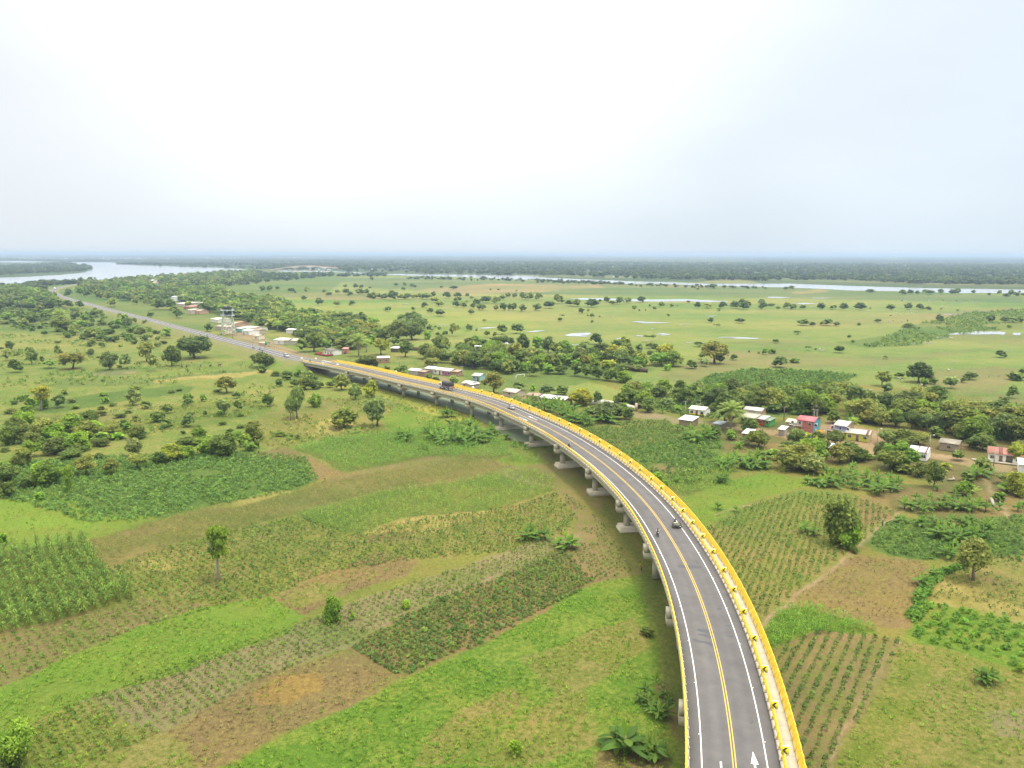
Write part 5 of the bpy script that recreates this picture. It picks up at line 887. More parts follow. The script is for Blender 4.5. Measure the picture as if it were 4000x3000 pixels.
hh = house('two-storey lavender and brown house with cream roof next to the lime house', (3258, 1706), (3303, 1713), 8, 4.5, (158, 164, 214), (232, 228, 206), 1.0, '', side=(186, 160, 130), style='gable', group=RV)
MB().box(-4.5, 4.3, -.06, -.01, 0, 2.2).build('ground_floor_wall', cm('w', (150, 122, 98)), hh); MB().box(-4.6, 4.5, -1.2, -.062, 2.2, 2.38).build('balcony', CONCW, hh); MB().box(-4.5, 4.4, -1.18, -1.12, 3.1, 3.18).box(-4.5, 4.4, -1.18, -1.12, 2.7, 2.74).build('balcony_rail', WHITE, hh)
for x in (-2.8, 0, 2.6): f = MB().box(x - .5, x + .5, -.05, -.005, 2.6, 4.1).build('window', WHITE, hh); MB().box(x - .4, x + .4, -.07, -.052, 2.7, 4.0).build('pane', GLS, f)
house('long lime yellow house with white corrugated roof in the dirt yard', (3303, 1717), (3393, 1728), 6.5, 2.7, (222, 228, 92), (218, 214, 196), .8, 'wdww'.replace('ww', 'w'), side=(214, 192, 164), rust=[(.86, .97)], group=RV)
house('small brick red house with pale blue roof among the front trees', (3220, 1775), (3241, 1778), 5, 2.4, (180, 104, 74), (200, 212, 222), .4, '', style='mono', group=RV)
house('white sheet roof peeking out left of the red roofed house', (3040, 1700), (3062, 1703), 4, 2.3, (190, 180, 160), (240, 242, 244), .4, '', style='mono', group=RV, name='shed', cat='shed')
house('white house whose pale metal roof has one dark red stripe', (3550, 1792), (3618, 1802), 6.5, 2.9, (238, 236, 228), (226, 228, 226), .9, 'wdw', rust=[(.9, .99), (.44, .5)], group=RV)
house('grey roofed house with a cream sheet mostly hidden by trees', (3668, 1756), (3742, 1766), 7, 2.6, (180, 165, 140), (160, 152, 130), .6, 'w', side=(176, 150, 124), group=RV)
hh = house('long white house with patchy rust red roof by the dirt road', (3858, 1800), (3992, 1816), 6, 2.7, (236, 234, 222), (186, 122, 100), .7, 'wdgw', rust=[(.30, .42), (.55, .62), (.8, .93)], style='mono', group=RV)
MB().box(-9, 9, -1.6, -.02, 0, .3).build('porch_slab', CONCW, hh)
house('white walled house cut off by the right edge of the photo', (3978, 1846), (4030, 1852), 6, 2.6, (236, 234, 226), (236, 236, 236), .5, '', style='mono', group=RV)
# middle village
house('grey white end unit of the three-house row', (1660, 1456), (1692, 1460), 7, 2.6, (214, 208, 190), (240, 238, 232), .8, 'wd', group=MV)
house('white middle unit of the three-house row', (1693.5, 1460.5), (1726, 1464.5), 7, 2.6, (240, 238, 226), (224, 216, 194), .8, 'wd', group=MV)
house('pink end unit of the three-house row with brick side wall', (1727.5, 1465), (1757, 1468.5), 7, 2.6, (234, 142, 196), (236, 230, 214), .8, 'wdw', side=(196, 150, 122), group=MV)
house('brick lean-to against the pink row house', (1759, 1468.5), (1788, 1471), 5, 2.5, (196, 156, 128), (196, 168, 140), .3, '', style='mono', group=MV, name='shed', cat='shed')
house('light blue house with striped cream roof behind the bridge', (1845, 1485), (1874, 1488), 6, 2.6, (170, 214, 220), (236, 226, 198), .8, 'wd', group=MV)
house('pale house with cream roof beside the round sign on the bridge', (1806, 1515), (1838, 1519), 6, 2.5, (222, 206, 180), (240, 228, 206), .8, 'dw', group=MV)
house('low shed with crumpled white roof touching the bridge railing', (1838, 1520), (1872, 1514), 5, 2.2, (200, 190, 170), (244, 242, 240), .6, '', group=MV, name='shed', cat='shed')
house('white roofed hut hidden by bushes left of the three-house row', (1596, 1462), (1634, 1466), 6, 2.4, (200, 200, 180), (244, 244, 238), .6, '', group=MV)
house('brown tiled roof next to the white roofed hut', (1636, 1467), (1660, 1470), 5, 2.3, (180, 150, 125), (190, 158, 132), .4, '', group=MV)
house('grey sheet roofed house below the tall utility pole', (1963, 1547), (2016, 1554), 7, 2.4, (212, 202, 172), (206, 200, 180), .9, 'w', group=MV)
house('low brown roofed house between banana plants and football field', (2056, 1561), (2102, 1566), 6, 2.2, (190, 165, 140), (184, 156, 134), .5, '', group=MV)
house('left white roof of the pair above the banana plants', (2110, 1573), (2152, 1579), 7, 2.6, (200, 180, 160), (244, 244, 244), .7, '', group=MV)
house('right white roof of the pair above the banana plants', (2165, 1580), (2206, 1585), 7, 2.6, (200, 170, 150), (246, 246, 248), .7, '', group=MV)
house('brown roof strip between the two white roofs', (2153, 1579), (2164, 1580.5), 6, 2.3, (180, 150, 120), (196, 170, 140), .5, '', style='mono', group=MV, name='shed', cat='shed')
sh = empty('shelter', (*G(1868, 1396), 0)); tag(sh, 'small white roof raised on thin posts among the trees', 'shelter')
for x, y_ in ((-1.6, -1.2), (1.6, -1.2), (1.6, 1.2), (-1.6, 1.2)): MB().cyl(x, y_, 0, 7.2, .12, n=6).build('post', CONCW, sh)
MB().box(-2.4, 2.4, -1.8, 1.8, 7.2, 7.35).build('roof', cm('r', (246, 246, 248)), sh); MB().box(-1.9, 1.9, -1.4, 1.4, 5.2, 5.3).build('platform', CONCW, sh)
# ramp village
hh = house('white house with dark roof and dark red terrace wall beside the ramp', (1266, 1384), (1298, 1389), 7, 3.0, (240, 238, 232), (120, 112, 98), .9, 'wdw', group=LV)
MB().box(-7.5, 6, -5.2, -5.0, 0, 1.3).box(-7.5, -7.3, -5, 0, 0, 1.3).box(5.8, 6, -5, 0, 0, 1.3).build('terrace_wall', cm('w', (172, 66, 66)), hh)
house('small pink house half behind a tree right of the dark-roofed house', (1338, 1382), (1358, 1382), 5, 3.2, (222, 150, 134), (230, 160, 140), .3, 'd', style='mono', group=LV)
house('pinkish brick house with white roof beside the start of the bridge', (1473, 1418), (1522, 1416.5), 7, 3.0, (212, 160, 132), (240, 232, 222), .6, 'www'[:2], side=(206, 156, 130), group=LV)
house('dark hut with white roof edge in the trees above the brick house', (1526, 1375), (1554, 1376), 6, 2.6, (120, 105, 85), (226, 226, 222), .4, '', style='mono', group=LV)
house('big low white roofed house behind the round dark roadside tree', (1070, 1343), (1110, 1346), 14, 3.0, (232, 228, 216), (232, 228, 206), .9, 'w', group=LV)
house('long cream roofed house ending beside the dark green roadside trees', (1112, 1346), (1166, 1347), 10, 3.0, (222, 214, 194), (226, 214, 188), .9, '', rust=[(.3, .45)], group=LV)
house('white metal roof floating above trees behind the long cream house', (1118, 1303), (1151, 1304), 8, 3.2, (220, 220, 210), (236, 238, 228), .6, '', group=LV)
house('turquoise fronted house with white roof right of the water tower', (922, 1297), (944, 1299), 22, 3.2, (120, 206, 196), (232, 232, 222), 1.0, 'd', group=LV)
house('cream roofed house behind the turquoise fronted house', (948, 1296), (986, 1299), 16, 3.4, (232, 228, 214), (222, 208, 178), 1.0, '', group=LV)
house('white gabled house in front of the cream roofed house', (946, 1305), (974, 1309), 9, 3.2, (244, 244, 234), (238, 240, 234), .9, 'dw', group=LV)
house('house with rusty red roof right of the white gabled house', (978, 1304), (1010, 1306), 9, 2.8, (210, 196, 176), (196, 148, 118), .9, '', group=LV)
house('small cream hut near the fence right of the water tower', (988, 1326), (1012, 1327), 7, 3.0, (236, 222, 196), (224, 208, 180), .5, 'w', group=LV)
house('peach coloured house right behind the water tower legs', (892, 1281), (914, 1283), 12, 4.0, (232, 190, 150), (206, 184, 160), .8, 'w', group=LV)
house('low terracotta hut behind the white gabled house', (914, 1276), (940, 1277), 12, 3.5, (206, 170, 150), (190, 130, 110), .8, '', group=LV)
house('long white roof seen through the left side of the water tower', (822, 1258), (850, 1262), 14, 3.2, (226, 224, 206), (232, 232, 214), .7, '', group=LV)
house('pink walled house directly behind the water tower base', (840, 1288), (892, 1292), 12, 3.0, (214, 190, 176), (206, 186, 168), .7, '', group=LV)
house('pinkish low house behind the green road sign', (1012, 1354), (1036, 1355), 6, 2.6, (232, 200, 176), (214, 190, 160), .5, '', group=LV)
house('longest pale roof of the hamlet up the road', (688, 1196), (716, 1199), 34, 3.5, (216, 200, 186), (236, 228, 214), 1.2, '', far=True, group=LV)
house('brick red roof in the middle of the hamlet up the road', (718, 1209), (752, 1211), 24, 3.5, (206, 150, 136), (196, 132, 118), 1.2, '', far=True, group=LV)
house('cream roof at the near end of the hamlet up the road', (728, 1225), (748, 1227), 18, 4, (230, 214, 190), (228, 214, 192), 1.0, '', far=True, group=LV)
house('small peach roof right of the hamlet up the road', (762, 1227), (780, 1228), 12, 3.5, (222, 180, 150), (214, 180, 150), 1.0, '', far=True, group=LV)
house('white hut standing alone above the hamlet up the road', (669, 1177), (680, 1178), 12, 6, (236, 238, 232), (240, 242, 240), 1.0, '', far=True, group=LV)
house('long teal grey roofed house between the far road and river', (524, 1143), (553, 1144), 26, 5, (214, 170, 140), (172, 196, 186), 1.6, '', far=True, group=LV)
house('white house by the river beyond the far road bend', (578, 1107), (589, 1108), 22, 6, (230, 222, 206), (240, 236, 226), 2, '', far=True, group=LV)
house('cream hut next to the river house beyond the far bend', (586, 1114), (600, 1115), 20, 5, (222, 190, 160), (224, 204, 176), 2, '', far=True, group=LV)
for i, (x, y_, w_, lb) in enumerate([(2398, 1085, 6, 'white hut on the near bank of the right-hand river'), (3197, 1080.5, 13, 'long white farmhouse on the far bank below the woods'), (1960, 1056, 5, 'tall white speck-like house beyond the river bend'), (2262, 1068, 4, 'small white house left of the river hut on the far bank'), (3680, 1077, 5, 'small white house on the far bank at right'), (1455, 1054.5, 7, 'white building just right of the far bridge end'), (1132, 1052, 6, 'white building under the left arch of the far bridge'), (1246, 1055.5, 6, 'white building under the right arch of the far bridge'), (1284, 1056, 14, 'low white sheds at the right foot of the far bridge'), (2427, 1179, 10, 'white hut beside the pond on the middle plain'), (358, 1010, 12, 'bright white hall on the horizon beyond the left river'), (504, 1012, 18, 'long white warehouse on the horizon beyond the left river'), (805, 1009.5, 20, 'widest white warehouse on the horizon left of the far bridge')]):
    mp = MPP(y_); house(lb, (x - w_ / 2, y_), (x + w_ / 2, y_), w_ * mp * .6, max(3.5, mp * 2.6), (236, 236, 230), (246, 246, 244), mp * .6, '', far=True, name='building', cat='building')
# settlements too far to count: pale roofs scattered along the far shore
rng = np.random.default_rng(5); mb = MB()
for cx, cy_, sx_, n_ in ((150, 1012.5, 150, 26), (540, 1012, 260, 34), (1170, 1009, 110, 36), (900, 1012, 120, 14), (2500, 1036, 500, 10), (3400, 1040, 600, 8)):
    for _ in range(n_):
        x = cx + rng.normal(0, sx_ * .5); y_ = cy_ + rng.normal(0, 1.6 if cy_ < 1020 else 7)
        if y_ < 1006: continue
        p = G(x, y_); m_ = MPP(y_); l = m_ * rng.uniform(1.5, 4.5); h = m_ * rng.uniform(.5, 1.0) + 9; d = m_ * 3; mb.box(p[0] - l / 2, p[0] + l / 2, p[1], p[1] + d, 0, h); mb.prism([(p[0] - l / 2, h), (p[0] + l / 2, h), (p[0], h + m_ * .3)], p[1], p[1] + d)
tag(mb.build('distant_settlement', cm('w', (232, 232, 228))), 'tiny pale roofs of distant settlements strung along the horizon', 'settlement', kind='stuff')

# ---------------------------------------------------------------- gates, walls, fences, poles, signs
def gp(x, y, z=0): p = G(x, y, z); return np.array([p[0], p[1], z])
def wall_thing(name, label, cat, pts, h, m, th=.2, parts=None):
    P = [gp(*p) for p in pts]; E_ = empty(name, P[0]); tag(E_, label, cat)
    mb = MB()
    for a, b in zip(P[:-1], P[1:]):
        d = (b - a) / np.linalg.norm(b - a); n = np.array([-d[1], d[0], 0]) * th / 2; a, b = a - P[0], b - P[0]; mb.add([a - n, b - n, b + n, a + n, a - n + (0, 0, h), b - n + (0, 0, h), b + n + (0, 0, h), a + n + (0, 0, h)], [(0, 3, 2, 1), (4, 5, 6, 7), (0, 1, 5, 4), (1, 2, 6, 5), (2, 3, 7, 6), (3, 0, 4, 7)])
    mb.build('panel', m, E_); return E_, P
E_, P = wall_thing('gate', 'bright yellow corrugated gate beside the turquoise wall', 'gate', [(3186, 1697), (3219, 1702)], 1.8, cm('w', (246, 190, 40)))
for p in P: MB().box(p[0] - P[0][0] - .15, p[0] - P[0][0] + .15, p[1] - P[0][1] - .15, p[1] - P[0][1] + .15, 0, 2.1).build('post', CONCW, E_)
E_, P = wall_thing('garden_wall', 'long white garden wall ending in a pillar right of the football field', 'wall', [(2300, 1580), (2360, 1578), (2420, 1588), (2485, 1605)], 1.9, cm('w', (236, 232, 214)))
p = P[-1] - P[0]; MB().box(p[0] - .5, p[0] + .5, p[1] - .5, p[1] + .5, 0, 3.2).build('pillar', cm('w', (228, 200, 176)), E_)
wall_thing('garden_wall', 'low white wall in front of the turquoise house wall', 'wall', [(3112, 1702), (3158, 1706)], 1.1, cm('w', (226, 214, 200)))
wall_thing('fence', 'dark board corral fence beyond the brick house', 'fence', [(1590, 1368), (1668, 1371)], 2.4, cm('w', (120, 96, 78)))
wall_thing('fence', 'dark board corral fence behind the row houses', 'fence', [(1905, 1414), (1952, 1418)], 2.2, cm('w', (112, 88, 72)))
wall_thing('fence', 'dark brown board fence among trees beyond the football field', 'fence', [(2425, 1442), (2530, 1456)], 2.2, cm('w', (104, 84, 66)))
PO = mat('fence_post', alb((206, 200, 178)), .9, var=.15)
def fence(label, pts, sp, h=1.3, z=0):
    P = np.array([gp(*p, z) for p in pts]); d = np.r_[0, np.cumsum(np.linalg.norm(np.diff(P, axis=0), axis=1))]; n = int(d[-1] / sp); E_ = empty('post_and_wire_fence', P[0]); tag(E_, label, 'fence')
    S = np.linspace(0, d[-1], n + 1); Q = np.stack([np.interp(S, d, P[:, i]) for i in range(3)], 1) - P[0]; me = MB().box(-.09, .09, -.09, .09, -.1, h, top=(-.07, .07, -.07, .07)).mesh('post', [PO])
    for i, q in enumerate(Q[:100]): link('post', me, E_, q, rz=i * .3)
    mb = MB()
    for k in (.4, .75, 1.1): mb.tube(Q + np.array([0, 0, k]), .012, 4)
    mb.build('wire', PO, E_)
fence('pale post fence at the foot of the ramp embankment by the big round tree', [(825, 1356), (870, 1366), (947, 1391), (962, 1394)], 3.2)
fence('pale post fence between the road and the tower village', [(938, 1324), (1000, 1342), (1060, 1356), (1110, 1368)], 3.2)
fence('pale post fence along the dirt track above the bridge end', [(1110, 1368), (1160, 1382), (1215, 1394), (1270, 1401), (1330, 1412)], 2.6)
fence('short post fence by the tree below the ramp', [(1090, 1432), (1100, 1436), (1150, 1448)], 2.5)
fence('wire fence crossing the meadow below the ramp', [(1300, 1400 + 60), (1180, 1518), (1100, 1530), (1000, 1540)][1:], 6)
fence('wire fence between the pasture and the vine thicket', [(280, 1648), (420, 1622), (560, 1600), (720, 1562), (920, 1560)], 8)
fence('wire fence along the algae edge beside the bridge creek', [(1380, 1530), (1480, 1560), (1560, 1585), (1680, 1592)], 7)
fence('wire fence across the right-hand pasture', [(3530, 1570), (3700, 1520), (3780, 1480), (3900, 1470)], 7)
POLE = mat('pole_concrete', alb((206, 206, 176)), .8)
def pole(x, y, top, label, lamp=False, cross=True, dark=False):
    p = gp(x, y); r = MPP(y); h = (y - top) * r * 1.01; E_ = empty('utility_pole' if not lamp else 'street_lamp', p); tag(E_, label, 'utility pole' if not lamp else 'street lamp'); m = POLE if not dark else BARK
    MB().cyl(0, 0, 0, h, .19, .11, n=8).build('pole', m, E_)
    if cross: MB().box(-1.0, 1.0, -.06, .06, h - .35, h - .22).build('crossarm', m, E_); 
    if cross:
        for k in (-.9, 0, .9): MB().cyl(k, 0, h - .22, h, .05, n=6).build('insulator', CONCW, E_)
    if lamp: MB().tube([(0, 0, h - .1), (.7, -.3, h + .05)], .04, 6).build('arm', m, E_); MB().box(.6, 1.2, -.45, -.15, h, h + .14, top=(.7, 1.1, -.4, -.2)).build('lamp_head', WHITE, E_)
pole(1297, 1397, 1345, 'concrete utility pole by the dark-roofed ramp house'); pole(2011, 1522, 1465, 'concrete utility pole left of the football goal'); pole(2676, 1632, 1565, 'concrete utility pole left of the white and yellow house')
pole(3424, 1760, 1673, 'pale lamp pole at the right end of the lime house yard', lamp=True, cross=False); pole(3630, 1763, 1698, 'thin green lamp pole behind the striped roof house', lamp=True, cross=False)
pole(3881, 1820, 1761, 'white utility pole in front of the rust roofed house'); pole(3193, 1612, 1586, 'short lamp pole behind the red roofed house', lamp=True, cross=False); pole(3115, 1668, 1625, 'thin pole left of the red roofed two-storey house'); pole(3062, 1640, 1588, 'dark wooden pole in the trees left of the red roof', dark=True)
pole(1100, 1343, 1305, 'pole among the ramp village roofs'); pole(910, 1325, 1290, 'dark wooden pole right of the water tower', dark=True, cross=False); pole(1805, 1470, 1430, 'pole beside the brick lean-to'); pole(1560, 1432, 1396, 'pole right of the pinkish brick house'); pole(3332, 1650, 1620, 'pole behind the lavender house'); pole(2945, 1600, 1585, 'aerial pole behind the tall white and brick house', cross=False)
SIGW = mat('sign_white', np.array([.72, .73, .72]), .4, var=.02)
def round_sign(x, y, ybase, label, on):
    # ybase: pixel row of the foot; stands on road shoulder or deck
    s, o = s_near(D(x, ybase)); z = 0; p = at(s, o, 0.05 if on else 0); e_ = empty('round_sign', p, 0); r = np.hypot(*p[:2]) / FOC; h = (ybase - y) * r; tag(e_, label, 'road sign', 'round signs along the road')
    a = atan2(-p[1], -p[0]) + pi / 2; e_.rotation_euler = (0, 0, a)
    MB().cyl(0, 0, 0, h, .05, n=8).build('sign_post', WHITE, e_); MB().tube([(0, -.06, h), (0, -.1, h)], .62, 20).build('sign_panel', SIGW, e_)
round_sign(1178, 1400, 1413, 'round white sign on the shoulder before the bridge', 0); round_sign(1318, 1425, 1438, 'round white sign on the bridge railing near its far end', 1)
round_sign(1548, 1453, 1463, 'round white sign on the far side of the bridge beside the shrubs', 1); round_sign(1848, 1515, 1528, 'round white sign on the bridge right of the truck', 1); round_sign(1234, 1402, 1408, 'round white sign behind the road near the fence', 0)
e_ = empty('road_sign', gp(1040, 1356)); tag(e_, 'green rectangular direction sign at the roadside by the dark tree', 'road sign'); MB().box(-.08, .08, -.08, .08, 0, 2.0).build('sign_post', WHITE, e_); MB().box(-.7, .7, -.14, -.09, 1.3, 4.3).build('sign_panel', cm('w', (40, 190, 130)), e_)
# football goal
e_ = empty('football_goal', gp(2032, 1480), atan2(*(gp(2048, 1479) - gp(2016, 1484))[[1, 0]])); tag(e_, 'white football goal frame at the left end of the pitch', 'goal'); w_ = np.linalg.norm(gp(2048, 1479) - gp(2016, 1484)) / 2
for x in (-w_, w_): MB().box(x - .09, x + .09, -.09, .09, 0, 2.2).build('goalpost', WHITE, e_)
MB().box(-w_ - .09, w_ + .09, -.09, .09, 2.2, 2.4).build('crossbar', WHITE, e_)
# ---------------------------------------------------------------- water tower
tb = gp(893, 1308); TW = empty('water_tower', tb, radians(28)); tag(TW, 'white steel lattice water tower carrying black tanks beside the road', 'water tower')
TWM = mat('tower_white', alb((228, 234, 214), 1.7), .6); TWG = mat('tower_grey', alb((210, 222, 218), 1.5), .6)
def wd(z): return 5.1 - 1.9 * z / 15.2
for sx_ in (-1, 1):
    for sy_ in (-1, 1): MB().tube([(sx_ * wd(0), sy_ * wd(0), 0), (sx_ * wd(15.2), sy_ * wd(15.2), 15.2), (sx_ * wd(15.2), sy_ * wd(15.2), 19.4)], .36, 6).build('leg', TWM, TW)
for z0, z1 in ((.3, 4.6), (4.9, 9.4), (9.7, 14.2)):
    mb = MB()
    for k in range(4):
        a = k * pi / 2; R2 = np.array([[cos(a), -sin(a), 0], [sin(a), cos(a), 0], [0, 0, 1]]); q = lambda x, z: R2 @ np.array([x * wd(z), -wd(z), z])
        if z1 < 14: mb.tube([q(-1, z0), q(1, z1)], .2, 5); mb.tube([q(1, z0), q(-1, z1)], .2, 5)
        else: mb.tube([q(-1, z0), q(-.25, z1), q(.25, z1), q(1, z0)], .22, 5)
        mb.tube([q(-1, z1 if z1 < 14 else z0), q(1, z1 if z1 < 14 else z0)], .13, 5)
    mb.build('brace', TWM, TW)
for z in (15.4, 19.5):
    MB().box(-4.9, 4.9, -4.9, 4.9, z, z + .3).build('platform', TWG, TW); mb = MB()
    for k in range(4):
        a = k * pi / 2; R2 = np.array([[cos(a), -sin(a), 0], [sin(a), cos(a), 0], [0, 0, 1]])
        for x in np.linspace(-4.8, 4.8, 5): mb.tube([R2 @ np.array([x, -4.8, z + .3]), R2 @ np.array([x, -4.8, z + 1.2])], .05, 4)
        mb.tube([R2 @ np.array([-4.8, -4.8, z + 1.2]), R2 @ np.array([4.8, -4.8, z + 1.2])], .05, 4)
    mb.build('handrail', TWG, TW)
for z in (15.7, 19.8):
    for x in (-1.75, 1.75):
        for y_ in (-1.7, 1.7):
            m = MB(); m.tube([(x, y_, z), (x, y_, z + 2.5), (x, y_, z + 3.05), (x, y_, z + 3.25)], [1.55, 1.55, 1.1, .4], 18); t_ = m.build('water_tank', BLACK, TW, smooth=False)
            MB().cyl(x, y_, z + 3.2, z + 3.4, .3, n=10).build('lid', BLACK, t_)
for (px_, py_, hz, lb) in ((2727, 1612, 3.8, 'black water tank on a stand behind the white and yellow house'), (3183, 1652, 5.3, 'black water tank behind the red roofed two-storey house')):
    p = gp(px_, py_); e_ = empty('water_tank', p); tag(e_, lb, 'water tank'); [MB().box(x - .08, x + .08, y_ - .08, y_ + .08, 0, hz - .1).build('leg', POLE, e_) for x in (-.6, .6) for y_ in (-.6, .6)]; MB().box(-.8, .8, -.8, .8, hz - .1, hz).build('platform', CONCW, e_); MB().tube([(0, 0, hz), (0, 0, hz + 1.2), (0, 0, hz + 1.5), (0, 0, hz + 1.6)], [.65, .65, .4, .15], 14).build('tank', BLACK, e_)
# ---------------------------------------------------------------- far bridge
fb0 = np.array(G(1170, 1061.5)); FBm = MPP(1061.5); ex = lambda px_: (px_ - 1170) * FBm
FB = empty('arched_bridge', (fb0[0], fb0[1], 0)); tag(FB, 'distant white haunched bridge rising over the far river branch', 'bridge')
FBC = mat('far_bridge_concrete', alb((236, 224, 214), 1.5), .8); FBO = mat('far_bridge_orange_rail', alb((240, 190, 150), 1.3), .7)
tops = [(1040, 1059.5), (1052, 1056), (1100, 1048), (1150, 1041.5), (1192, 1039.3), (1235, 1040.5), (1289, 1045), (1310, 1047)]; pz = lambda y: (1061.5 - y) * FBm
xs = np.linspace(1040, 1310, 70); tz = np.array([pz(v) for v in np.interp(xs, [t[0] for t in tops], [t[1] for t in tops])]); tz = smooth(np.c_[tz, tz], 2)[:, 0]
pier_x = [1092, 1152, 1208, 1262]
dz = []
for x in xs:
    d = min(abs(x - p) for p in pier_x); dz.append(2.6 + (7.5 * max(0, 1 - d / 22) ** 1.6 if x > 1110 else 3.5 * max(0, 1 - d / 16) ** 1.5))
V = []
for x, z, d in zip(xs, tz, dz):
    for y_ in (0, 13): V += [(ex(x), y_, z), (ex(x), y_, z - d)]
n = len(xs); F = []
for i in range(n - 1):
    a, b = i * 4, (i + 1) * 4; F += [(a, a + 1, b + 1, b), (a + 2, b + 2, b + 3, a + 3), (a, b, b + 2, a + 2), (a + 1, a + 3, b + 3, b + 1)]
mb = MB(); mb.add(V, F); mb.build('deck', FBC, FB)
mb = MB()
for y_ in (-.3, 13.1): mb.add([v for x, z in zip(xs, tz) for v in ((ex(x), y_, z), (ex(x), y_, z + 1.5), (ex(x), y_ + .3, z + 1.5), (ex(x), y_ + .3, z))], [(i * 4 + j, i * 4 + (j + 1) % 4, (i + 1) * 4 + (j + 1) % 4, (i + 1) * 4 + j) for i in range(n - 1) for j in range(4)])
mb.build('railing', FBO, FB)
for p in pier_x:
    z = float(np.interp(p, xs, tz)) - 6; MB().box(ex(p) - 3, ex(p) + 3, 2, 11, -1, z).build('pier', FBC, FB); MB().box(ex(p) - 5.5, ex(p) + 5.5, 0, 13, -1, 2.2).build('footing', FBC, FB)
# ---------------------------------------------------------------- people, vehicles, cattle
def skinmesh(name, J, E_, mats, sub=1, root=0):
    me = bpy.data.meshes.new(name); me.from_pydata([j[0] for j in J], E_, []); o = bpy.data.objects.new(name, me); COL.objects.link(o)
    md = o.modifiers.new('skin', 'SKIN'); sv = me.skin_vertices[0].data
    for i, j in enumerate(J): r = j[1]; sv[i].radius = r if isinstance(r, tuple) else (r, r)
    sv[root].use_root = True; md.branch_smoothing = .4; s_ = o.modifiers.new('sub', 'SUBSURF'); s_.levels = sub; s_.render_levels = sub
    dg = bpy.context.evaluated_depsgraph_get(); ev = o.evaluated_get(dg); m2 = bpy.data.meshes.new_from_object(ev); m2.name = name; bpy.data.objects.remove(o); m2.materials.clear()
    for m in mats: m2.materials.append(m)
    m2.polygons.foreach_set('use_smooth', [True] * len(m2.polygons)); return m2
def pmat(n, c): return mat(n, alb(c), .8, var=.06, scale=8)
SKINM = pmat('skin', (150, 105, 80)); HAIR = pmat('hair', (40, 32, 28))
STAND = dict(p=(0, 0, .95), c=(0, 0, 1.28), n=(0, 0, 1.47), h=(.02, 0, 1.63), s=(0, .19, 1.40), e=(0, .26, 1.14), w=(.08, .26, .92), k=(.03, .11, .5), a=(-.02, .11, .09), t=(.15, .12, .04))
RIDE = dict(p=(-.22, 0, .86), c=(-.10, 0, 1.18), n=(-.02, 0, 1.38), h=(.03, 0, 1.54), s=(-.04, .2, 1.31), e=(.16, .30, 1.12), w=(.40, .28, 1.04), k=(.18, .2, .80), a=(-.02, .2, .38), t=(.14, .22, .34))
WORK = dict(p=(-.05, 0, .9), c=(.12, 0, 1.2), n=(.22, 0, 1.36), h=(.3, 0, 1.5), s=(.18, .19, 1.28), e=(.3, .24, 1.05), w=(.45, .12, .95), k=(.05, .13, .48), a=(-.08, .14, .09), t=(.1, .15, .04))
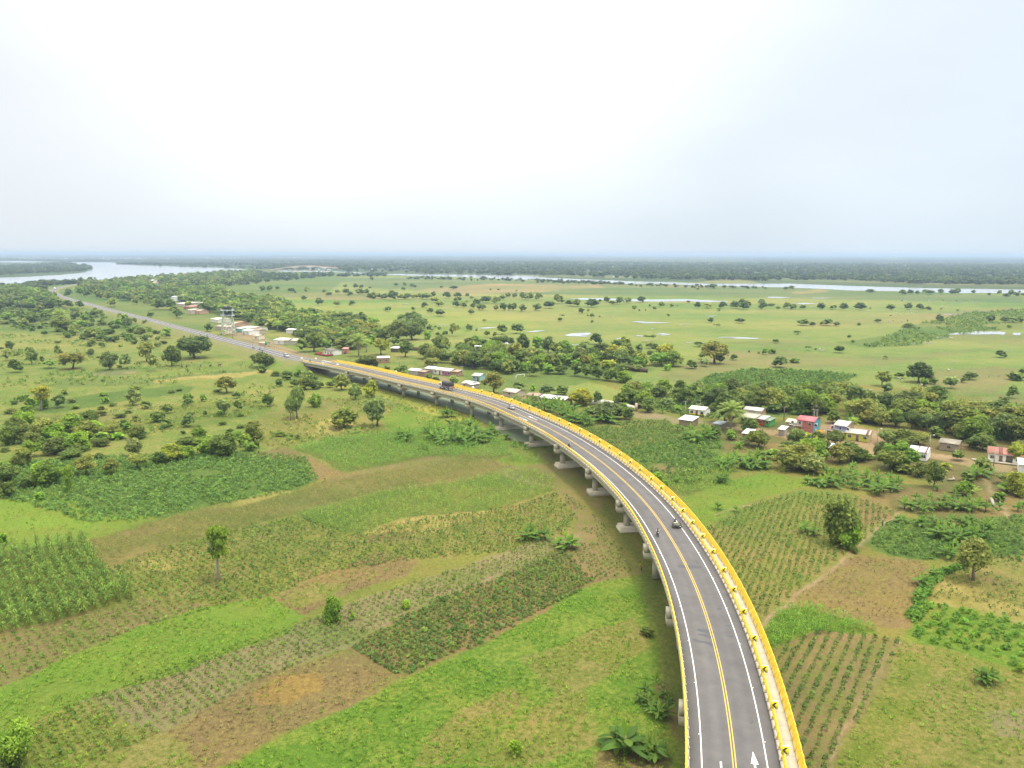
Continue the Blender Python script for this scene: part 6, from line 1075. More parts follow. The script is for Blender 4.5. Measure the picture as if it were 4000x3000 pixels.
def person(parent, loc, rz, label, pose, shirt, pants, cap=None, name='person', sc=1.0):
    P = pose; m = lambda k, s_: (P[k][0], P[k][1] * s_, P[k][2])
    J = [(P['p'], (.13, .11)), (P['c'], (.15, .12)), (P['n'], .06), (P['h'], (.10, .105)), ((P['h'][0] + .01, 0, P['h'][2] + .10), (.07, .07))]; E_ = [(0, 1), (1, 2), (2, 3), (3, 4)]
    for s_ in (1, -1):
        b = len(J); J += [(m('s', s_), .062), (m('e', s_), .044), (m('w', s_), .030), (tuple(np.array(m('w', s_)) + [.05, 0, -.04]), (.035, .02))]; E_ += [(1, b), (b, b + 1), (b + 1, b + 2), (b + 2, b + 3)]; hd = np.array(J[b + 3][0])
        for q, (dy, L) in enumerate(((.03, .075), (.012, .085), (-.008, .08), (-.027, .062))): J += [(tuple(hd + [.03, dy, -.02]), .009), (tuple(hd + [.03 + L * .7, dy, -.02 - L * .6]), .008)]; E_ += [(b + 3, len(J) - 2), (len(J) - 2, len(J) - 1)]
        J += [(tuple(hd + [.01, -.045 * s_, .0]), .010)]; E_ += [(b + 3, len(J) - 1)]
        b = len(J); hip = (P['p'][0], .1 * s_, P['p'][2] - .05); J += [(hip, .095), (m('k', s_), .062), (m('a', s_), .042), (m('t', s_), .035)]; E_ += [(0, b), (b, b + 1), (b + 1, b + 2), (b + 2, b + 3)]
    me = skinmesh('body', J, E_, [SKINM])
    E0 = link(name, me, parent, loc, rz, (sc, sc, sc)) if parent is None else link(name, me, parent, loc, rz, (sc, sc, sc))
    if parent is None or True: tag(E0, label, 'person')
    T = [(P['p'], (.15, .13)), (P['c'], (.175, .145)), ((P['n'][0], 0, P['n'][2] - .05), .085)]; TE = [(0, 1), (1, 2)]
    for s_ in (1, -1): b = len(T); T += [(m('s', s_), .08), (m('e', s_), .06), (tuple(np.array(m('e', s_)) * .4 + np.array(m('w', s_)) * .6), .052)]; TE += [(1, b), (b, b + 1), (b + 1, b + 2)]
    link('shirt', skinmesh('shirt', T, TE, [pmat('cloth', shirt)]), E0)
    T = [((P['p'][0], 0, P['p'][2] + .05), (.14, .125))]; TE = []
    for s_ in (1, -1): b = len(T); T += [((P['p'][0], .1 * s_, P['p'][2] - .05), .11), (m('k', s_), .08), (m('a', s_), .06)]; TE += [(0, b), (b, b + 1), (b + 1, b + 2)]
    link('trousers', skinmesh('trousers', T, TE, [pmat('cloth', pants)]), E0)
    V, F = ICO2; hc = np.array(P['h']) + [-.005, 0, .05]; q = V.copy(); q[:, 2] = np.where(q[:, 2] < -.15, -.15, q[:, 2]); q = q * .125 + hc; mbx = MB().add(q, F.tolist())
    if cap: mbx.add([hc + [.08, -.09, .0], hc + [.22, -.07, -.01], hc + [.22, .07, -.01], hc + [.08, .09, .0]], [(0, 1, 2, 3)])
    mbx.build('cap' if cap else 'hair', pmat('cloth', cap) if cap else HAIR, E0)
    return E0
def ring(mb, x, y, z, R, r, n=16, m=0):
    pts = [(x + R * cos(t), y, z + R * sin(t)) for t in np.linspace(0, 2 * pi, n + 1)]; mb.tube(pts, r, 6, m, cap=False); return mb
def motorcycle(p, rz, label, body=(60, 60, 62), z=None):
    e_ = empty('motorcycle', p, rz); tag(e_, label, 'motorcycle'); M_ = mat('bike_paint', alb(body), .35, var=.03); MET = mat('bike_metal', alb((120, 120, 120)), .35, metal=.6)
    for x in (-.65, .65): w_ = ring(MB(), x, 0, .3, .26, .055).build('wheel', RUB, e_); MB().tube([(x, -.04, .3), (x, .04, .3)], .2, 12).build('rim', MET, w_)
    MB().prism([(-.55, .42), (-.1, .3), (.35, .38), (.45, .62), (.2, .68), (-.2, .62), (-.6, .66), (-.85, .78), (-.85, .70)], -.1, .1).build('frame', M_, e_)
    MB().box(-.02, .42, -.15, .15, .64, .86, top=(.04, .32, -.10, .10)).build('fuel_tank', M_, e_); MB().box(-.85, .02, -.14, .14, .68, .80, top=(-.82, -.02, -.11, .11)).build('seat', RUB, e_)
    MB().tube([(.66, .09, .3), (.48, .09, .95)], .03, 6).tube([(.66, -.09, .3), (.48, -.09, .95)], .03, 6).build('fork', MET, e_); MB().tube([(.36, .36, 1.0), (.48, 0, .98), (.36, -.36, 1.0)], .018, 6).build('handlebar', MET, e_)
    MB().tube([(.52, 0, .86), (.62, 0, .85)], .09, 12).build('headlight', WHITE, e_); MB().tube([(-.2, .13, .3), (-.85, .16, .36)], .045, 8).build('exhaust', MET, e_); return e_
def car(p, rz, label, paint, kind='sedan'):
    e_ = empty('parked_car' if False else ('car' if kind == 'sedan' else 'van'), p, rz); tag(e_, label, 'car' if kind == 'sedan' else 'van'); PT = mat('car_paint', alb(paint), .28, var=.03, spec=.6)
    if kind == 'sedan':
        L, W_ = 2.1, .83; lo = [(-L, .32), (L, .30), (L + .02, .55), (L - .12, .72), (.95, .86), (-1.45, .9), (-L + .03, .84), (-L - .02, .5)]; ca_ = [(-1.5, .88), (-1.0, 1.33), (.15, 1.38), (.98, .84)]; rf = [(-1.0, 1.33), (-.9, 1.38), (.1, 1.42), (.16, 1.37)]
    else:
        L, W_ = 2.4, .92; lo = [(-L, .4), (L, .38), (L, .8), (L - .15, 1.05), (1.25, 1.18), (-L, 1.2)]; ca_ = [(-L + .02, 1.18), (-L + .08, 1.9), (.75, 1.95), (1.35, 1.14)]; rf = [(-L + .08, 1.9), (-L + .12, 1.98), (.7, 2.03), (.78, 1.94)]
    MB().prism(lo, -W_, W_).build('body', PT, e_); n = len(ca_); k = .82
    V = [(x, -W_ * (1 if z < 1.2 and kind == 'sedan' and z < .95 or (kind != 'sedan' and z < 1.3) else k), z) for x, z in ca_] + [(x, W_ * (1 if z < .95 or (kind != 'sedan' and z < 1.3) else k), z) for x, z in ca_]
    g = MB().add(V, [(0, 1, 2, 3), (7, 6, 5, 4), (0, 4, 5, 1), (1, 5, 6, 2), (2, 6, 7, 3)]); g.build('window', GLS, e_)
    MB().prism(rf, -W_ * k - .02, W_ * k + .02).build('roof', PT, e_); mb = MB()
    for s_ in (-1, 1):
        for a, b in (((ca_[0][0] + .1, ca_[0][1]), (ca_[1][0] + .05, ca_[1][1])), ((-.25, .9 if kind == 'sedan' else 1.2), (-.25, ca_[1][1])), ((ca_[3][0] - .02, ca_[3][1]), (ca_[2][0] + .02, ca_[2][1]))): mb.tube([(a[0], s_ * W_ * .99, a[1]), (b[0], s_ * W_ * k * 1.0, b[1])], .05, 5)
    mb.build('pillar', PT, e_)
    for x in (-1.3, 1.32):
        for y_ in (-W_ + .08, W_ - .08): w_ = MB().wheel(x, y_, .32, .32, .2).build('wheel', RUB, e_); MB().wheel(x, y_ * 1.02, .32, .19, .2).build('rim', WHITE, w_)
    for y_ in (-.6, .6): MB().box(L - .08, L + .03, y_ - .2, y_ + .2, .56, .70).build('headlight', WHITE, e_); MB().box(-L - .03, -L + .03, y_ - .18, y_ + .18, .62, .78).build('tail_light', cm('w', (190, 40, 40)), e_)
    MB().box(L - .05, L + .08, -.8, .8, .3, .46).box(-L - .08, -L + .05, -.8, .8, .32, .48).build('bumper', PT, e_); return e_
def onroad(x, y): s, o = s_near(D(x, y)); return at(s, o, .045), head(s), s, o
# truck with dark canvas, driving away
p, a, s, o = onroad(1738, 1521); p = at(s, 1.75, .045); TR = empty('truck', p, a); tag(TR, 'cargo truck with white cab and dark canvas cover crossing the bridge', 'truck'); CV = mat('dark_canvas', alb((104, 100, 102)), .9, var=.15, scale=2); CVT = mat('canvas_top', alb((128, 126, 132)), .9, var=.1)
prof = [(-4.3 + 0, 1.3), (-4.3, 3.35), (-4.25, 3.5), (1.25, 3.5), (1.3, 3.35), (1.3, 1.3)]
cx = MB().prism([(y_, z) for y_, z in [(-1.22, 1.75), (-1.25, 3.1), (-1.05, 3.42), (0, 3.55), (1.05, 3.42), (1.25, 3.1), (1.22, 1.75)]], -4.3, 1.4); cx.V = [np.stack([v[:, 1], v[:, 0], v[:, 2]], 1) for v in cx.V]; cx.build('canvas_cover', CV, TR)
rb = MB()
for x in (-4.32, -2.4, -.5, 1.42): rb.tube([(x, -1.27, 1.2), (x, -1.28, 3.1), (x, -1.07, 3.45), (x, 0, 3.58), (x, 1.07, 3.45), (x, 1.28, 3.1), (x, 1.27, 1.2)], .035, 5)
rb.build('canvas_rib', CVT, TR); MB().box(-4.35, 1.45, -1.26, 1.26, 1.1, 1.72).build('cargo_bed', mat('bed_red', alb((158, 138, 134)), .7, var=.2), TR); MB().box(-4.4, 3.6, -.45, .45, .72, 1.08).build('chassis', RUB, TR)
MB().box(-4.5, -4.36, -1.25, 1.25, .75, 1.65).build('tailgate', mat('tail_red', alb((196, 150, 148)), .7, var=.2), TR); MB().box(-4.52, -4.4, -1.2, 1.2, .55, .7).build('bumper', WHITE, TR)
cab = MB().prism([(1.7, .7), (3.95, .7), (4.0, 1.5), (3.75, 1.7), (3.45, 2.65), (1.75, 2.7)], -1.1, 1.1).build('cab', WHITE, TR); MB().prism([(3.79, 1.72), (3.50, 2.55), (3.54, 2.57), (3.83, 1.74)], -.95, .95).build('windscreen', GLS, cab)
for y_ in (-1.12, 1.1): MB().box(2.3, 3.35, y_, y_ + .02, 1.7, 2.45).build('window', GLS, cab); MB().box(3.5, 3.6, y_ * 1.15 - .1, y_ * 1.15 + .1, 1.6, 2.1).build('mirror', RUB, cab)
for x in (-3.2, -2.1, 2.9):
    for y_ in (-1.05, 1.05): w_ = MB().wheel(x, y_, .5, .5, .34).build('wheel', RUB, TR); MB().wheel(x, y_ * 1.03, .5, .26, .34).build('rim', WHITE, w_)
for y_ in (-1, 1): MB().box(-4.54, -4.5, y_ - .15, y_ + .15, .8, .95).build('tail_light', cm('w', (190, 40, 40)), TR)
p, a, s, o = onroad(1990, 1598); car(at(s, 1.7, .045), a, 'silver saloon car driving away on the bridge between truck and riders', (214, 212, 218))
p, a, s, o = onroad(1114, 1395); car(at(s, -1.8, .045), a + pi, 'white van driving along the ramp towards the bridge', (240, 240, 240), 'van')
p, a, s, o = onroad(1029, 1367); car(at(s, -1.8, .045), a + pi, 'pale grey car on the ramp beside the dark round roadside tree', (190, 190, 192))
p, a, s, o = onroad(822, 1309.5); car(at(s, 1.8, .045), a, 'small white car on the far road just before the water tower', (236, 236, 238)) if False else None
p, a, s, o = onroad(204, 1131); e_ = empty('bus', at(s, 1.8, .045), a); tag(e_, 'tiny white bus on the hairpin of the far road', 'bus'); MB().box(-5.5, 5.5, -1.25, 1.25, .5, 3.1, top=(-5.4, 5.3, -1.15, 1.15)).build('body', WHITE, e_); [MB().box(-5, 5, y_, y_ + .02, 1.6, 2.5).build('window', GLS, e_) for y_ in (-1.27, 1.25)]; [MB().wheel(x, y_, .5, .5, .3).build('wheel', RUB, e_) for x in (-3.5, 3.5) for y_ in (-1.1, 1.1)]
def rider(px_, py_, off, fw, lb_m, lb_p, shirt, pants, cap, body=(50, 50, 52)):
    p, a, s, o = onroad(px_, py_); q = at(s, o if off is None else off, .045); a += 0 if fw else pi; motorcycle(q, a, lb_m, body); return person(None, q, a, lb_p, RIDE, shirt, pants, cap)
rider(2569, 2095, None, False, 'dark motorcycle with white headlight coming towards the camera left of the yellow line', 'person in a white shirt riding the nearest motorcycle towards the camera', (238, 228, 216), (60, 60, 70), (70, 60, 60))
rider(2223, 1745, None, False, 'motorcycle farther up the bridge in the left lane', 'person in a white shirt and white helmet on the farther bridge motorcycle', (236, 230, 228), (70, 70, 80), (240, 236, 232))
rider(1221, 1414, -2.5, False, 'dark motorcycle entering the bridge at its far end', 'person in dark clothes riding the motorcycle at the far end of the bridge', (60, 66, 72), (50, 50, 60), (40, 40, 44))
# motor tricycle cart: rider in blue, flat bed behind
p, a, s, o = onroad(2640, 2058); q = at(s, 2.65, .045); m_ = motorcycle(q + np.array([cos(a), sin(a), 0]) * 1.0, a, 'dark motorcycle pulling a flat wooden cart near the right edge line', (60, 60, 66)); person(None, q + np.array([cos(a), sin(a), 0]) * 1.0, a, 'person in a blue shirt riding in front of the wooden cart', RIDE, (52, 74, 178), (60, 60, 90), (176, 168, 150))
CT = empty('cart', q, a); tag(CT, 'flat grey wooden cart with pale sacks pulled by the motorcycle', 'cart'); CW = mat('cart_wood', alb((150, 150, 128)), .9, var=.2)
MB().box(-1.5, .35, -.8, .8, .62, .72).build('bed', CW, CT); MB().box(-1.5, .35, -.84, -.8, .62, 1.05).box(-1.5, .35, .8, .84, .62, 1.05).box(-1.54, -1.5, -.84, .84, .62, .9).build('side_board', CW, CT); MB().tube([(.35, -.3, .6), (.9, 0, .55)], .04, 5).tube([(.35, .3, .6), (.9, 0, .55)], .04, 5).build('drawbar', RUB, CT)
for y_ in (-.92, .92): w_ = ring(MB(), -.7, y_, .32, .27, .06).build('wheel', RUB, CT); MB().tube([(-.7, y_ - .03, .32), (-.7, y_ + .03, .32)], .2, 10).build('rim', CW, w_)
c_, s_n = cos(a), sin(a)
for i, (x, y_, r) in enumerate(((-.15, -.1, .36), (-.35, .35, .3))):
    V, F = ICO2; w_ = q + np.array([x * c_ - y_ * s_n, x * s_n + y_ * c_, .88]); tag(link('sack', mkmesh('sack', V * [r, r * .75, .2] * (1 + (fnoise(V[:, 0] * 3 + i, V[:, 1] * 3) - .5)[:, None] * .3), F.tolist(), [mat('sackcloth', alb((222, 216, 196), 1.2), .9)], smooth=True), None, w_, a), ('larger' if i == 0 else 'smaller') + ' pale sack lying on the flat wooden cart', 'sack', 'sacks on the cart')
f_ = gp(2505, 2232); person(None, f_, radians(200), 'person with a yellow cap and orange shirt working beside the near left bridge piers', WORK, (186, 140, 70), (96, 92, 74), (226, 232, 40))
for x, y_, lb, sh_, rz in ((1001, 1363, 'person in dark clothes walking on the left shoulder of the ramp', (70, 66, 76), 2.5), (1006, 1364.5, 'person in grey walking just behind on the shoulder of the ramp', (120, 116, 120), 2.5)): pp, a, s, o = onroad(x, y_); person(None, at(s, -4.5, .045), a + pi, lb, STAND, sh_, (60, 60, 70))
q = gp(1356, 1417); motorcycle(q, radians(-30), 'motorcycle on the dirt track beside the ramp', (60, 60, 60)); person(None, q, radians(-30), 'person in a yellow vest riding on the dirt track beside the ramp', RIDE, (230, 226, 50), (60, 60, 60), (240, 230, 80))
person(None, gp(3447, 2056), radians(120), 'person in green clothes standing on the footpath in the right field', STAND, (60, 150, 120), (90, 90, 80), (230, 230, 225))
# cattle
def cow_mesh():
    J = [((-.75, 0, 1.12), (.30, .30)), ((-.2, 0, 1.05), (.36, .40)), ((.45, 0, 1.08), (.32, .38)), ((.8, 0, 1.3), (.17, .2)), ((1.1, 0, 1.5), (.13, .15)), ((1.4, 0, 1.32), (.08, .09)), ((.6, 0, 1.5), (.1, .1))]; E_ = [(0, 1), (1, 2), (2, 3), (3, 4), (4, 5), (2, 6)]
    for s_ in (1, -1):
        b = len(J); J += [((.45, .2 * s_, .85), .12), ((.48, .2 * s_, .45), .065), ((.46, .2 * s_, .04), .055)]; E_ += [(2, b), (b, b + 1), (b + 1, b + 2)]
        b = len(J); J += [((-.75, .2 * s_, .85), .15), ((-.68, .2 * s_, .55), .08), ((-.84, .2 * s_, .42), .06), ((-.78, .2 * s_, .04), .055)]; E_ += [(0, b), (b, b + 1), (b + 1, b + 2), (b + 2, b + 3)]
        b = len(J); J += [((1.05, .2 * s_, 1.58), .035)]; E_ += [(4, b)]
    b = len(J); J += [((-1.08, 0, 1.1), .035), ((-1.14, 0, .6), .04)]; E_ += [(0, b), (b, b + 1)]
    return skinmesh('cow', J, E_, [])
CWM = cow_mesh(); CWW = CWM.copy(); CWW.materials.append(mat('white_hide', alb((232, 226, 212)), .8)); CWD = CWM.copy(); CWD.materials.append(mat('brown_hide', alb((90, 66, 52)), .8))
COWS = []
def c6(s): return [(3000 + float(a) / 2.212, 1080 + float(b) / 2.212) for a, b in (q.split(',') for q in s.split(';'))]
COWS += [(x, y, 'w') for x, y in c6('1135,190;1185,222;1212,229;1228,226;1285,212;1348,221;1380,207;1412,209;1422,212;1445,210;1425,217;1655,232;1670,219;1738,221;1765,227;1793,230;1805,230;1862,227;1385,256;1553,256;1575,256;1512,272;1508,279;1190,299;1225,304;1228,308;1303,311;1277,315;1237,328;1104,324;1175,324;1700,302;448,646;470,654;1155,394;1045,399;1080,390;380,269;437,244')]
COWS += [(x, y, 'd') for x, y in c6('1515,212;1628,216;1157,216;1205,389;1060,345')]
COWS += [(x, y, 'w') for x, y in tp('T2', [(1270, 536), (1290, 533), (1200, 544), (1168, 540), (1302, 536), (1635, 574), (1700, 578), (1380, 430), (1340, 430), (1690, 428), (1760, 436)])] + [(x, y, 'd') for x, y in tp('T2', [(2028, 836), (1800, 872)])]
COWS += [(x, y, 'w') for x, y in tp('T3', [(782, 642), (868, 639), (845, 640)])] + [(x, y, 'd') for x, y in tp('T3', [(757, 641), (1430, 548)])]
COWS += [(x, y, 'w') for x, y in tp('U4', [(750, 345), (850, 344), (882, 292), (1038, 381), (1132, 190), (1560, 117), (1325, 248), (430, 290), (445, 298), (462, 288), (478, 302), (455, 284), (845, 345)][:12])]
COWS += [(x, y, 'd') for x, y in tp('U1', [(1573, 80), (1612, 80), (1735, 76), (1820, 74), (1900, 72)])]
COWS.sort(key=lambda c: (c[1], c[0])); RNG2 = np.random.default_rng(11); cnt = {}
for x, y_, k in COWS:
    rg = region(x, y_); cnt.setdefault((rg, k), []).append((x, y_))
for (rg, k), L in cnt.items():
    L.sort()
    for i, (x, y_) in enumerate(L):
        o = link('cow', CWW if k == 'w' else CWD, None, gp(x, y_, -.02), RNG2.uniform(0, 2 * pi), [RNG2.uniform(.95, 1.25) * (1.15 if y_ < 1260 else 1)] * 3)
        tag(o, '%s cow %s, %s from the left' % ('white' if k == 'w' else 'dark brown', rg, ordn(i)), 'cow', 'cattle grazing on the plain')
# felled trunk and pale stump in the yard at right
def log(label, pts, r, name='log', m=None): m = m or PALEBARK; p0 = gp(*pts[0]); e_ = tag(MB().tube([gp(x, y_, z) - p0 for x, y_, z in [(a[0], a[1], b) for a, b in zip(pts, [r] * len(pts))]], [r, r * .8, r * .5][:len(pts)], 9).build(name, m), label, 'log'); e_.location = p0
log('pale grey felled trunk lying in the dirt yard behind the banana plants', [(3762, 1888), (3790, 1908), (3805, 1922)], .5); log('bent pale dead trunk by the trees right of the striped roof house', [(3702, 1874), (3728, 1872), (3722, 1864)], .35)
log('pale stump beside the dirt track at right', [(3872, 1948), (3878, 1964), (3884, 1975)], .5); log('thin white log next to the pale stump', [(3898, 1948), (3906, 1962), (3908, 1966)], .3)
log('dead white snag in the middle of the left banana grove', [(1738, 1720), (1741, 1735), (1736, 1741)], .22)
FK, CK = 2.45, 1.95
# ---------------------------------------------------------------- placing the trees
def blocked(x, y, front=15):
    """True where a tree would stand in a house or hide it from the road side"""
    for hx, hy, r, L, a, dp in FOOT:
        dx, dy = x - hx, y - hy
        if dx * dx + dy * dy > 2500: continue
        d = np.hypot(x, y); u = np.array([x, y]) / d; al = -(dx * u[0] + dy * u[1]); la = abs(dx * -u[1] + dy * u[0])
        if la < L / 2 + 3.0 and -dp / 2 - 3 < al < front: return True
    s = None
    return False
def near_road(x, y, c=9.5):
    d = np.hypot(CLS[:, 0] - x, CLS[:, 1] - y); return d.min() < c
rng = np.random.default_rng(21)
FILL = [ # tile polygon, spacing m, height range m, kinds
 ('T1', [(0, 400), (250, 395), (400, 440), (470, 480), (560, 560), (300, 560), (0, 560)], 15, (6, 10), 'mmsg', 'dmmsg'),
 ('T1', [(700, 345), (1000, 325), (1500, 290), (2000, 255), (2212, 250), (2212, 340), (1850, 370), (1500, 420), (1450, 520), (1550, 640), (1750, 740), (1600, 690), (1450, 600), (1300, 560), (1000, 500), (900, 500), (750, 470), (640, 440)], 22, (6, 11), 'mmssg', 'dmmsgo'),
 ('T1', [(1500, 430), (1900, 380), (2000, 470), (2212, 500), (2212, 690), (2050, 690), (2000, 640), (1850, 620), (1650, 590)], 11, (6, 10), 'mmsg', 'dmmgs'),
 ('T1', [(560, 580), (1000, 600), (1250, 700), (1500, 830), (1300, 880), (900, 860), (650, 800), (300, 780), (0, 700), (0, 600)], 24, (4, 7), 'sgbm', 'mgsm'),
 ('T2', [(0, 500), (130, 490), (280, 560), (340, 640), (540, 660), (760, 680), (960, 700), (1010, 760), (1080, 840), (960, 900), (860, 930), (700, 930), (560, 920), (420, 880), (330, 800), (180, 760), (0, 740)], 9, (6, 10), 'mmsgw', 'dmmgso'),
 ('T2', [(1200, 700), (1400, 690), (1430, 780), (1250, 800)], 9, (7, 10), 'mm', 'dm'),
 ('T2', [(1480, 1000), (1560, 900), (1800, 920), (2212, 900), (2212, 1106), (1480, 1106)], 11, (5, 9), 'mmsgw', 'mmgsod'),
 ('U2', [(1480, 40), (1560, 10), (2212, 10), (2212, 150), (2080, 160), (1960, 120), (1700, 50)], 9, (5, 9), 'mmsg', 'mmgsod'),
 ('T3', [(0, 960), (500, 940), (620, 980), (900, 990), (1500, 1010), (1560, 1100), (0, 1100)], 14, (5, 9), 'mmsgw', 'mmgsody'),
 ('U3', [(860, 320), (1200, 280), (1500, 250), (1760, 380), (1560, 440), (1300, 400), (1100, 440), (860, 430)], 11, (4, 7), 'msgb', 'mmgds'),
 ('U3', [(1660, 370), (2212, 280), (2212, 440), (2000, 470), (1700, 480)], 9, (5, 9), 'mmsg', 'dmgs'),
 ('U4', [(0, 380), (120, 330), (450, 340), (700, 420), (1250, 430), (1900, 520), (2212, 500), (2212, 740), (1900, 740), (1700, 720), (1450, 640), (1000, 600), (800, 590), (740, 560), (450, 500), (250, 480), (0, 520)], 9, (5, 9), 'mmsgw', 'dmmgoos'),
 ('U4', [(0, 640), (240, 660), (480, 700), (900, 830), (1300, 900), (1600, 900), (1560, 1000), (1200, 1000), (900, 900), (650, 880), (300, 950), (0, 950)], 8, (4, 7.5), 'mmsgw', 'dmmgosy'),
 ('U4', [(2050, 820), (2212, 800), (2212, 1250), (2060, 1180), (1960, 1020)], 8, (5, 8), 'mmsg', 'dmgys'),
 ('U1', [(0, 560), (180, 560), (330, 700), (700, 560), (1000, 600), (1280, 620), (1250, 700), (900, 800), (700, 800), (500, 1000), (250, 1120), (0, 1150)], 9, (3.5, 6.5), 'gmsb', 'glmmgs'),
 ('U1', [(1300, 880), (1700, 700), (2100, 640), (2212, 720), (2150, 800), (1800, 860), (1400, 930)], 9, (3.5, 6), 'gmb', 'glmg'),
 ('U1', [(0, 300), (1000, 230), (2212, 300), (2212, 640), (1300, 620), (700, 540), (0, 520)], 17, (2.2, 4.2), 'bbbbg', 'mmgss'),
 ('T1', [(0, 860), (700, 860), (1500, 900), (1450, 1100), (0, 1100)], 26, (2.2, 4.2), 'bbbbg', 'mmgss'),
 ('U2', [(0, 120), (300, 90), (500, 160), (760, 200), (760, 270), (500, 280), (250, 260), (0, 220)], 14, (2.5, 5), 'bmg', 'mmgs'),
]
for t, poly, sp, (h0, h1), kinds, tints in FILL:
    P = [tuple(G(*q)) for q in tp(t, poly)]; A = np.array(P); x0, y0 = A.min(0); x1, y1 = A.max(0)
    for xi in np.arange(x0, x1, sp):
        for yi in np.arange(y0, y1, sp):
            x, y_ = xi + rng.normal(0, sp * .3), yi + rng.normal(0, sp * .3)
            if not inpoly(np.array([x]), np.array([y_]), P)[0] or rng.random() > .88: continue
            h0_ = 0
            if near_road(x, y_, 13) or blocked(x, y_): continue
            px_, py_ = PX([(x, y_, 0)]); r = MPP(py_[0]); h = rng.uniform(h0, h1) * 1.12; k = kinds[rng.integers(len(kinds))]; w_ = h * rng.uniform(1.1, 1.6)
            if blocked(x, y_, 38): h *= .38; w_ *= .6
            if k == 'b': h *= .5
            TL.append([px_[0], py_[0], w_ / r, h / r, k, tints[rng.integers(len(tints))]])
placed = []; trees = []
for x, y_, w_, h_, k, tn in TL:
    p = G(x, y_)
    if near_road(p[0], p[1], 7.2): continue
    if blocked(p[0], p[1]) and not (w_ * h_ > 6000): continue
    trees.append((w_ * h_, x, y_, w_, h_, k, tn, p))
trees.sort(key=lambda t: -t[0])
big = [t for t in trees if t[5] != 'b'][:300]; bush = [t for t in trees if t[5] == 'b']; rest = [t for t in trees if t[5] != 'b'][300:]
GN = {'m': 'tree', 's': 'tree', 'g': 'tree', 'w': 'tree', 'a': 'tree', 't': 'tree', 'x': 'tree', 'c': 'vine_covered_snag', 'b': 'bush'}
def dims(t): r = MPP(t[2]); return t[3] * r * 1.04, t[4] * r * (1.04 if t[5] not in 'mgsb' else 1.0)
def sizeword(w, h): m = max(w, h); return 'huge' if m > 17 else 'big' if m > 12 else 'mid-sized' if m > 7.5 else 'small'
groups = {}
for t in big + bush: groups.setdefault((region(t[1], t[2]), t[5], t[6]), []).append(t)
for (rg, k, tn), L in sorted(groups.items()):
    L.sort(key=lambda t: t[1])
    for i, t in enumerate(L):
        _, x, y_, w_, h_, k, tn, p = t; W_, H_ = dims(t); d = np.hypot(*p); lod = 'n' if max(w_, h_) > 75 else 'm' if max(w_, h_) > 28 else 'f'
        v = PROTO[k, lod]; cm_, tm_ = v[rng.integers(len(v))]; rz = rng.uniform(0, 2 * pi); j = rng.uniform(.86, 1.16)
        c = alb(TINT[tn], FK) * j * np.array([rng.uniform(.96, 1.2), 1, rng.uniform(.85, 1.05)])
        E_ = empty(GN[k], (p[0], p[1], -.05), rz, (W_ * rng.uniform(.9, 1.06), W_ * rng.uniform(.9, 1.1), H_)); link('crown', cm_, E_, color=c)
        if k not in 'bc' and lod != 'f': link('trunk', tm_, E_)
        lab = '%s %s %s %s' % (sizeword(W_, H_), TNAME[tn], KNAME[k], rg)
        if len(L) > 1: lab = '%s %s %s, %s from the left' % (TNAME[tn], KNAME[k], rg, ordn(i))
        tag(E_, lab, 'bush' if k == 'b' else 'tree', ('bushes ' if k == 'b' else 'trees ') + rg)
# the remaining, smaller trees as one object
def merge(items, name):
    """items: (kind, seed, nleaf, x, y, z, W, H, rot, colour)"""
    Vs, F3s, F4s, Cs = [], [], [], []; n = 0; cache = {}
    for k, sd, nl, x, y_, z, W_, H_, rz, c in items:
        if (k, sd, nl) not in cache: cache[k, sd, nl] = crown(k, sd, nl)
        V, F3, F4, col = cache[k, sd, nl]; co, si = cos(rz), sin(rz)
        Vs.append(np.stack([(V[:, 0] * co - V[:, 1] * si) * W_ + x, (V[:, 0] * si + V[:, 1] * co) * W_ + y_, V[:, 2] * H_ + z], 1)); F3s.append(F3 + n); F4s.append(F4 + n); Cs.append(col * c); n += len(V)
    V = np.concatenate(Vs); F3 = np.concatenate(F3s); F4 = np.concatenate(F4s); C = np.concatenate(Cs)
    me = bpy.data.meshes.new(name); me.vertices.add(len(V)); me.vertices.foreach_set('co', V.astype(np.float32).ravel()); flat = np.r_[F3.ravel(), F4.ravel()].astype(np.int32)
    me.loops.add(len(flat)); me.loops.foreach_set('vertex_index', flat); st = np.r_[np.arange(len(F3)) * 3, len(F3) * 3 + np.arange(len(F4)) * 4].astype(np.int32); me.polygons.add(len(st)); me.polygons.foreach_set('loop_start', st); me.update(calc_edges=True)
    at_ = me.color_attributes.new('col', 'FLOAT_COLOR', 'POINT'); at_.data.foreach_set('color', np.c_[C, np.ones(len(C))].astype(np.float32).ravel()); me.materials.append(FOL)
    return link(name, me)
items = []
for t in rest: W_, H_ = dims(t); items.append((t[5], int(rng.integers(1, 4)), 90, t[7][0], t[7][1], -.05, W_, H_, rng.uniform(0, 6.28), alb(TINT[t[6]], FK) * rng.uniform(.85, 1.15)))
if items: tag(merge(items, 'background_trees'), 'smaller trees filling the belts between the larger ones', 'trees', kind='stuff')
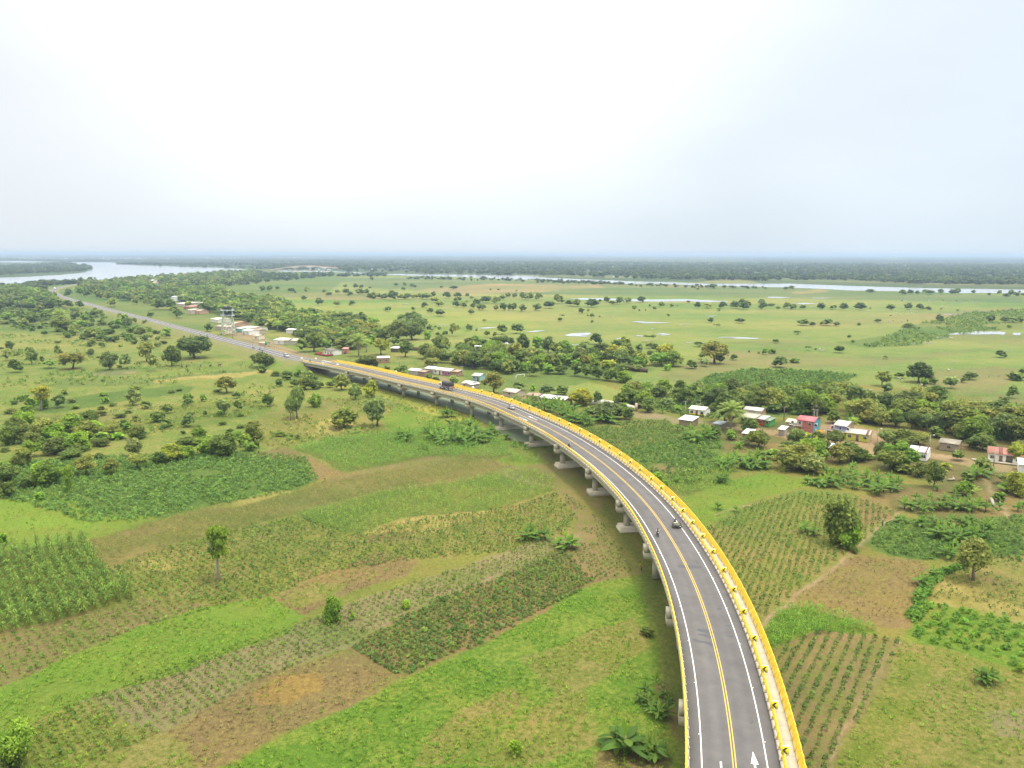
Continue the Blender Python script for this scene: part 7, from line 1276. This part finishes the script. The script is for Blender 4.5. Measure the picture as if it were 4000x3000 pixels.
# palms
PL = [(1402, 1392, 104, 0, 'tall wine palm with dry skirt beside the brick house by the ramp'), (1431, 1375, 60, 1, 'smaller palm right behind the tall wine palm'), (1085, 1297, 52, 1, 'coconut palm above the tower village roofs'), (1108, 1284, 56, 0, 'grey wine palm left of the dark pair on the belt'), (1134, 1270, 62, 0, 'dark grey wine palm beside its twin in the tree belt'), (1022, 1280, 40, 1, 'yellowish palm left of the coconut palm in the village'), (2854, 1683, 136, 0, 'huge wine palm with thick trunk between the white-yellow and green houses'), (446, 1200, 44, 0, 'grey palm in the plantation right of the far road'), (238, 1275, 76, 0, 'spreading dry palm in the left banana plantation'), (2885, 1750, 50, 2, 'short palm with dry leaves below the brick shed'), (3333, 1680, 60, 1, 'slender palm behind the long lime house'), (2730, 1722, 50, 2, 'broad short palm among bananas under the white shed roof'), (3800, 1925, 60, 2, 'broad palm in the yard below the rust roofed house'), (3060, 1840, 40, 2, 'dry palm at the left end of the front thicket')]
for x, y_, h_, k, lb in PL:
    p = G(x, y_); r = MPP(y_); H_ = h_ * r * 1.05; E_ = empty('palm_tree', (p[0], p[1], -.05), rng.uniform(0, 6), (H_ * .95,) * 3); c = alb((134, 158, 96) if k == 0 else (142, 172, 84), FK); link('frond_crown', PALM[k][0], E_, color=c); link('trunk', PALM[k][1], E_)
    if PALM[k][2]: link('dry_frond_skirt', PALM[k][2], E_)
    tag(E_, lb, 'palm')
# banana plants
BREG = [('in the grove left of the bridge', 1500, 1600, 2010, 1800), ('beside the piers left of the bridge', 2010, 1600, 2140, 1780), ('in the clump in the left cassava field', 2000, 2050, 2280, 2160), ('at the near foot of the bridge', 2350, 2600, 2700, 3100), ('in the grove right of the bridge', 1980, 1480, 2440, 1690), ('below the white shed roof', 2560, 1600, 2820, 1760), ('in the grove in front of the thicket', 2760, 1720, 3560, 1960), ('in the lower right plantation', 3400, 1900, 4001, 2260)]
BL = []
for t, s in BANS.items():
    for e_ in s.split(';'):
        if e_: x, y_, h_ = e_.split(','); k_ = tsc(t); o = TILE[t]; BL.append((o[0] + float(x) * k_, o[1] + float(y_) * k_, float(h_) * k_))
bg_ = {}
for x, y_, h_ in BL:
    p = G(x, y_)
    if near_road(p[0], p[1], 6.5): continue
    rg = next((n_ for n_, a, b, c, d in BREG if a <= x < c and b <= y_ < d), 'standing alone near the fields'); bg_.setdefault(rg, []).append((x, y_, h_, p))
for rg, L in bg_.items():
    L.sort()
    for i, (x, y_, h_, p) in enumerate(L):
        r = MPP(y_); H_ = min(h_ * r * 1.12, 5.6) * rng.uniform(.9, 1.05); E_ = empty('banana_plant', (p[0], p[1], -.03), rng.uniform(0, 6), (H_ * 1.08, H_ * 1.08, H_)); b = BAN[rng.integers(5)]
        j = rng.uniform(.85, 1.2); link('leaf_crown', b[0], E_, color=alb((104, 150, 68), 1.3 if 'near foot' in rg else 1.75) * j); link('stem', b[1], E_)
        if 'near foot' in rg and rng.random() < .3: link('dry_leaf_skirt', PALM[2][2], E_, scale=(.9, .9, 2.2))
        tag(E_, 'banana plant %s, %s from the left' % (rg, ordn(i)), 'banana plant', 'banana plants ' + rg)

# ---------------------------------------------------------------- far woods
items = []
def scatter_forest(poly, n, hr, cols, nl=14, z=0, asp=(1.4, 2.5), near=0):
    P = [tuple(G(*q)) for q in poly]; A = np.array(P); x0, y0 = A.min(0); x1, y1 = A.max(0); k = 0; tries = 0
    while k < n and tries < 12:
        tries += 1; X = rng.uniform(x0, x1, n * 3); Y = y0 + (y1 - y0) * rng.random(n * 3) ** 1.6
        ok = inpoly(X, Y, P); px9, py9 = PX(np.c_[X, Y, 0 * X]); ok &= ~((px9 > 1035) & (px9 < 1310) & (py9 > 1055) & (py9 < 1068)); dn = fnoise(X / 260, Y / 420, 3); ok &= rng.random(len(X)) < np.clip((dn - .30) * 6, .25, 1)
        for x, y_ in zip(X[ok], Y[ok]):
            if k >= n: break
            if near_road(x, y_, 16) or blocked(x, y_): continue
            k += 1; h = rng.uniform(*hr); c = alb(cols[rng.integers(len(cols))], 1.6) * rng.uniform(.8, 1.2); items.append((('m', 's', 'g')[rng.integers(3)], int(rng.integers(1, 4)), nl, x, y_, -.3, h * rng.uniform(*asp), h, rng.uniform(0, 6.28), c))
GC = [(84, 112, 68), (94, 122, 70), (104, 132, 74), (90, 116, 78), (112, 134, 80)]
scatter_forest(tp('T1', [(-100, 210), (0, 205), (560, 172), (760, 200), (790, 215), (760, 235), (640, 250), (300, 262), (0, 275), (-100, 275)]), 700, (7, 13), GC)
scatter_forest(tp('T1', [(1100, 183), (1500, 203), (1900, 214), (2212, 225), (2212, 150), (1500, 140), (1100, 165)]), 500, (8, 13), GC)
scatter_forest(tp('T2', [(0, 225), (200, 235), (640, 240), (930, 253), (1330, 262), (2212, 275), (2212, 170), (1200, 150), (0, 150)]), 3000, (8, 14), GC)
scatter_forest(tp('T3', [(0, 262), (180, 272), (480, 290), (800, 300), (1400, 315), (2212, 325), (2212, 180), (0, 160)]), 3600, (8, 14), GC)
scatter_forest(tp('T4', [(-50, 315), (700, 325), (1200, 350), (2400, 365), (2700, 200), (2212, 190), (-50, 180)]), 3600, (8, 14), GC)
scatter_forest(tp('T3', [(0, 318), (250, 320), (500, 330), (780, 348), (1000, 356), (700, 355), (300, 345), (0, 335)]), 90, (4, 7), GC); scatter_forest(tp('T2', [(1300, 300), (2212, 305), (2212, 330), (1700, 322), (1300, 312)]), 70, (4, 7), GC)
scatter_forest(tp('T3', [(1000, 352), (1500, 362), (2212, 385), (2212, 396), (1500, 385), (1000, 372)]), 60, (3, 5), GC)
scatter_forest(tp('T2', [(-400, 262), (0, 255), (640, 258), (1130, 270), (1130, 290), (600, 290), (250, 330), (0, 350), (-400, 400)]), 420, (6, 10), GC)
scatter_forest(tp('T1', [(900, 330), (1500, 295), (2000, 260), (2212, 250), (2212, 330), (1900, 370), (1500, 430), (1400, 520), (1000, 480), (700, 430), (700, 350)]), 330, (6, 10), GC + [(116, 146, 74)])
scatter_forest(tp('T1', [(-300, 385), (0, 385), (150, 395), (400, 400), (330, 380), (600, 355), (700, 350), (640, 345), (330, 345), (150, 385), (0, 380)]), 150, (6, 10), GC)
scatter_forest(tp('T1', [(-400, 400), (230, 395), (400, 440), (520, 560), (-400, 600)]), 260, (6, 10), GC)
scatter_forest(tp('T1', [(0, 600), (560, 580), (1000, 600), (1250, 700), (1500, 830), (900, 860), (300, 790), (0, 740)]), 130, (3, 5), [(120, 156, 70), (108, 144, 68), (132, 168, 70)])
o_ = merge(items, 'far_woodland'); tag(o_, 'dense woodland beyond both rivers and along the far road', 'woodland', kind='stuff')
# closed canopy farther out, down to the horizon
rows2 = []; y_ = 1030.0
while y_ > 995.2: rows2.append(G(2000, y_, 9)[1]); y_ -= .55
rows2 = np.array([r for r in rows2 if 0 < r < 24000]); us2 = np.arange(-500, 4500, 5.0); u2 = (us2 - 2000) / FOC
X2 = u2[None] * rows2[:, None]; Y2 = np.repeat(rows2[:, None], len(us2), 1); sc_ = Y2 / 5000
Z2 = 7 + 9 * (fnoise(X2 / (55 * sc_), Y2 / (230 * sc_), 3) - .4) + np.clip((Y2 - 9000) / 9000, 0, 1) * (6 + 34 * (fnoise(X2 / 2600 + 4, Y2 / 7000, 3) - .35)) * (.6 + .4 * (X2 > -1500))
px2, py2 = PX(np.c_[X2.ravel(), Y2.ravel(), np.zeros(X2.size)]); i2 = np.arange(X2.size).reshape(X2.shape); F2 = np.stack([i2[:-1, :-1], i2[:-1, 1:], i2[1:, 1:], i2[1:, :-1]], -1).reshape(-1, 4)
cx_ = px2[F2].mean(1); cy2 = py2[F2].mean(1); fw_ = inpoly(cx_, cy2, [(3380, 1022.5), (4600, 1024), (4600, 1031), (3380, 1029)]); riv = inpoly(cx_, cy2, tp('T1', [(-900, 140), (0, 145), (400, 150), (560, 157), (1000, 157), (1000, 240), (-900, 240)]))
F2 = F2[~(fw_ | riv)]
patch = fnoise(X2.ravel() / (600 * sc_.ravel()), Y2.ravel() / (1500 * sc_.ravel()), 3); c1 = alb((96, 122, 78)); c2 = alb((140, 160, 100)); fp = np.clip((patch - .56) * 7, 0, 1)[:, None]; cc = (c1 * (1 - fp) + c2 * fp) * (.75 + .5 * fnoise(X2.ravel() / (30 * sc_.ravel()), Y2.ravel() / (120 * sc_.ravel()), 2))[:, None]
tag(link('far_woodland', mkmesh('far_woodland', np.c_[X2.ravel(), Y2.ravel(), Z2.ravel()], F2, [FOL], col=cc, smooth=True)), 'unbroken tree canopy stretching to the horizon', 'woodland', kind='stuff')

# ---------------------------------------------------------------- crops and weeds
def field_pts(polyv, rowdir, sa, sb, jit, maxn=9000, thr=0.0, nsc=9, off=0):
    P = [tuple(G(x * 1.80832, y * 1.80832)) for x, y in polyv]; A = np.array(P); c = A.mean(0); ca2, sa2 = cos(rowdir), sin(rowdir); q = (A - c) @ np.array([[ca2, -sa2], [sa2, ca2]])
    a = np.arange(q[:, 0].min(), q[:, 0].max(), sa); b = np.arange(q[:, 1].min(), q[:, 1].max(), sb); Aa, Bb = np.meshgrid(a, b); Aa = Aa.ravel() + rng.normal(0, jit * sa, Aa.size); Bb = Bb.ravel() + rng.normal(0, jit * .5 * sb, Bb.size)
    X = c[0] + Aa * ca2 - Bb * sa2; Y = c[1] + Aa * sa2 + Bb * ca2; ok = inpoly(X, Y, P)
    if thr: ok &= fnoise(X / nsc + off, Y / nsc, 3) > thr
    X, Y = X[ok], Y[ok]; d = np.hypot(X[:, None] - CLS[None, :130:2, 0], Y[:, None] - CLS[None, :130:2, 1]).min(1); k = (d > 7.5) & (Y > 60); X, Y = X[k], Y[k]
    if len(X) > maxn: s_ = rng.choice(len(X), maxn, replace=False); X, Y = X[s_], Y[s_]
    return X, Y
def plants(name, X, Y, size, colr, label, cat, kind='cas', nq=12, svar=.3):
    n = len(X)
    if n == 0: return
    S = size * rng.uniform(1 - svar, 1 + svar, n); base = np.c_[X, Y, np.zeros(n)]
    if kind == 'cas':
        d = rng.normal(0, 1, (n, nq, 3)); d[..., 2] = np.abs(d[..., 2]) + .15; d /= np.linalg.norm(d, axis=2)[..., None]; C = base[:, None] + d * S[:, None, None] * np.array([.44, .44, .52]) * rng.uniform(.78, 1.05, (n, nq, 1)); N = (d + [0, 0, .25]).reshape(-1, 3)
        q = leafquads(C.reshape(-1, 3), N, .15 * np.repeat(S, nq)[:, None], rng)
    elif kind == 'corn':
        th = rng.uniform(0, 2 * pi, (n, nq)); z0 = rng.uniform(.15, .85, (n, nq)) * S[:, None]; L = .42 * S[:, None] * rng.uniform(.7, 1.2, (n, nq)); d = np.stack([np.cos(th), np.sin(th), np.zeros_like(th)], -1); t_ = np.stack([-np.sin(th), np.cos(th), np.zeros_like(th)], -1) * .045 * S[:, None, None]
        b = base[:, None] + np.stack([0 * z0, 0 * z0, z0], -1); m_ = b + d * L[..., None] * .55 + np.stack([0 * z0, 0 * z0, L * .45], -1); e_ = b + d * L[..., None] + np.stack([0 * z0, 0 * z0, L * .1], -1)
        q = np.stack([b, m_ + t_, e_, m_ - t_], 2).reshape(-1, 3)
        # stalk and pale tassel
        w = .03 * S[:, None]; o = np.concatenate([w, 0 * w, 0 * w], 1); z1 = np.c_[0 * S, 0 * S, S * 1.08]; st = np.stack([base - o, base + o, base + o * .5 + z1, base - o * .5 + z1], 1).reshape(-1, 3)
    elif kind == 'tuft':
        th = rng.uniform(0, 2 * pi, (n, nq)); d = np.stack([np.cos(th), np.sin(th), np.zeros_like(th)], -1); s3 = S[:, None, None]; b = base[:, None] + d * .12 * s3; t_ = np.stack([-np.sin(th), np.cos(th), np.zeros_like(th)], -1) * .13 * s3; e_ = base[:, None] + d * .55 * s3 + np.array([0, 0, 1]) * .55 * s3 * rng.uniform(.5, 1.2, (n, nq, 1)); q = np.stack([b - t_, b + t_, e_ + t_ * .4, e_ - t_ * .4], 2).reshape(-1, 3)
    col = np.array([alb(c, CK) for c in colr]); ci = rng.integers(0, len(col), n); pv = rng.uniform(.78, 1.22, n)
    cc = np.repeat((col[ci] * pv[:, None]), nq * 4, 0) * np.repeat(rng.uniform(.8, 1.25, n * nq), 4)[:, None]; F = np.arange(len(q)).reshape(-1, 4)
    if kind == 'corn' and size > 2.2: q = np.concatenate([q, st]); F = np.arange(len(q)).reshape(-1, 4); cc = np.concatenate([cc, np.repeat(alb((190, 186, 104))[None], len(st), 0)])
    tag(link(name, mkmesh(name, q, F, [FOL], col=cc)), label, cat, kind='stuff')
DIRA = atan2(*(G(2134, 2387) - G(868, 3000))[::-1]); CASG = [(98, 134, 68), (106, 142, 70), (92, 128, 66), (116, 148, 68)]; CASL = [(112, 144, 64), (124, 152, 68), (104, 138, 62)]
fp_ = {(k, i): p for i, (k, t, p) in enumerate(FIELDS)}
def PV(*a): return list(a)
cas_C = [(745, 1400), (950, 1292), (1222, 1190), (1285, 1256), (1180, 1318), (1000, 1406), (862, 1460)]
X, Y = field_pts(cas_C, DIRA, 1.32, 1.25, .07, thr=.12); plants('cassava_field', X, Y, 1.08, CASG, 'rows of dark cassava bushes on reddish soil in the near left field', 'crop field', nq=20)
cas_D = [(0, 1600), (200, 1500), (640, 1345), (880, 1260), (1180, 1170), (1225, 1188), (950, 1290), (740, 1395), (560, 1470), (350, 1575), (180, 1659), (0, 1720)]
X, Y = field_pts(cas_D, DIRA, 1.3, 1.25, .08, thr=.2); plants('cassava_field', X, Y, .82, CASL, 'young cassava dotted over the pale grey soil strip', 'crop field', nq=12, svar=.4)
cas_F = [(-40, 1400), (0, 1372), (120, 1345), (300, 1292), (570, 1290), (300, 1352), (0, 1478), (-40, 1500)]; X, Y = field_pts(cas_F, DIRA, 1.4, 1.35, .1, thr=.24, off=5); plants('cassava_field', X, Y, .92, CASL, 'patchy young cassava on brown soil below the tall corn', 'crop field', nq=9, svar=.5)
cas_L = [(220, 1232), (300, 1200), (480, 1150), (640, 1114), (780, 1155), (900, 1122), (1080, 1100), (1200, 1064), (1240, 1110), (1225, 1150), (1120, 1190), (900, 1208), (700, 1238), (585, 1288), (460, 1298), (300, 1288)]
X, Y = field_pts(cas_L, DIRA, 1.4, 1.35, .08, thr=.18, off=9); plants('cassava_field', X, Y, 1.05, CASG + CASL, 'rows of cassava across the olive middle-left fields', 'crop field', nq=11, svar=.35)
cas_R = [(1215, 1060), (1260, 1090), (1300, 1130), (1380, 1232), (1290, 1258), (1225, 1180), (1240, 1120)]; X, Y = field_pts(cas_R, DIRA + .1, 1.35, 1.3, .1, thr=.28, off=2); plants('cassava_field', X, Y, .8, CASG, 'cassava bushes on the bare brown field beside the piers', 'crop field', nq=10)
cas_I = [(0, 1000), (200, 985), (520, 977), (660, 987), (684, 1034), (600, 1068), (460, 1090), (300, 1126), (180, 1128), (120, 1105), (0, 1075)]
X, Y = field_pts(cas_I, DIRA, 1.5, 1.5, .3, thr=.26, off=3); plants('cassava_field', X, Y, 1.45, [(104, 144, 78), (112, 152, 80), (122, 160, 78)], 'dense bluish green cassava field with closed leaf cover', 'crop field', nq=14)
for pv_, sz, lb, o_ in (([(1305, 990), (1400, 962), (1480, 942), (1558, 952), (1558, 1000), (1500, 1048), (1420, 1030), (1340, 1010)], 1.7, 'dark green cassava field just right of the bridge', 3), ([(1225, 925), (1300, 915), (1440, 906), (1478, 935), (1420, 963), (1320, 983), (1260, 960)], 1.1, 'sparse cassava field between bridge and village road', 6), ([(1875, 1165), (1935, 1118), (2018, 1132), (2075, 1180), (2015, 1210), (1920, 1198)], 1.5, 'bluish cassava patch right of the footpath', 8), ([(2085, 1125), (2212, 1112), (2212, 1218), (2070, 1190)], 1.3, 'dark crop patch at the right edge', 9), ([(1465, 850), (1530, 812), (1620, 797), (1760, 802), (1855, 812), (1760, 848), (1640, 878), (1500, 878)], 2.4, 'dark bushy crop field behind the coloured houses', 4), ([(1320, 860), (1480, 850), (1560, 905), (1480, 900)], 1.8, 'low crop patch beyond the village road', 7)):
    X, Y = field_pts(pv_, DIRA + .5, sz * 1.15, sz * 1.1, .25, thr=.28, off=o_, maxn=3500); plants('cassava_field', X, Y, sz, CASG, lb, 'crop field', nq=12)
cas_T = [(1520, 1150), (1545, 1130), (1625, 1090), (1730, 1062), (1850, 1072), (1938, 1106), (1860, 1170), (1740, 1258), (1652, 1332), (1602, 1300)]
X, Y = field_pts(cas_T, DIRA + 1.9, 1.4, 1.4, .08, thr=.16, off=4); plants('cassava_field', X, Y, 1.0, CASG + [(126, 150, 72)], 'olive cassava rows between the bridge and the footpath', 'crop field', nq=11)
cas_W = [(1655, 1410), (1760, 1358), (1860, 1366), (1940, 1380), (1908, 1470), (1820, 1600), (1762, 1760), (1735, 1760), (1700, 1560)]
X, Y = field_pts(cas_W, atan2(*(G(3446, 2482) - G(3355, 2723))[::-1]), 1.25, 1.7, .08, thr=.12, off=12); plants('cassava_field', X, Y, .85, CASG, 'widely spaced cassava rows on brown soil right of the near bridge', 'crop field', nq=14)
cas_AA = [(2045, 1240), (2100, 1195), (2212, 1202), (2260, 1300), (2212, 1345), (2100, 1300), (2015, 1292)]; X, Y = field_pts(cas_AA, DIRA + 1.2, 1.8, 1.7, .2, thr=.3, off=14); plants('cassava_field', X, Y, .85, CASG, 'cassava among dry straw at the right edge', 'crop field', nq=10)
X, Y = field_pts([(1970, 1352), (2012, 1295), (2100, 1315), (2212, 1348), (2300, 1400), (2300, 1470), (2212, 1445), (2100, 1412), (1955, 1376)], DIRA, 1.7, 2.3, .3, thr=.22, off=3); plants('shrub_rows', X, Y, 1.5, [(108, 156, 54), (98, 144, 58), (120, 164, 56)], 'dark leafy clumps in the bright green right-hand field', 'crop field', nq=16)
CG = [(112, 150, 62), (124, 160, 66), (104, 142, 60), (138, 166, 74)]
corn_G = [(-60, 1215), (0, 1195), (180, 1165), (225, 1225), (298, 1290), (120, 1345), (0, 1370), (-60, 1390)]; X, Y = field_pts(corn_G, atan2(*(G(150, 2480) - G(40, 2200))[::-1]), .55, 2.1, .10); plants('corn_field', X, Y, 2.5, [(110, 150, 68), (122, 160, 74), (100, 140, 64)], 'tall corn in straight rows at the left edge', 'crop field', 'corn', 9)
for pv_, sz, sp, lb, cl_, th_ in (([(635, 970), (740, 946), (840, 933), (1000, 926), (1080, 946), (1108, 984), (1060, 990), (950, 985), (840, 1003), (748, 1020), (680, 985)], 1.7, 1.3, 'green corn field below the banana grove', [(104, 152, 64), (118, 160, 66)], .2), ([(642, 1114), (830, 1062), (1040, 1030), (1130, 1012), (1198, 1032), (1198, 1060), (1080, 1098), (900, 1118), (782, 1150), (700, 1138)], 1.35, 1.1, 'yellowish green corn field in the middle left', CG, .2), ([(190, 1165), (300, 1130), (470, 1090), (620, 1068), (700, 1037), (860, 1012), (1000, 988), (1108, 988), (1106, 1010), (1040, 1028), (820, 1058), (640, 1110), (480, 1148), (300, 1198), (215, 1228)], 1.15, 1.2, 'brownish corn strip between the green fields', [(124, 136, 68), (136, 142, 78), (108, 134, 62)], .3), ([(1645, 1375), (1682, 1322), (1740, 1308), (1850, 1342), (1898, 1364), (1800, 1364), (1700, 1388), (1652, 1415)], 1.5, .85, 'young corn patch beside the near right railing', [(104, 154, 56), (120, 166, 62)], .25), ([(1425, 1035), (1520, 1012), (1600, 1012), (1560, 1048), (1480, 1073), (1450, 1058)], 1.7, 1.5, 'corn patch behind the small round trees right of the bridge', CG, .2), ([(1935, 862), (2058, 853), (2068, 878), (1980, 898), (1905, 894)], 2.2, 2.4, 'pale corn field behind the thick tree belt', [(130, 158, 84), (116, 150, 72)], .2), ([(1100, 800 + 140), (1110, 1000), (1180, 1000), (1160, 960)], 1.6, 1.6, 'thin corn beside the first dry piers', CG, .3)):
    X, Y = field_pts(pv_, DIRA + .2, sp, sp, .25, thr=th_, maxn=9000); plants('corn_field', X, Y, sz, cl_, lb, 'crop field', 'corn', 10)
# weeds and rough grass over the near meadows
Xs = []; 
for pv_, sp, th_ in (([(300, 1760), (480, 1655), (760, 1530), (860, 1470), (1000, 1412), (1180, 1322), (1290, 1262), (1390, 1240), (1440, 1500), (1480, 1760)], .75, .40), ([(-40, 1620), (0, 1482), (180, 1400), (300, 1350), (420, 1318), (580, 1290), (660, 1325), (600, 1368), (400, 1455), (180, 1512), (120, 1570), (0, 1600)], .8, .35), ([(1945, 1382), (2212, 1450), (2300, 1480), (2300, 1760), (1780, 1760), (1830, 1600), (1912, 1470)], .95, .42), ([(0, 1660), (60, 1565), (200, 1510), (340, 1580), (420, 1659), (380, 1720), (0, 1760)], .9, .45), ([(1480, 1100), (1550, 1045), (1640, 1022), (1760, 1045), (1620, 1082), (1520, 1140)], 1.3, .4), ([(0, 1080), (140, 1062), (340, 1112), (180, 1162), (0, 1195)], 1.5, .4), ([(360, 1570), (560, 1472), (740, 1402), (858, 1468), (480, 1645), (420, 1659)], 1.3, .52), ([(580, 1290), (830, 1192), (900, 1215), (860, 1245), (660, 1325)], 1.3, .5), ([(1655, 1335), (1845, 1200), (2000, 1215), (1960, 1350), (1720, 1312)], 1.4, .52)):
    X, Y = field_pts(pv_, .3, sp, sp, .45, thr=th_, nsc=6, maxn=16000); Xs.append((X, Y))
X = np.concatenate([a for a, b in Xs]); Y = np.concatenate([b for a, b in Xs]); plants('rough_grass', X, Y, .46, [(112, 160, 50), (128, 172, 56), (104, 150, 52), (140, 166, 66)], 'tufts of rough grass and weeds over the near meadows', 'grass', 'tuft', 5, .6)
Xs = []
for pv_, sp in (([(360, 1570), (560, 1472), (740, 1402), (858, 1468), (480, 1645), (420, 1659)], .85), ([(580, 1290), (700, 1240), (830, 1192), (900, 1215), (860, 1245), (660, 1325)], 1.0), ([(1655, 1335), (1845, 1200), (2000, 1215), (1960, 1350), (1720, 1312)], 1.05), ([(790, 1150), (870, 1122), (980, 1105), (1080, 1104), (1000, 1130), (880, 1160)], 1.1), ([(2015, 1290), (2060, 1240), (2212, 1262), (2212, 1345), (2100, 1310)], 1.2), ([(510, 990), (600, 965), (700, 1000), (745, 1022), (700, 1038), (660, 990)], 1.7), ([(640, 1345), (880, 1260), (1180, 1170), (1225, 1188), (950, 1290), (740, 1395), (350, 1575), (180, 1659), (200, 1500)], 1.5)): X, Y = field_pts(pv_, .3, sp, sp, .45, thr=.38, nsc=5, maxn=9000); Xs.append((X, Y))
X = np.concatenate([a for a, b in Xs]); Y = np.concatenate([b for a, b in Xs]); plants('dry_stubble', X, Y, .42, [(152, 142, 104), (138, 128, 92), (160, 150, 106), (132, 136, 82)], 'dry straw stubble lying over the brown and grey plots', 'stubble', 'tuft', 5, .6)
X, Y = field_pts([(520, 860), (800, 850), (1000, 890), (1060, 930), (840, 930), (600, 970), (300, 960), (60, 960), (60, 900), (300, 880)], .2, 2.4, 2.4, .45, thr=.52, nsc=22, maxn=9000); plants('meadow_scrub', X, Y, 1.3, [(120, 152, 62), (150, 166, 76), (104, 142, 62), (168, 166, 92)], 'low tussocks and scrub dotting the rough left pasture', 'scrub', 'cas', 9, .6)
X, Y = field_pts([(0, 720), (340, 745), (560, 785), (650, 800), (560, 880), (300, 880), (0, 880)], .2, 4.5, 4.5, .45, thr=.54, nsc=30, maxn=3500); plants('meadow_scrub', X, Y, 1.8, [(116, 148, 66), (140, 160, 76), (104, 138, 66)], 'scattered low scrub across the pasture left of the ramp', 'scrub', 'cas', 10, .6)
X, Y = field_pts([(1900, 735), (1980, 700), (2100, 675), (2212, 668), (2300, 670), (2300, 712), (2120, 716), (1960, 748), (1850, 750)], .2, 4.5, 4.5, .45, thr=.42, nsc=30, maxn=3500); plants('marsh_scrub', X, Y, 3.0, [(112, 144, 72), (124, 152, 74), (100, 134, 70)], 'marshy scrub band on the right-hand pasture', 'scrub', 'cas', 10, .5)
hp = np.array([G(*q) for q in tp('V4', [(1300, 335), (1200, 368), (1110, 405), (1045, 465), (1005, 525), (988, 575), (962, 640), (930, 700)])]); hd_ = np.r_[0, np.cumsum(np.linalg.norm(np.diff(hp, axis=0), axis=1))]; hs = np.arange(0, hd_[-1], .28); X = np.interp(hs, hd_, hp[:, 0]) + rng.normal(0, .45, len(hs)); Y = np.interp(hs, hd_, hp[:, 1]) + rng.normal(0, .45, len(hs))
plants('hedge', X, Y, 1.5, [(100, 146, 60), (112, 156, 62)], 'curving leafy hedge row beside the brown field at right', 'hedge', 'cas', 18)
# ---------------------------------------------------------------- haze
hz = bpy.data.materials.new('haze_air'); hz.use_nodes = True; nt = hz.node_tree; nt.nodes.clear(); om = nt.nodes.new('ShaderNodeOutputMaterial'); pv = nt.nodes.new('ShaderNodeVolumePrincipled')
pv.inputs['Color'].default_value = (.52, .68, .86, 1); pv.inputs['Density'].default_value = HAZE_D; pv.inputs['Anisotropy'].default_value = 0.15; nt.links.new(pv.outputs[0], om.inputs['Volume'])
hb_ = MB().box(-26000, 26000, -2600, 24500, -8, 78).build('haze', hz); tag(hb_, kind='stuff')
